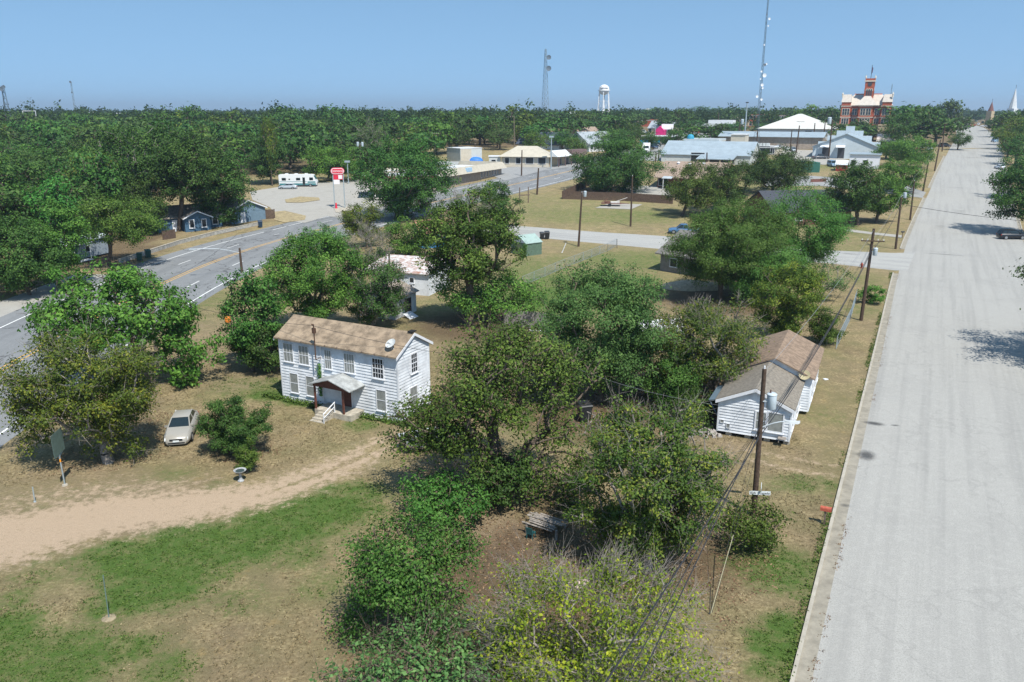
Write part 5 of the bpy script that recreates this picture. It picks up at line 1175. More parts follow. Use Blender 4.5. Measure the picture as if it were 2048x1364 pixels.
# low concrete wall along the yards
def low_wall(label,pxs,h,w_,m,name='low_wall'):
    pts=[P(*p) for p in pxs]; t=thing(name,label,'wall',pts[0]); c=MB(); cp=MB()
    for a,b in zip(pts[:-1],pts[1:]):
        a=a-pts[0]; b=b-pts[0]; u=(b-a).normalized(); v=Vector((-u.y,u.x,0))*w_
        c.hexa([a,b,b+v,a+v],[p+Vector((0,0,h)) for p in (a,b,b+v,a+v)]); v2=Vector((-u.y,u.x,0))
        cp.hexa([p+Vector((0,0,h+.002)) for p in (a-v2*.03,b-v2*.03,b+v+v2*.03,a+v+v2*.03)],[p+Vector((0,0,h+.08)) for p in (a-v2*.03,b-v2*.03,b+v+v2*.03,a+v+v2*.03)])
    c.build('wall',m,t); cp.build('coping',M_concs,t); return t
M_lw=mat('stained_concrete',(.36,.35,.32),.9,.35,2,bump=.2)
low_wall('long low concrete wall along the far edge of the highway',[(240,527),(302,507),(360,488),(430,470),(520,450)],.6,.22,M_lw)
low_wall('long white low wall behind the flat roofed strip building',[(860,330),(930,331),(1002,332)],1.3,.3,mat('white_wall',(.5,.53,.55),.8,.15,2))
low_wall('red brick planter wall by the far side lane',[(1622,365),(1652,364)],.9,.3,M_brick)
# small things in the yards
b=P(1290,418); 
t=thing('utility_trailer','rusty flat utility trailer parked on the concrete slab in the field','trailer',P(1222,412),-.1)
c=MB(); c.box(-2.2,-1,.55,2.2,1,.7); c.tube((2.2,-.5,.6),(4,0,.6),.05); c.tube((2.2,.5,.6),(4,0,.6),.05); c.tube((-2.2,-1,.7),(-.8,-1,1.6),.05); c.tube((-2.2,1,.7),(-.8,1,1.6),.05); c.box(-1.5,-.6,.7,-.2,.5,1.1); c.build('frame',mat('rusty_brown',(.16,.08,.06),.8,.3,4),t)
c=MB(); c.box(-.1,-.7,.71,1.9,.7,1.0); c.tube((1.,0,1),(3.6,.2,1.9),.06); c.build('load',mat('white_load',(.55,.53,.5),.8,.3,3),t)
for s_ in (-1,1): o=MB().tube((-.3,s_*1.05,.36),(-.3,s_*1.25,.36),.36,n=16).build('wheel',M_blk,t)
t=thing('sign_frame','two legged wooden sign frame standing at the highway edge','sign frame',P(1048,406),.4)
for x in (-1.1,1.1): MB().box(x-.09,-.09,0,x+.09,.09,3.6).build('leg',M_wood,t)
MB().box(-1.4,-.12,1.7,1.4,-.091,1.95).build('rail',M_wood,t)
t=thing('round_barrel','orange round drum under the column tree at the highway edge','drum',P(456,644)); MB().lathe([(.3,0),(.32,.05),(.32,.25),(.30,.27),(.32,.3),(.32,.55),(.3,.58)],16).build('drum',mat('orange_plastic',(.62,.2,.03),.6),t,True); MB().lathe([(.29,.582),(.28,.61),(.05,.62)],16).build('lid',mat('orange_plastic',(.62,.2,.03)),t)
# flat-bottomed boat beneath the pecan
t=thing('flat_boat','pale grey flat bottomed boat lying under the left limb of the largest pecan','boat',P(862,893),math.radians(28)); t.scale=(1.1,1.1,1.1)
M_al=mat('pale_aluminium',(.55,.58,.60),.4,.15,3,metal=.3); M_ali=mat('boat_inside_grey',(.15,.16,.17),.6,.2,3)
L0=[(-1.7,-.6,.35),(1.5,-.62,.35),(1.5,.62,.35),(-1.7,.6,.35)]; L1=[(-1.85,-.75,.85),(1.6,-.78,.82),(1.6,.78,.82),(-1.85,.75,.85)]
c=MB(); c.loft([L0,L1]); c.build('hull',M_al,t)
c=MB()
for a_,b_ in ((0,1),(1,2),(2,3),(3,0)): c.tube((L1[a_][0],L1[a_][1],L1[a_][2]+.04),(L1[b_][0],L1[b_][1],L1[b_][2]+.04),.05)
c.build('gunwale',M_al,t); c=MB(); c.hexa([(-1.7,-.66,.852),(1.5,-.69,.832),(1.5,.69,.832),(-1.7,.66,.852)],[(-1.7,-.66,.862),(1.5,-.69,.842),(1.5,.69,.842),(-1.7,.66,.862)]); c.build('floor',M_ali,t)
for x in (-.9,.6): MB().box(x-.14,-.68,.863,x+.14,.68,.9).build('thwart',M_al,t)
for x in (-1.2,1.): MB().box(x-.1,-.55,0,x+.1,.55,.36).build('support',M_wood,t)
# weathered plank lean-to with teal chair
t=thing('plank_pile','pile of weathered grey planks propped over posts under the pecan','lumber pile',P(1092,1062),math.radians(-24)); t.scale=(.85,.85,.7)
rnd=random.Random(9)
for i in range(12):
    y=-.9+i*.15; z=.95-abs(i-4)*.05+rnd.uniform(0,.06); L_=rnd.uniform(1.7,2.6); x=rnd.uniform(-.4,.3)
    c=MB(); c.hexa([(x-L_/2,y,z+.18),(x+L_/2,y+.05,z-.12),(x+L_/2,y+.17,z-.12),(x-L_/2,y+.12,z+.18)],[(x-L_/2,y,z+.23),(x+L_/2,y+.05,z-.08),(x+L_/2,y+.17,z-.08),(x-L_/2,y+.12,z+.23)]); c.build('plank',M_woodg,t)
for x,y in ((-1,-.8),(1,-.8),(-1,.8),(1,.8)): MB().box(x-.06,y-.06,0,x+.06,y+.06,.85).build('post',M_woodg,t)
t=thing('garden_chair','teal plastic garden chair in the shade beside the plank pile','chair',P(1062,1076),math.radians(150)); t.scale=(.8,.8,.8)
M_teal=mat('teal_plastic',(.025,.10,.10),.5); MB().box(-.24,-.24,.40,.24,.24,.44).build('seat',M_teal,t); MB().hexa([(-.24,.2,.44),(.24,.2,.44),(.24,.24,.44),(-.24,.24,.44)],[(-.24,.3,.9),(.24,.3,.9),(.24,.34,.9),(-.24,.34,.9)]).build('backrest',M_teal,t)
for x in (-.21,.21):
    for y in (-.21,.21): MB().box(x-.025,y-.025,0,x+.025,y+.025,.4).build('leg',M_teal,t)
t=thing('sawhorse','pale A shaped frame leaning in the yard under the dense tree','frame',P(1188,862),.6)
for a_,b_ in (((-.9,0,0),(0,0,1.2)),((.5,.1,0),(0,0,1.2)),((-.1,.6,0),(0,.6,1.2))): MB().tube(a_,b_,.04).build('leg',M_woodg,t)
MB().tube((0,-.1,1.2),(0,.8,1.2),.045).build('beam',M_woodg,t)
o=MB(); rnd=random.Random(2); b=P(1405,868)
for i in range(46):
    x,y=rnd.gauss(0,.8),rnd.gauss(0,.45); s_=rnd.uniform(.06,.2); z=max(0,.5-abs(x)*.35-abs(y)*.5)*rnd.random(); o.hexa([(x-s_,y-s_,z),(x+s_,y-s_*.6,z),(x+s_*.8,y+s_,z),(x-s_,y+s_,z)],[(x-s_*.6,y-s_*.5,z+s_*1.1),(x+s_*.6,y-s_*.5,z+s_),(x+s_*.5,y+s_*.6,z+s_),(x-s_*.6,y+s_*.5,z+s_*1.2)])
q=o.build('rubble',mat('rubble',(.30,.27,.24),.9,.5,2.5)); q.location=b; tag(q,'heap of grey rubbish against the left side of the small white house','rubble',kind='stuff')
def scrap(label,px,rz,L,Wd,m):
    t=MB().hexa([(-L/2,-Wd/2,0),(L/2,-Wd/2,0),(L/2,Wd/2,.0),(-L/2,Wd/2,0)],[(-L/2,-Wd/2,.05),(L/2,-Wd/2,.09),(L/2,Wd/2,.05),(-L/2,Wd/2,.07)]).build('scrap_board',m); t.location=P(*px); t.rotation_euler=(0,0,rz); return tag(t,label,'board')
scrap('pale board lying in the grass right of the bottom yellow tree top',(1160,1168),.9,.9,.5,mat('pink_board',(.6,.45,.38),.8)); scrap('white plank on the ground before the grey board fence',(1078,662),-.2,2.2,.25,M_trim); scrap('small scrap of white paper on the verge by the small white house',(1651,759),.3,.35,.3,M_trim)
# ------------------------------------------------------------------ vehicles
M_tyre=mat('tyre_rubber',(.02,.02,.02),.8); M_rim=mat('wheel_rim',(.35,.36,.37),.35,metal=.6); M_cg=glass('car_glass',(.012,.02,.022),.05)
M_hl=mat('headlight_glass',(.6,.62,.62),.15,spec=.7); M_tl=mat('tail_light_red',(.35,.02,.02),.25)
def paint(n,c): return mat(n,c,.3,spec=.6)
def wheel(t,x,y,r=.33,w=.21):
    s=1 if y>0 else -1
    o=MB().tube((x,y-s*w,r),(x,y,r),r,n=18).build('wheel',M_tyre,t,True); MB().tube((x,y-.02*s,r),(x,y+.012*s,r),r*.62,n=14).build('rim',M_rim,o)
def body_rings(st,zb):
    R=[]
    for x,w,zt in st:
        R.append([(x,-w*.9,zb),(x,w*.9,zb),(x,w,zb+.12),(x,w*1.02,(zb+zt)*.55),(x,w*.97,zt-.12),(x,w*.82,zt),(x,-w*.82,zt),(x,-w*.97,zt-.12),(x,-w*1.02,(zb+zt)*.55),(x,-w,zb+.12)])
    return R
def car(label,base,rz,col,kind='sedan',cat='car',group=None,s=1.,name='parked_car'):
    b=base if isinstance(base,Vector) else P(*base); t=thing(name,label,cat,b,rz,group); t.scale=(s,s,s)
    if kind=='sedan':
        st=[(-2.38,.60,.72),(-2.3,.76,.90),(-1.7,.87,1.0),(-.4,.9,.97),(.95,.89,.96),(1.75,.86,.84),(2.2,.78,.70),(2.36,.62,.55)]; cb=[(-1.95,.70),(1.12,.74)]; ct=[(-1.15,.54),(.2,.56)]; zb,zr=.93,1.42
    elif kind=='suv':
        st=[(-2.3,.72,1.0),(-2.2,.86,1.08),(-1.4,.92,1.08),(.95,.92,1.06),(1.7,.9,.98),(2.2,.82,.84),(2.35,.68,.62)]; cb=[(-2.2,.80),(1.2,.80)]; ct=[(-1.85,.64),(.35,.64)]; zb,zr=1.05,1.68
    elif kind=='pickup':
        st=[(-2.85,.85,1.05),(-2.75,.95,1.08),(-.8,.96,1.08),(1.1,.96,1.08),(2.2,.93,1.0),(2.7,.86,.85),(2.82,.74,.62)]; cb=[(-.75,.86),(1.35,.86)]; ct=[(-.55,.70),(.6,.70)]; zb,zr=1.06,1.78
    else:
        st=[(-2.5,.85,1.15),(-2.4,.95,1.2),(1.2,.95,1.2),(2.0,.92,1.05),(2.45,.84,.85),(2.55,.7,.6)]; cb=[(-2.4,.88),(1.6,.86)]; ct=[(-2.3,.78),(.8,.74)]; zb,zr=1.18,1.95
    M=paint(*col); body=MB().loft(body_rings(st,.2 if kind in('sedan',) else .3)).build('body',M,t,True)
    (x0,w0),(x1,w1)=cb; (u0,v0),(u1,v1)=ct
    MB().hexa([(x0,-w0,zb-.05),(x1,-w1,zb-.05),(x1,w1,zb-.05),(x0,w0,zb-.05)],[(u0,-v0,zr-.04),(u1,-v1,zr-.04),(u1,v1,zr-.04),(u0,v0,zr-.04)]).build('glazing',M_cg,t)
    MB().hexa([(u0-.05,-v0-.03,zr-.05),(u1+.05,-v1-.03,zr-.05),(u1+.05,v1+.03,zr-.05),(u0-.05,v0+.03,zr-.05)],[(u0+.12,-v0+.1,zr+.03),(u1-.12,-v1+.1,zr+.03),(u1-.12,v1-.1,zr+.03),(u0+.12,v0-.1,zr+.03)]).build('roof',M,t,True)
    c=MB()
    for s_ in (-1,1):
        c.tube((x1,s_*(w1-.01),zb-.02),(u1,s_*v1,zr-.03),.04,n=5); c.tube((x0,s_*(w0-.01),zb-.02),(u0,s_*v0,zr-.03),.055,n=5)
        xm=(x0+x1)/2-.1; um=(u0+u1)/2; c.tube((xm,s_*(w0+w1)/2,zb-.02),(um,s_*(v0+v1)/2,zr-.03),.035,n=5)
        if kind in('suv','van'): xm=x0*.6; um=u0*.55; c.tube((xm,s_*(w0+w1)/2,zb-.02),(um,s_*(v0+v1)/2,zr-.03),.05,n=5)
    c.build('pillars',M,t)
    if kind=='pickup': MB().box(-2.7,-.8,1.085,-.85,.8,1.095).build('bed',M_blk,t)
    xf=st[-2][0]; xr=st[1][0]; wf=st[-2][1]; wr=st[1][1]; zf=st[-2][2]; zrr=st[1][2]
    for s_ in (-1,1):
        MB().hexa([(xf-.32,s_*wf*1.0-.02,zf-.22),(xf+.05,s_*wf*.98-.02,zf-.22),(xf+.05,s_*wf*.98+.02,zf-.22),(xf-.32,s_*wf*1.+.02,zf-.22)],[(xf-.3,s_*wf*.99-.02,zf-.06),(xf,s_*wf*.93-.02,zf-.06),(xf,s_*wf*.93+.02,zf-.06),(xf-.3,s_*wf*.99+.02,zf-.06)]).build('headlight_side',M_hl,t) if False else None
        c=MB(); y0,y1=sorted((s_*wf*.45,s_*wf*.97)); c.hexa([(xf-.02,y0,zf-.24),(xf+.10 if True else 0,y0,zf-.24),(xf+.06,y1,zf-.24),(xf-.05,y1,zf-.24)],[(xf-.08,y0,zf-.07),(xf+.03,y0,zf-.07),(xf,y1,zf-.07),(xf-.1,y1,zf-.07)]); c.build('headlight',M_hl,t)
        y0,y1=sorted((s_*wr*.62,s_*wr*1.0)); MB().box(xr-.09,y0,zrr-.32,xr+.04,y1,zrr-.12).build('tail_light',M_tl,t)
        MB().box(x1-.28,min(s_*w1,s_*(w1+.2)),zb+.02,x1-.16,max(s_*w1,s_*(w1+.2)),zb+.14).build('mirror',M,t)
    xn=st[-1][0]; MB().box(xn-.03,-.42,zf-.24,xn+.02,.42,zf-.12).build('grille',M_blk,t); MB().box(xn-.02,-.2,.38,xn+.045,.2,.5).build('number_plate',M_plate,t)
    MB().box(xn-.05,-.55,.26,xn+.022,.55,.34).build('bumper_vent',M_blk,t)
    wb={'sedan':(1.45,-1.4),'suv':(1.45,-1.4),'pickup':(1.85,-1.75),'van':(1.6,-1.55)}[kind]; wy=max(q[1] for q in st)*1.02
    for x in wb:
        for s_ in (-1,1): wheel(t,x,s_*wy,.33 if kind=='sedan' else .38)
    return t
b0=P(366,868); car('beige silver sedan parked in dappled shade beside the round bush',b0,math.radians(-78),('champagne_paint',(.30,.285,.25)),'sedan')
road_dir=math.atan2(.8917,.4526)
car('black wagon parked across the right side of the main street',(2022,478),math.radians(188-190),('black_paint',(.012,.014,.018)),'suv')
car('white sedan parked at the right kerb of the main street, facing away','x' and (1999,338),road_dir+.35,('white_paint',(.68,.69,.7)),'sedan')
car('pale blue van parked at the right kerb far up the main street',(1989,284),road_dir+.2,('pale_blue_paint',(.25,.38,.5)),'van')
car('black car under the big street oak far left of the main street',(1889,294),.2,('black_paint',(.012,.014,.018)),'suv')
car('white car in the yard near the far utility pole',(1859,301),-2.2,('white_paint',(.68,.69,.7)),'sedan')
car('dark grey pickup parked before the white gable warehouse',(1640,318),math.radians(2),('graphite_paint',(.06,.065,.075)),'pickup','pickup truck')
car('small light blue car near the little white building',(1664,333),-1.6,('steel_blue_paint',(.2,.3,.4)),'van')
car('blue pickup half hidden by the feathery trees beside the side street',(1367,467),math.radians(170),('dusty_blue_paint',(.06,.14,.26)),'pickup','pickup truck')
car('silver grey sedan parked in front of the motorhome',(576,378),math.radians(183),('silver_paint',(.33,.37,.4)),'sedan')
for i,(p_,c_,k_,l_) in enumerate((((1557,291),('white_paint',(.68,.69,.7)),'suv','white car leftmost in the lot, back row'),((1573,291),('white_paint',(.68,.69,.7)),'suv','white car right in the lot, back row'),((1557,299),('steel_blue_paint',(.2,.3,.4)),'suv','grey blue car in the lot, front row left'),((1573,300),('white_paint',(.68,.69,.7)),'sedan','white car in the lot, front row middle'),((1586,303),('silver_paint',(.33,.37,.4)),'suv','silver car in the lot, front row right'),
    ((1306,297),('navy_paint',(.03,.05,.09)),'pickup','dark blue truck parked right behind the white semi truck'),((1314,293),('black_paint',(.012,.014,.018)),'suv','black car parked behind the dark blue truck'),((1286,267),('white_paint',(.68,.69,.7)),'van','white van left of the tan building with the pink shed'),
    ((1931,252),('silver_paint',(.33,.37,.4)),'suv','silver car leftmost in the far end of main street'),((1937,256),('black_paint',(.012,.014,.018)),'suv','black car in the middle of the far main street'),((1946,252),('red_paint',(.4,.03,.03)),'sedan','red car crossing the far end of main street'),((1957,250),('white_paint',(.68,.69,.7)),'suv','white car at the far end of main street'),((1967,254),('white_paint',(.68,.69,.7)),'sedan','white car rightmost in the far end of main street'),((1965,247),('black_paint',(.012,.014,.018)),'van','black van at the right far end of main street'),((1953,244),('silver_paint',(.33,.37,.4)),'sedan','silver car farthest along main street'))):
    car(l_,p_,[-1.7,-1.6,-1.7,-1.5,-1.6,-1.2,-1.3,-.3,.6,1.2,.3,.9,2.6,1.,1.1][i],c_,k_,s=1.0 if i<6 else 1.05)
# motorhome
b=P(598,373); t=thing('motorhome','white and teal motorhome parked at the far edge of the forecourt','motorhome',b,math.radians(4)); t.scale=(.98,.98,.98)
M_rv=mat('motorhome_white',(.64,.65,.64),.4,.05,2); M_rt=mat('motorhome_teal',(.02,.16,.17),.4)
pr_=[(-5,.5),(4.9,.5),(5.05,1.3),(4.75,2.0),(4.2,3.1),(3.6,3.25),(-4.9,3.25),(-5,3.1)]
MB().prism(pr_,'y',-1.25,1.25).build('body',M_rv,t)
c=MB(); c.box(-4.9,-1.262,.55,4.8,-1.251,.95); c.box(2.6,-1.264,1.1,4.7,-1.252,1.45); c.box(-4.9,-1.264,1.35,2.4,-1.252,1.45); c.build('stripe',M_rt,t)
MB().hexa([(4.77,-1.1,2.0),(4.79,-1.1,2.0),(4.79,1.1,2.0),(4.77,1.1,2.0)],[(4.3,-1.05,2.95),(4.32,-1.05,2.95),(4.32,1.05,2.95),(4.3,1.05,2.95)]).build('windscreen',glass('rv_glass',(.02,.12,.13)),t)
for x0,x1,z0,z1 in ((-4.2,-3.1,1.7,2.4),(-.4,.7,1.75,2.4),(3.1,4.1,1.75,2.5),(-2.4,-2.0,1.9,2.2)): o=MB().box(x0,-1.272,z0,x1,-1.253,z1).build('window',M_cg,t)
MB().box(1.3,-1.275,.55,1.95,-1.254,2.5).build('door',M_cg,t)
for x in (-2.6,3.3):
    for s_ in (-1,1): wheel(t,x,s_*1.27,.42,.3)
for x in (-3,-.5,2.2): MB().box(x-.4,-.4,3.251,x+.4,.4,3.5).build('roof_unit',M_rv,t)
# semi truck
b=P(1292,308); t=thing('semi_truck','white bonneted semi truck parked on the far road','truck',b,math.radians(-105)); t.scale=(1.1,1.1,1.1)
MB().prism([(-1.6,.9),(1.3,.9),(1.2,1.9),(.7,2.8),(-.2,3.6),(-1.6,3.7)],'y',-1.2,1.2).build('cab',M_rv,t); MB().prism([(1.31,.7),(3.1,.7),(3.1,1.5),(1.31,1.95)],'y',-.95,.95).build('bonnet',M_rv,t)
MB().box(-6,-.5,.8,-1.61,.5,1.05).build('chassis',M_blk,t); MB().hexa([(1.22,-1.,1.95),(1.25,-1.,1.95),(1.25,1.,1.95),(1.22,1.,1.95)],[(.8,-.95,2.7),(.83,-.95,2.7),(.83,.95,2.7),(.8,.95,2.7)]).build('windscreen',M_cg,t); MB().box(3.1,-.7,.8,3.15,.7,1.4).build('grille',M_blk,t)
for x in (2.3,-3.8,-5.2):
    for s_ in (-1,1): wheel(t,x,s_*1.2,.5,.3)
# fuel station sign
b=P(673,417); tp=ZA(346,b.y); t=thing('fuel_sign','tall red and white fuel station sign with oval name board and price panels','sign',b,math.radians(8))
M_sr=mat('sign_red',(.62,.03,.06),.4); M_sw=mat('sign_white',(.75,.72,.72),.4)
W_=ZA(0,b.y); px=b.y/F*1.04; S=px
def capsule(hw,hh,n=10): return [(hw-hh+hh*math.cos(a),hh*math.sin(a)) for a in np.linspace(-math.pi/2,math.pi/2,n)]+[(-hw+hh+hh*math.cos(a),hh*math.sin(a)) for a in np.linspace(math.pi/2,1.5*math.pi,n)]
zc=ZA(353,b.y); ox=6*S
MB().prism([(x+ox,z+zc) for x,z in capsule(12.8*S,6.2*S)],'y',-.25,.25).build('name_board',M_sr,t)
MB().prism([(x+ox,z+zc) for x,z in capsule(12.0*S,5.4*S)],'y',-.27,-.251).build('white_border',M_sw,t); MB().prism([(x+ox,z+zc) for x,z in capsule(11.0*S,4.3*S)],'y',-.29,-.271).build('red_field',M_sr,t)
text('lettering','conoco',7.2*S,M_sw,t,(ox,-.30,zc+.05),(math.pi/2,0,0),.01)
z1,z2=ZA(370,b.y),ZA(360,b.y); MB().box(ox-8*S,-.2,z1,ox+9*S,.2,z2).build('price_board',M_sr,t); MB().box(ox+1*S,-.22,z1+.15,ox+8*S,-.201,z2-.1).build('price_panel',M_sw,t)
MB().box(ox-8*S,-.2,ZA(379,b.y),ox+3*S,.2,z1-.02).build('lower_board',M_sw,t)
for x in (ox-9*S,ox+10*S): MB().box(x-.11,-.11,0,x+.11,.11,z2+.05).build('post',M_galv,t)
MB().lathe([(.3,0),(.3,.1),(.22,.5),(.16,1.3)],12,(ox-6*S,-.5,0)).build('bollard',M_sr,t)
flat('sign_island_pavement',[(668,418),(712,412),(716,420),(672,426)],M_concs,.1)
flat('dirt_island_pavement',[(570,400),(600,394),(638,396),(640,401),(605,406),(572,406)],mat('dry_turf',(.31,.25,.14),.95,.4,1.5),.1)
flat('dry_verge_pavement',[(548,440),(548,424),(570,422),(612,432),(610,440),(570,446)],mat('dry_turf',(.31,.25,.14)),.05)
# ------------------------------------------------------------------ the town
def tb(nm,label,cat,A,B,yeave,depth,rise,axis_,mw,mr,ov=.4,yr=None,flatroof=False,side=False,wins=(),wm=None,group=None,parapet=.5,rake=None):
    a=P(*A); b=P(*B)
    if A[0]>1260:      # this part of town follows the street grid
        k=(B[0]-1024)/F; c_,s_=math.cos(TH),math.sin(TH); K=-(a.z-CH)*s_; L=(k*(a.y*c_+K)-a.x)/(.905+.426*k*c_); b=a+Vector((.905*L,-.426*L,0))
    d=b-a; L=d.length; rz=math.atan2(d.y,d.x); t=thing(nm,label,cat,a,rz,group); H=ZA(yeave,a.y)-a.z
    if flatroof:
        MB().box(0,0,-1,L,depth,H).build('wall',mw,t)
        r=MB(); r.box(-ov,-ov,H+.002,L+ov,depth+ov,H+.25); r.build('roof',mr,t)
        if parapet:
            r=MB(); e=.3
            for x0,y0,x1,y1 in ((-ov,-ov,L+ov,-ov+e),(-ov,depth+ov-e,L+ov,depth+ov),(-ov,-ov+e,-ov+e,depth+ov-e),(L+ov-e,-ov+e,L+ov,depth+ov-e)): r.box(x0,y0,H+.252,x1,y1,H+.25+parapet)
            r.build('parapet',mw,t)
    elif axis_=='hip':
        MB().box(0,0,-1,L,depth,H).build('wall',mw,t); m_=min(L,depth)/2
        MB().hexa([(-ov,-ov,H+.002),(L+ov,-ov,H+.002),(L+ov,depth+ov,H+.002),(-ov,depth+ov,H+.002)],[(m_*.98,m_*.96,H+rise),(L-m_*.98,m_*.96,H+rise),(L-m_*.98,depth-m_*.96,H+rise),(m_*.98,depth-m_*.96,H+rise)]).build('roof',mr,t)
    else: gable_house(t,L,depth,H,rise,axis_,mw,mr,ov=ov,side=side,thick=.18,z0=-.6,rake=rake)
    for w in wins:
        f,u,z,w_,h_=w[:5]; M=side_mats(L,depth)[f]; ln=L if f in 'fb' else depth
        if len(w)>5 and w[5]=='d': c=MB(); c.box(ln*u-w_/2,-.06,0,ln*u+w_/2,.02,h_); c.xf(M); c.build('garage_door' if w_>1.8 else 'door',w[6] if len(w)>6 else M_trim,t)
        else: window(t,M,ln*u,z,w_,h_,sill=False,fr=.1,mf=wm or M_trim)
    return t,L,H
M_cream=mat('cream_metal',(.44,.40,.32),.7,.1,1); M_tanw=mat('tan_boards',(.33,.27,.215),.85,.2,1.2); M_beige=mat('beige_wall',(.52,.47,.38),.85,.1,1)
M_ribw=mat('pale_grey_metal_wall',(.50,.52,.50),.6,.1,.8); M_blr=mat('blue_grey_metal_roof',(.33,.39,.42),.45,.12,.5,metal=.15); M_whr=mat('white_membrane_roof',(.56,.57,.57),.7,.08,.5)
M_tbr=mat('tan_brick',(.43,.34,.22),.9,.15,2); M_bra=mat('brown_metal_roof',(.14,.095,.085),.7,.2,1); M_tns=mat('pinkish_tan_shingles',(.29,.22,.17),.95,.15,1.2,bump=.3)
M_orb=mat('orange_red_brick',(.37,.09,.045),.85,.2,1.5); M_lst=mat('pale_limestone',(.60,.54,.44),.85,.1,2); M_paleb=mat('pale_blue_wall',(.48,.54,.57),.7,.08,.8)
M_tile=mat('pale_roof_slate',(.48,.43,.37),.8,.12,.8); M_ridge=mat('red_ridge_tile',(.55,.12,.06),.7); M_dkg=mat('dark_shopfront',(.05,.05,.055),.3,spec=.5)
M_nvr=mat('navy_shingles',(.07,.085,.12),.9,.2,1); M_pink=mat('hot_pink_paint',(.62,.02,.17),.5,.05,2); M_tl2=mat('teal_paint',(.03,.25,.38),.6); M_gry=mat('grey_shingle_far',(.30,.33,.35),.9,.15,.8)
wn=lambda n,z,w,h,f='f',a=.08,b=.92:[(f,a+(b-a)*i/(max(n-1,1)),z,w,h) for i in range(n)]
# strip building by the highway
t,L,H=tb('strip_building','flat roofed strip building with cream mansard and tan board wall beside the highway','shop',(906,374),(1003,349),348,14,0,'x',M_tanw,M_whr,ov=.2,flatroof=True,parapet=0)
c=MB(); c.hexa([(-14,-1.3,H-.3),(L+1.3,-1.3,H-.3),(L+1.3,0,H-.3),(-14,0,H-.3)],[(-14,-.2,H+1.5),(L+.2,-.2,H+1.5),(L+.2,.1,H+1.5),(-14,.1,H+1.5)]); c.hexa([(L+.01,-.1,H-.3),(L+1.3,-.1,H-.3),(L+1.3,15,H-.3),(L+.01,15,H-.3)],[(L+.01,-.1,H+1.5),(L+.2,-.1,H+1.5),(L+.2,14.,H+1.5),(L+.01,14.,H+1.5)]); c.build('mansard',M_cream,t)
MB().box(-14,-.01,0,-.01,13,H).build('wing',M_tanw,t); MB().box(-14,-.0,H+.01,-.2,13,H+.3).build('wing_roof',M_whr,t)
for i in range(7): window(t,Matrix(),L*(.56+.058*i),1.3,.8,1.9,fr=.06,sill=False)
MB().box(L*.12,-.05,1.2,L*.16,-.0,2.3).build('notice',mat('yellow_notice',(.5,.45,.15),.6),t); MB().box(L*.2,-1.1,H+.1,L*.3,-.6,H+1.2).build('faded_panel',mat('faded_blue_panel',(.35,.5,.62),.6),t)
tb('shop_building','long cream hip roofed building with dark windows at the road junction','shop',(1003,333),(1097,335),313,9,3.2,'hip',M_beige,M_cream,ov=1.,wins=[('f',.12,1,1.3,1.8),('f',.36,1,1.5,1.8),('f',.6,1,2.4,1.9),('f',.86,1,2.4,1.9)],rake=.6)
t,L,H=tb('shop_building','row of shops with white porch and brown fascia right of the cream roof','shop',(1101,334),(1158,324),312,15,0,'x',M_tbr,M_bra,ov=.3,flatroof=True,parapet=0)
MB().hexa([(-.5,-3,H-.2),(L*.48,-3,H-.2),(L*.48,.0,H-.2),(-.5,.0,H-.2)],[(-.3,-.3,H+1.7),(L*.48,-.3,H+1.7),(L*.48,.0,H+1.7),(-.3,.0,H+1.7)]).build('porch_roof',M_whr,t); MB().hexa([(L*.49,-3.,H-.1),(L+.3,-3.,H-.1),(L+.3,0,H-.1),(L*.49,0,H-.1)],[(L*.49,-2.6,H+1.6),(L+.3,-2.6,H+1.6),(L+.3,0,H+1.6),(L*.49,0,H+1.6)]).build('fascia',M_bra,t)
for i in range(5): MB().box(L*(.02+.22*i),-2.9,0,L*(.02+.22*i)+.25,-2.65,H-.1).build('porch_post',M_bra,t)
for u in (.3,.55,.8): window(t,Matrix(),L*u,.4,2.5,2.1,pane=M_dkg,sill=False)
t,L,H=tb('box_shed','white box shaped metal shed with large roll door behind the low wall','shed',(921,326),(964,323),298,9,0,'x',M_ribw,M_whr,ov=.1,flatroof=True,parapet=0,wins=[('f',.26,0,4.2,4.6,'d',M_beige)])
tb('small_shed','small white shed attached left of the cream building','shed',(978,333),(1001,333),314,6,0,'x',M_ribw,M_whr,ov=.2,flatroof=True,parapet=0,wins=[('f',.4,1,1.4,1.2)])
t=thing('tarpaulin_heap','bright blue tarpaulin over a dark heap beside the white box shed','tarpaulin',P(949,324)); rnd=random.Random(4); n=12
MB().loft([[(x*r_*math.cos(i/n*6.283)*(1+.15*rnd.random()),1.6*r_*math.sin(i/n*6.283),z) for i in range(n)] for x,r_,z in ((3,1,0),(3,.9,.9),(3,.6,1.5),(3,.2,1.7))]).build('cover',mat('blue_tarpaulin',(.02,.15,.5),.5),t,True)
# gas station canopy behind the corner oak
b=P(800,392); t=thing('fuel_canopy','fuel station canopy with faded red fascia behind the corner oak','canopy',b,.15); 
MB().box(-9,-5,4.6,9,5,5.1).build('canopy_roof',M_whr,t); MB().box(-9.1,-5.1,4.5,9.1,-5.02,5.2).build('fascia',M_redr,t)
for x in (-6,6):
    for y in (-2.5,2.5): MB().box(x-.2,y-.2,0,x+.2,y+.2,4.6).build('column',M_sw,t)
tb('station_shop','low station shop building behind the corner oak','shop',(760,372),(870,366),348,10,0,'x',M_beige,M_whr,ov=.3,flatroof=True,wins=[('f',.3,.4,5,2.2),('f',.7,.4,5,2.2)])
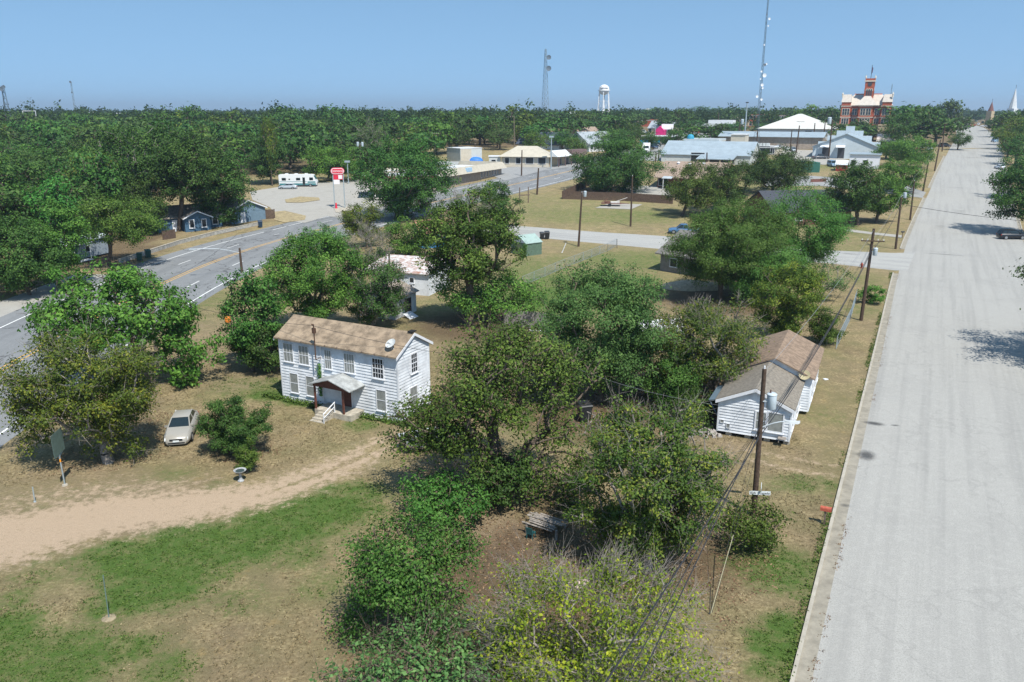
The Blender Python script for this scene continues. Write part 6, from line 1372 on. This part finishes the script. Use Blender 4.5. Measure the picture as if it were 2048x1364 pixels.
# houses among the trees
tb('gabled_house','white gabled house with navy roof among the trees beyond the junction','house',(1117,300),(1141,297),287,20,4.,'y',M_trim,M_nvr,ov=.8)
tb('gabled_house','house with long tan roof between the two gabled houses','house',(1168,287),(1208,285),271,14,3.4,'x',M_beige,M_tns,ov=.8)
tb('gabled_house','white house with pale grey metal roof behind the live oak','house',(1178,304),(1238,300),288,14,4.2,'x',M_trim,M_gry,ov=.6,wins=wn(3,1,1.2,1.5))
t,L,H=tb('long_low_building','long low tan building with blue lower wall behind the semi truck','building',(1279,289),(1347,286),273,14,0,'x',M_tns,M_whr,ov=.8,flatroof=True,parapet=0,wins=[('f',.75,.5,3,2),('f',.92,.5,2,2)])
MB().box(0,-.12,0,L*.6,-.01,2.).build('lower_wall',M_tl2,t)
tb('tan_building','tan building with blue grey roof right behind the pink shed','building',(1296,268),(1342,268),256,16,3.6,'x',M_tbr,M_gry,ov=.5,wins=wn(3,1,1.6,2.2))
t,L,H=tb('pink_shed','small hot pink arched shed in front of the tan building','shed',(1309,271),(1328,270),262,6,2.4,'y',M_pink,M_pink,ov=.1)
t=thing('white_signboard','white signboard standing right of the pink shed','sign',P(1334,271)); MB().box(-3.2,-.15,3.2,3.2,.15,6.).build('board',M_sw,t); MB().box(-.2,.16,0,.2,.4,4).build('post',M_galv,t)
t,L,H=tb('teal_trim_building','white building with teal roof band and teal round tank','building',(1367,298),(1436,297),283,14,0,'x',M_paleb,M_beige,ov=.2,flatroof=True,parapet=.8,wins=[('f',.12,1,1.6,1.8),('f',.3,1,1.6,1.8)])
MB().box(-.4,-.45,H-.3,L+.4,-.21,H+.2).build('teal_band',M_tl2,t)
MB().lathe([(1.4,0),(1.4,1.6),(1.0,2.2),(.3,2.5)],16,(L*.12,4,H+.25)).build('tank',M_tl2,t,True)
t,L,H=tb('block_building','low white roofed building with the raised cream block on its roof','building',(1432,306),(1553,308),294,16,0,'x',M_beige,M_whr,ov=.3,flatroof=True,parapet=0,wins=[('f',.82,.2,5,2.6),('f',.93,.3,1.4,2.4)])
MB().box(L*.2,4,H+.26,L*.44,12,H+4.4).build('raised_block',M_cream,t); MB().box(L*.19,3.7,H+4.41,L*.45,12.3,H+4.7).build('block_roof',M_whr,t)
for i in range(5): MB().box(L*(.55+.05*i),8,H+.26,L*(.55+.05*i)+1.6,9.4,H+1.4).build('roof_unit',M_ribw,t)
# blue-grey metal warehouse
t,L,H=tb('metal_warehouse','long warehouse with pale blue grey metal roof and grey walls','warehouse',(1322,323),(1500,331),308,20,4.,'x',M_ribw,M_blr,ov=.4,wins=[('f',.42,.2,4.5,3.0),('f',.48,.2,2,2.6,'d',M_trim)])
MB().hexa([(L*.46,-8,H-1.0),(L*.86,-8,H-1.0),(L*.86,0,H+.1),(L*.46,0,H+.1)],[(L*.46,-8,H-.8),(L*.86,-8,H-.8),(L*.86,0,H+.3),(L*.46,0,H+.3)]).build('lean_to_roof',M_blr,t)
for u in (.48,.6,.72,.84): MB().box(L*u-.2,-7.8,-1,L*u+.2,-7.4,H-1).build('column',M_tbr,t)
MB().box(L*.47,-4,0,L*.85,-3.9,H-1.1).build('lean_to_shade',M_dkg,t)  # near-black sheet that paints in the shade under the lean-to roof
# tan roofed building
t,L,H=tb('tan_roof_building','building with a large pinkish tan shingle roof beside the fenced lot','building',(1314,375),(1436,382),353,22,3.2,'x',M_brick,M_tns,ov=1.,wins=[('f',.1,.6,2.4,2.2),('f',.7,.9,1.6,1.4)])
MB().hexa([(L*.12,-3,2.6),(L*.28,-3,2.6),(L*.28,-1.0,3.0),(L*.12,-1.0,3.0)],[(L*.12,-3,2.7),(L*.28,-3,2.7),(L*.28,-1.0,3.1),(L*.12,-1.0,3.1)]).build('door_canopy',M_metal,t); MB().box(L*.14,-2.9,0,L*.15,-2.7,2.6).build('canopy_post',M_trim,t)
for u,y in ((.2,9),(.62,9.5),(.45,5)): MB().lathe([(.35,-.3),(.35,.5),(.5,.52),(.1,.8)],12,(L*u,y,H+2.6)).build('roof_vent',M_trim,t)
# two big warehouses
t,L,H=tb('long_store','long tan warehouse with a row of doors and pale blue roof edge','warehouse',(1440,295),(1641,293),272,16,1.6,'x',M_tbr,M_blr,ov=1.,wins=[('f',.1+.125*i,0,5,4.2,'d',M_tanw) for i in range(8)])
t,L,H=tb('white_roof_hall','broad hall with a huge low white pitched roof','hall',(1515,277),(1660,277),257,44,7.0,'hip',M_ribw,mat('cream_roof',(.52,.51,.47),.7,.08,.5),ov=.8,wins=[('f',.7,2,3,2)])
# pale blue gable warehouse with stepped parapet
t,L,H=tb('gable_warehouse','pale blue white gable warehouse with stepped parapet behind it','warehouse',(1624,315),(1755,320),293,18,4.4,'y',M_paleb,M_blr,ov=.5,wins=[('f',.2,0,2.2,3.6,'d',M_dkg),('f',.44,0,2.2,3.6,'d',M_dkg)])
for i in range(7):
    w=L/7; hh=(0,2.2,4.0,5.6,4.0,2.2,0)[i]+1.2
    MB().box(w*i+.01,18.6,0,w*(i+1)-.01,19.1,H+hh).build('parapet_step',M_paleb,t)
for u in (.2,.44): MB().hexa([(L*u-1.8,-2,3.7),(L*u+1.2,-2,3.7),(L*u+1.2,0,4.3),(L*u-1.8,0,4.3)],[(L*u-1.8,-2,3.8),(L*u+1.2,-2,3.8),(L*u+1.2,0,4.4),(L*u-1.8,0,4.4)]).build('door_awning',M_trim,t)
tb('small_white_building','small white building with flat pale blue roof edge before the gable warehouse','building',(1697,336),(1757,338),309,12,0,'x',M_trim,M_blr,ov=.4,flatroof=True,parapet=0,wins=[('f',.15,1,1.3,1.5),('f',.55,.9,1.3,1.7)])
tb('red_shed','small dark red shed with a white edged roof by the grass strip','shed',(1671,342),(1692,343),329,5,1.,'x',mat('barn_red',(.25,.04,.03),.8),M_trim,ov=.3)
t=thing('green_container','dark green shipping container at the edge of the lot','container',P(1606,345)); MB().box(0,0,0,5,6,3.).build('container',mat('container_green',(.03,.12,.09),.6),t)
for i in range(8): MB().box(.2+.6*i,-.06,.15,.4+.6*i,-.001,2.85).build('rib',MT['container_green'],t)
t,L,H=tb('tan_brick_block','tall windowless tan brick block below the courthouse','building',(1752,283),(1793,284),253,14,0,'x',M_tbr,M_tbr,ov=.05,flatroof=True,parapet=.5)
t,L,H=tb('brown_roof_shop','low shop with pale pinkish metal roof in front of the tan brick block','shop',(1757,300),(1800,302),281,12,2.2,'x',M_dkg,mat('pale_pink_metal',(.5,.42,.38),.6,.1,1),ov=1.2)
tb('brick_shop','low reddish shop under the big street oak','shop',(1802,296),(1845,298),283,10,0,'x',M_orb,M_tbr,ov=.4,flatroof=True,parapet=0,wins=wn(3,.4,3,2))
t,L,H=tb('arcade_building','white roofed building with dark glazed front and brick piers','building',(1396,266),(1471,265),251,22,0,'x',M_dkg,M_whr,ov=1.4,flatroof=True,parapet=0)
MB().box(-1.6,-1.9,H-.6,L+1.6,-1.41,H+1.2).build('fascia',M_ribw,t)
for u in (.02,.45,.7,.97): MB().box(L*u-.6,-1.3,-.5,L*u+.6,-.05,H-.7).build('brick_pier',M_orb,t)
MB().box(L*.2,6,H+.3,L*.85,16,H+3).build('upper_roof',M_whr,t)
t,L,H=tb('main_street_block','red brick two storey block with white windows left of the courthouse trees','building',(1498,254),(1532,253),231,16,0,'x',M_orb,M_whr,ov=.2,flatroof=True,wins=wn(5,5.5,1.6,2.4)+wn(5,1,1.8,2.6))
tb('main_street_block','dark brick two storey block with many windows, right of the red one','building',(1533,254),(1566,253),232,16,0,'x',M_brick,M_whr,ov=.2,flatroof=True,wins=wn(6,5.5,1.4,2.4)+wn(6,1,1.4,2.6))
tb('main_street_block','low tan block with white cornice left of the red brick block','building',(1462,252),(1496,252),236,14,0,'x',M_tbr,M_whr,ov=.3,flatroof=True)
tb('distant_building','distant red walled store left of the white roofed building','building',(1283,253),(1310,253),241,14,0,'x',M_orb,M_whr,ov=.2,flatroof=True)
tb('distant_building','distant tan store on the skyline above the red store','building',(1288,243),(1333,242),232,16,0,'x',M_beige,M_beige,ov=.2,flatroof=True)
for l,A,B,ye,mw,mr in (('distant tan roofed hall at the left edge of the skyline',(0,246),(36,246),238,M_beige,M_tns),('distant grey shed right of the tan hall',(36,247),(50,247),241,M_ribw,M_gry),('distant white store on the left skyline',(198,241),(236,240),232,M_trim,M_whr),('distant pale blue silo building on the left skyline',(176,242),(184,242),229,M_tl2,M_whr),('distant cream store with white roof on the left skyline',(240,240),(270,239),231,M_beige,M_whr),
    ('distant white domed building near the water tower',(1131,242),(1160,242),229,M_trim,M_whr),('distant white roof below the water tower',(1187,247),(1236,246),236,M_paleb,M_whr),('distant pale roof left of the water tower',(1070,243),(1098,243),236,M_beige,M_whr),('distant pinkish brick house at the rust brown tree',(1036,262),(1047,261),244,M_tbr,M_tns)):
    tb('distant_building',l,'building',A,B,ye,14,3,'x',mw,mr,ov=.4)
# --- courthouse
CY=430.; cz=g(CY); x0=XA(1681,CY,cz+10); kk=(1783-1024)/F; CL=(kk*(CY*math.cos(TH)-(cz-CH)*math.sin(TH))-x0)/(.905+.426*kk*math.cos(TH))*.93
t=thing('courthouse','tall orange brick courthouse with pale hipped roofs and a square clock tower','courthouse',(x0,CY,cz),0); t.rotation_euler=(0,0,math.atan2(-.426,.905))
E_=ZA(211,CY)-cz; MB().box(0,0,0,CL,26,E_).build('wall',M_orb,t)
for u0,u1,dy in ((0,.2,-1.6),(.36,.64,-2.6),(.8,1,-1.6)): MB().box(CL*u0,dy,0,CL*u1,-.01,E_-.02).build('pavilion',M_orb,t)
c=MB()
for z in (E_-.5,E_*.62,E_*.34): c.box(-.25,-.25,z,CL+.25,-.011,z+.35)
for u0,u1,dy in ((0,.2,-1.6),(.36,.64,-2.6),(.8,1,-1.6)):
    for z in (E_-.5,E_*.62,E_*.34): c.box(CL*u0-.15,dy-.25,z,CL*u1+.15,dy-.01,z+.35)
c.build('stone_band',M_lst,t)
for u in (.05,.1,.15,.25,.3,.42,.47,.53,.58,.7,.75,.85,.9,.95):
    dy=-1.6 if u<.2 or u>.8 else -2.6 if .36<u<.64 else 0
    for z,h in ((E_*.70,E_*.2),(E_*.42,E_*.17),(E_*.06,E_*.2)):
        if .45<u<.55 and z<E_*.3: continue
        window(t,Matrix.Translation((0,dy,0)),CL*u,z,.95,h,mf=M_lst,sill=False,fr=.16,rows=2)
c=MB(); n=12; ar=[(CL*.5-2.6,E_*.28)]+[(CL*.5+2.6*math.cos(a),E_*.42+1.9*math.sin(a)) for a in np.linspace(math.pi,0,n)]+[(CL*.5+2.6,E_*.28)]
c.prism(ar,'y',-2.75,-2.62); c.build('entrance_arch',M_lst,t); c=MB(); c.prism([(CL*.5+(x-CL*.5)*.75,E_*.3+(z-E_*.3)*.8) for x,z in ar],'y',-2.8,-2.76); c.build('entrance_glass',M_dkg,t)
def pyramid(nm,xa,xb,ya,yb,z,xa2,xb2,ya2,yb2,z2,m): return MB().hexa([(xa,ya,z),(xb,ya,z),(xb,yb,z),(xa,yb,z)],[(xa2,ya2,z2),(xb2,ya2,z2),(xb2,yb2,z2),(xa2,yb2,z2)]).build(nm,m,t)
R_=ZA(191,CY)-cz
pyramid('main_roof',-.7,CL+.7,-.7,26.7,E_,CL*.22,CL*.78,9,17,R_+.6,M_tile)
pyramid('centre_roof',CL*.27,CL*.73,-3.4,20,E_+.02,CL*.495,CL*.505,5,14,ZA(186,CY)-cz,M_tile)
for s_,u in ((-1,.0),(1,1.)):
    xa=CL*u-.3 if s_<0 else CL-4.6; xb=xa+4.9
    MB().box(xa+.3,-1.7,E_+.01,xb-.3,8,E_+1.6).build('corner_dormer',M_orb,t); MB().hexa([(xa,-2.,E_+1.61),(xb,-2.,E_+1.61),(xb,8,E_+1.61),(xa,8,E_+1.61)],[(xa+.6,1,R_+.5),(xb-.6,1,R_+.5),(xb-.6,8,R_+.5),(xa+.6,8,R_+.5)]).build('corner_roof',M_tile,t)
    MB().lathe([(.35,0),(.35,1.4),(.5,1.5),(.05,2.6)],8,(CL*u,-1,R_-1.)).build('finial',M_lst,t)
MB().box(CL*.22,8.9,R_+.601,CL*.78,9.3,R_+1.0).build('ridge',M_ridge,t)
tw=CL*.19; tx=CL*.42; TT=ZA(157,CY)-cz; ty=3.
MB().box(tx,ty,E_,tx+tw,ty+tw,TT-1.6).build('tower',M_orb,t); MB().box(tx-.35,ty-.35,TT-1.6,tx+tw+.35,ty+tw+.35,TT-1.0).build('tower_cornice',M_lst,t); MB().box(tx-.1,ty-.1,TT-.99,tx+tw+.1,ty+tw+.1,TT).build('tower_parapet',M_orb,t)
for Mx in (Matrix.Translation((tx,ty,0)),Matrix.Translation((tx+tw,ty,0))@Matrix.Rotation(math.pi/2,4,'Z'),Matrix.Translation((tx,ty+tw,0))@Matrix.Rotation(-math.pi/2,4,'Z')):
    zb=E_+(TT-E_)*.36
    for u in (.27,.5,.73):
        c=MB(); w=tw*.08; h=(TT-E_)*.22; c.prism([(tw*u-w,zb)]+[(tw*u+w*math.cos(a),zb+h+w*math.sin(a)) for a in np.linspace(math.pi,0,8)]+[(tw*u+w,zb)],'y',-.14,.0); c.xf(Mx); c.build('belfry_opening',M_dkg,t)
        c=MB(); c.prism([(tw*u-w*1.6,zb+h*.8)]+[(tw*u+w*1.7*math.cos(a),zb+h+w*1.7*math.sin(a)) for a in np.linspace(math.pi,0,8)]+[(tw*u+w*1.6,zb+h*.8)],'y',-.10,.01); c.xf(Mx); c.build('arch_stone',M_lst,t)
    c=MB(); c.tube((tw*.5,-.12,zb+(TT-E_)*.42),(tw*.5,.02,zb+(TT-E_)*.42),tw*.22,n=20); c.xf(Mx); c.build('clock_face',M_dkg,t)
    c=MB(); c.box(tw*.28,-.11,TT-2.9,tw*.72,.01,TT-1.9); c.xf(Mx); c.build('louvre',M_dkg,t)
for x in (tx,tx+tw):
    for y in (ty,ty+tw): MB().lathe([(.3,0),(.3,.6),(.05,1.6)],8,(x,y,TT)).build('pinnacle',M_lst,t)
hp=ZA(130,CY)-cz; t2=thing('flagpole','flagpole with furled flags on top of the courthouse tower','flagpole',(x0+.905*(tx+tw/2)+.426*(ty+tw/2),CY-.426*(tx+tw/2)+.905*(ty+tw/2),cz+TT)); MB().tube((0,0,0),(0,0,hp-TT),.13).build('pole',M_blk,t2)
MB().hexa([(0,-.04,hp-TT-4.2),(.5,-.04,hp-TT-4.0),(.5,.04,hp-TT-4.0),(0,.04,hp-TT-4.2)],[(0,-.04,hp-TT-.6),(.7,-.04,hp-TT-1.6),(.7,.04,hp-TT-1.6),(0,.04,hp-TT-.6)]).build('flag',mat('dark_flag',(.09,.06,.12),.8),t2)
# --- water tower
WY=900.; wz=g(WY); wx=XA(1208,WY,40); wt=ZA(169,WY)-wz; wb=ZA(190,WY)-wz; wr=(wt-wb)*.52
t=thing('water_tower','white water tower with domed tank on tall legs','water tower',(wx,WY,wz)); M_wt=mat('water_tower_white',(.72,.73,.73),.5)
zc=wb+(wt-wb)*.42
MB().lathe([(.6,wb)]+[(wr*math.sin(a),zc-(zc-wb)*math.cos(a)) for a in np.linspace(.2,1.5,7)]+[(wr,zc),(wr,zc+1)]+[(wr*math.cos(a),zc+1+(wt-zc-1)*math.sin(a)) for a in np.linspace(.1,1.5,9)],32).build('tank',M_wt,t,True)
MB().lathe([(wr+.1,zc-.2),(wr+.9,zc-.2),(wr+.9,zc+.5),(wr+.1,zc+.5)],32).build('walkway',M_wt,t)
c=MB(); ring=[]
for i in range(6):
    a=i*math.pi/3+.3; q0=(1.35*wr*math.cos(a),1.35*wr*math.sin(a),0); q1=(.96*wr*math.cos(a),.96*wr*math.sin(a),zc); MB().tube(q0,q1,.45,.4).build('leg',M_wt,t); ring.append((q0,q1))
for k in (.33,.66):
    for i in range(6):
        p_=[Vector(ring[j%6][0]).lerp(Vector(ring[j%6][1]),k) for j in (i,i+1)]; c.tube(p_[0],p_[1],.15,n=5)
        p2=[Vector(ring[j%6][0]).lerp(Vector(ring[j%6][1]),k-.33) for j in (i,i+1)]; c.tube(p_[0],p2[1],.07,n=4); c.tube(p_[1],p2[0],.07,n=4)
c.build('bracing',M_wt,t); MB().tube((0,0,0),(0,0,wb+1),.7).build('riser_pipe',M_wt,t)
vd=math.atan2(-WY,-wx); 
for ch,da,sz in (('G',-.62,4.2),('i',-.38,4.),('D',-.16,2.2),('D',.04,2.2),('I',.2,2.2),('N',.34,2.2),('G',.52,2.2),('S',.68,2.2)):
    a=vd+da; text('lettering',ch,sz,M_let,t,((wr*.995+.1)*math.cos(a),(wr*.995+.1)*math.sin(a),zc+2.4),(math.radians(84),0,a+math.pi/2),.05)
px_,py_=XA(1296,1500,30),1500.; t=thing('water_tower','tiny white water tower far off right of the big one','water tower',(px_,py_,11)); h_=ZA(216,py_)-11
MB().lathe([(1,h_-8)]+[(5.5*math.sin(a),h_-4.5-4*math.cos(a)) for a in np.linspace(.2,3.0,9)],16).build('tank',M_wt,t,True); MB().tube((0,0,0),(0,0,h_-7),.9).build('stem',M_wt,t)
# --- lattice masts
M_mast=mat('mast_steel',(.20,.25,.28),.5); M_mastd=mat('mast_dark',(.10,.13,.15),.6)
def mast(label,px,Y,ytop,w0,w1,m,taper_to=1.,step_=4.,r=.12,dishes=(),whip=0,name='radio_mast',cat='mast',base_w=None,bh=0):
    z0=g(Y); H=ZA(ytop,Y)-z0; X=XA(px,Y,z0+(22-z0)); t=thing(name,label,cat,(X,Y,z0)); c=MB(); z=0
    def wd(z): 
        k=z/H
        if base_w and z<bh: return lerp(base_w,w0,z/bh)
        return lerp(w0,w1,k)
    def cor(z,i): a=i*2*math.pi/3+.4; return Vector((wd(z)*math.cos(a),wd(z)*math.sin(a),z))
    while z<H-.01:
        zn=min(z+step_,H)
        for i in range(3):
            c.tube(cor(z,i),cor(zn,i),r,n=4,cap=False); c.tube(cor(z,i),cor(zn,(i+1)%3),r*.5,n=3,cap=False); c.tube(cor(zn,i),cor(z,(i+1)%3),r*.5,n=3,cap=False); c.tube(cor(zn,i),cor(zn,(i+1)%3),r*.5,n=3,cap=False)
        z=zn
    c.build('lattice',m,t)
    if whip: MB().tube((0,0,H),(0,0,H+whip),.08).build('whip_antenna',m,t)
    for yp,dx,s_,col in dishes:
        zz=ZA(yp,Y)-z0; c=MB(); c.lathe([(.1,0),(s_*.7,.1*s_),(s_,.35*s_),(s_*.98,.42*s_),(.1,.2*s_)],14); c.xf(Matrix.Translation((dx,-wd(zz)-.4,zz))@Matrix.Rotation(math.pi/2,4,'X')); c.build('dish',mat('dish_'+col,(.66,.67,.68) if col=='white' else (.12,.15,.18),.5),t,True)
    return t
mast('tall tapered lattice tower left of the water tower with two dark dishes',1090,620,98,3.6,.7,M_mast,step_=4,r=.16,dishes=((115,2.3,1.7,'dark'),(137,2.3,1.9,'dark')))
mast('tallest mast, studded with white dishes, rising out of the picture above the low roofs',1518,325,-40,0.62,.22,M_mastd,step_=1.7,r=.05,base_w=2.0,bh=9,dishes=((130,.5,0.52,'dark'),(128,1.1,0.38,'white'),(143,-.6,0.38,'white'),(151,.7,0.75,'white'),(158,-.7,0.30,'white'),(170,.1,0.60,'white'),(176,.4,0.38,'white'),(193,-1.5,0.52,'white'),(199,.3,0.45,'white'),(90,-.3,0.30,'white'),(38,.8,0.45,'white'),(30,-.3,0.30,'dark'),(52,.6,0.30,'white')))
mast('dark mast with antenna cluster at the far left edge',13,420,172,2.0,.6,M_mastd,step_=3,r=.13,dishes=((172,-1.2,.9,'dark'),(174,1.4,.9,'dark'),(178,.2,1.1,'dark')))
mast('thin pale mast on the left skyline',150,700,163,1.0,.5,M_mast,step_=6,r=.12,dishes=((164,.2,1.,'dark'),(185,.3,.7,'dark')))
mast('faint short mast between the two left masts',68,900,201,1.0,.4,M_mast,step_=8,r=.14); mast('short thin mast on the skyline left of the wood top',389,900,210,1.,.5,M_mast,step_=8,r=.14)
mast('very thin mast beside the courthouse roof',1778,560,168,.35,.2,M_mast,step_=6,r=.06)
t=thing('floodlight_gantry','white goal like frame on the left skyline','gantry',(XA(60,520,18),520,g(520))); h_=ZA(222,520)-g(520)
for x in (-4.,4.): MB().tube((x,0,0),(x,0,h_),.18).build('leg',M_trim,t)
MB().tube((-4,0,h_),(4,0,h_),.18).build('beam',M_trim,t)
def lightmast(label,base,ytop,r=.18,head=True):
    b=P(*base); h=ZA(ytop,b.y)-b.z; t=thing('light_mast',label,'street light',b); MB().tube((0,0,0),(0,0,h),r*1.2,r*.7,10).build('post',M_galv,t); MB().box(-.7,-.3,h,.7,.3,h+.5).build('lamp_head',M_blk if head else M_galv,t); return t
lightmast('tall silver light mast above the long tan warehouse',(1489,275),206,.4); lightmast('silver street light in front of the shop row',(1102,338),275,.2,False); lightmast('silver street light behind the white semi truck',(1309,290),250,.22,False); lightmast('pale pole left of the big corner oak near the fuel sign',(697,368),325,.15,False)
b=P(2010,345); t=thing('street_light','grey street light arm reaching from the right side trees','street light',P(2075,352)); h_=10.; MB().tube((0,0,0),(0,0,h_),.12).build('post',M_galv,t); MB().path([(0,0,h_),(-1.5,0,h_+.9),(-3.2,0,h_+1.)],.07).build('lamp_arm',M_galv,t); MB().box(-4.2,-.2,h_+.85,-3.1,.2,h_+1.05).build('lamp_head',M_galv,t)
# --- steeples
def steeple(label,px,Y,yt,yb,w,mw,ms,k=.35):
    z0=g(Y); t=thing('church_steeple',label,'steeple',(XA(px,Y,z0+12),Y,z0),.5); H=ZA(yt,Y)-z0; B_=ZA(yb,Y)-z0
    MB().box(-w,-w,0,w,w,B_).build('tower',mw,t); MB().loft([[(w*1.05*math.cos(a+math.pi/8),w*1.05*math.sin(a+math.pi/8),B_+.01) for a in np.linspace(0,2*math.pi,9)[:-1]],[(.05*math.cos(a+math.pi/8),.05*math.sin(a+math.pi/8),H) for a in np.linspace(0,2*math.pi,9)[:-1]]]).build('spire',ms,t)
    MB().tube((0,0,H-.3),(0,0,H+2.),.12).build('finial',M_blk,t)
steeple('slender white church steeple at the right edge of the skyline',2025,560,176,217,2.4,M_trim,M_whr)
steeple('brown brick church steeple at the end of the main street',1982,640,203,222,2.0,M_tbr,M_brick)
# ------------------------------------------------------------------ air: closed box of thin haze around everything
hz=MB().box(-7200,-230,-1.2,7200,12300,130.).build('haze',None); tag(hz,kind='stuff'); hz['label']='thin summer haze'
hm=bpy.data.materials.new('haze'); hm.use_nodes=True; n_=hm.node_tree; n_.nodes.clear(); o_=n_.nodes.new('ShaderNodeOutputMaterial'); v_=n_.nodes.new('ShaderNodeVolumePrincipled')
v_.inputs['Color'].default_value=(.72,.87,1,1); v_.inputs['Density'].default_value=.00018; v_.inputs['Anisotropy'].default_value=.3; n_.links.new(v_.outputs[0],o_.inputs['Volume']); hz.data.materials.append(hm)
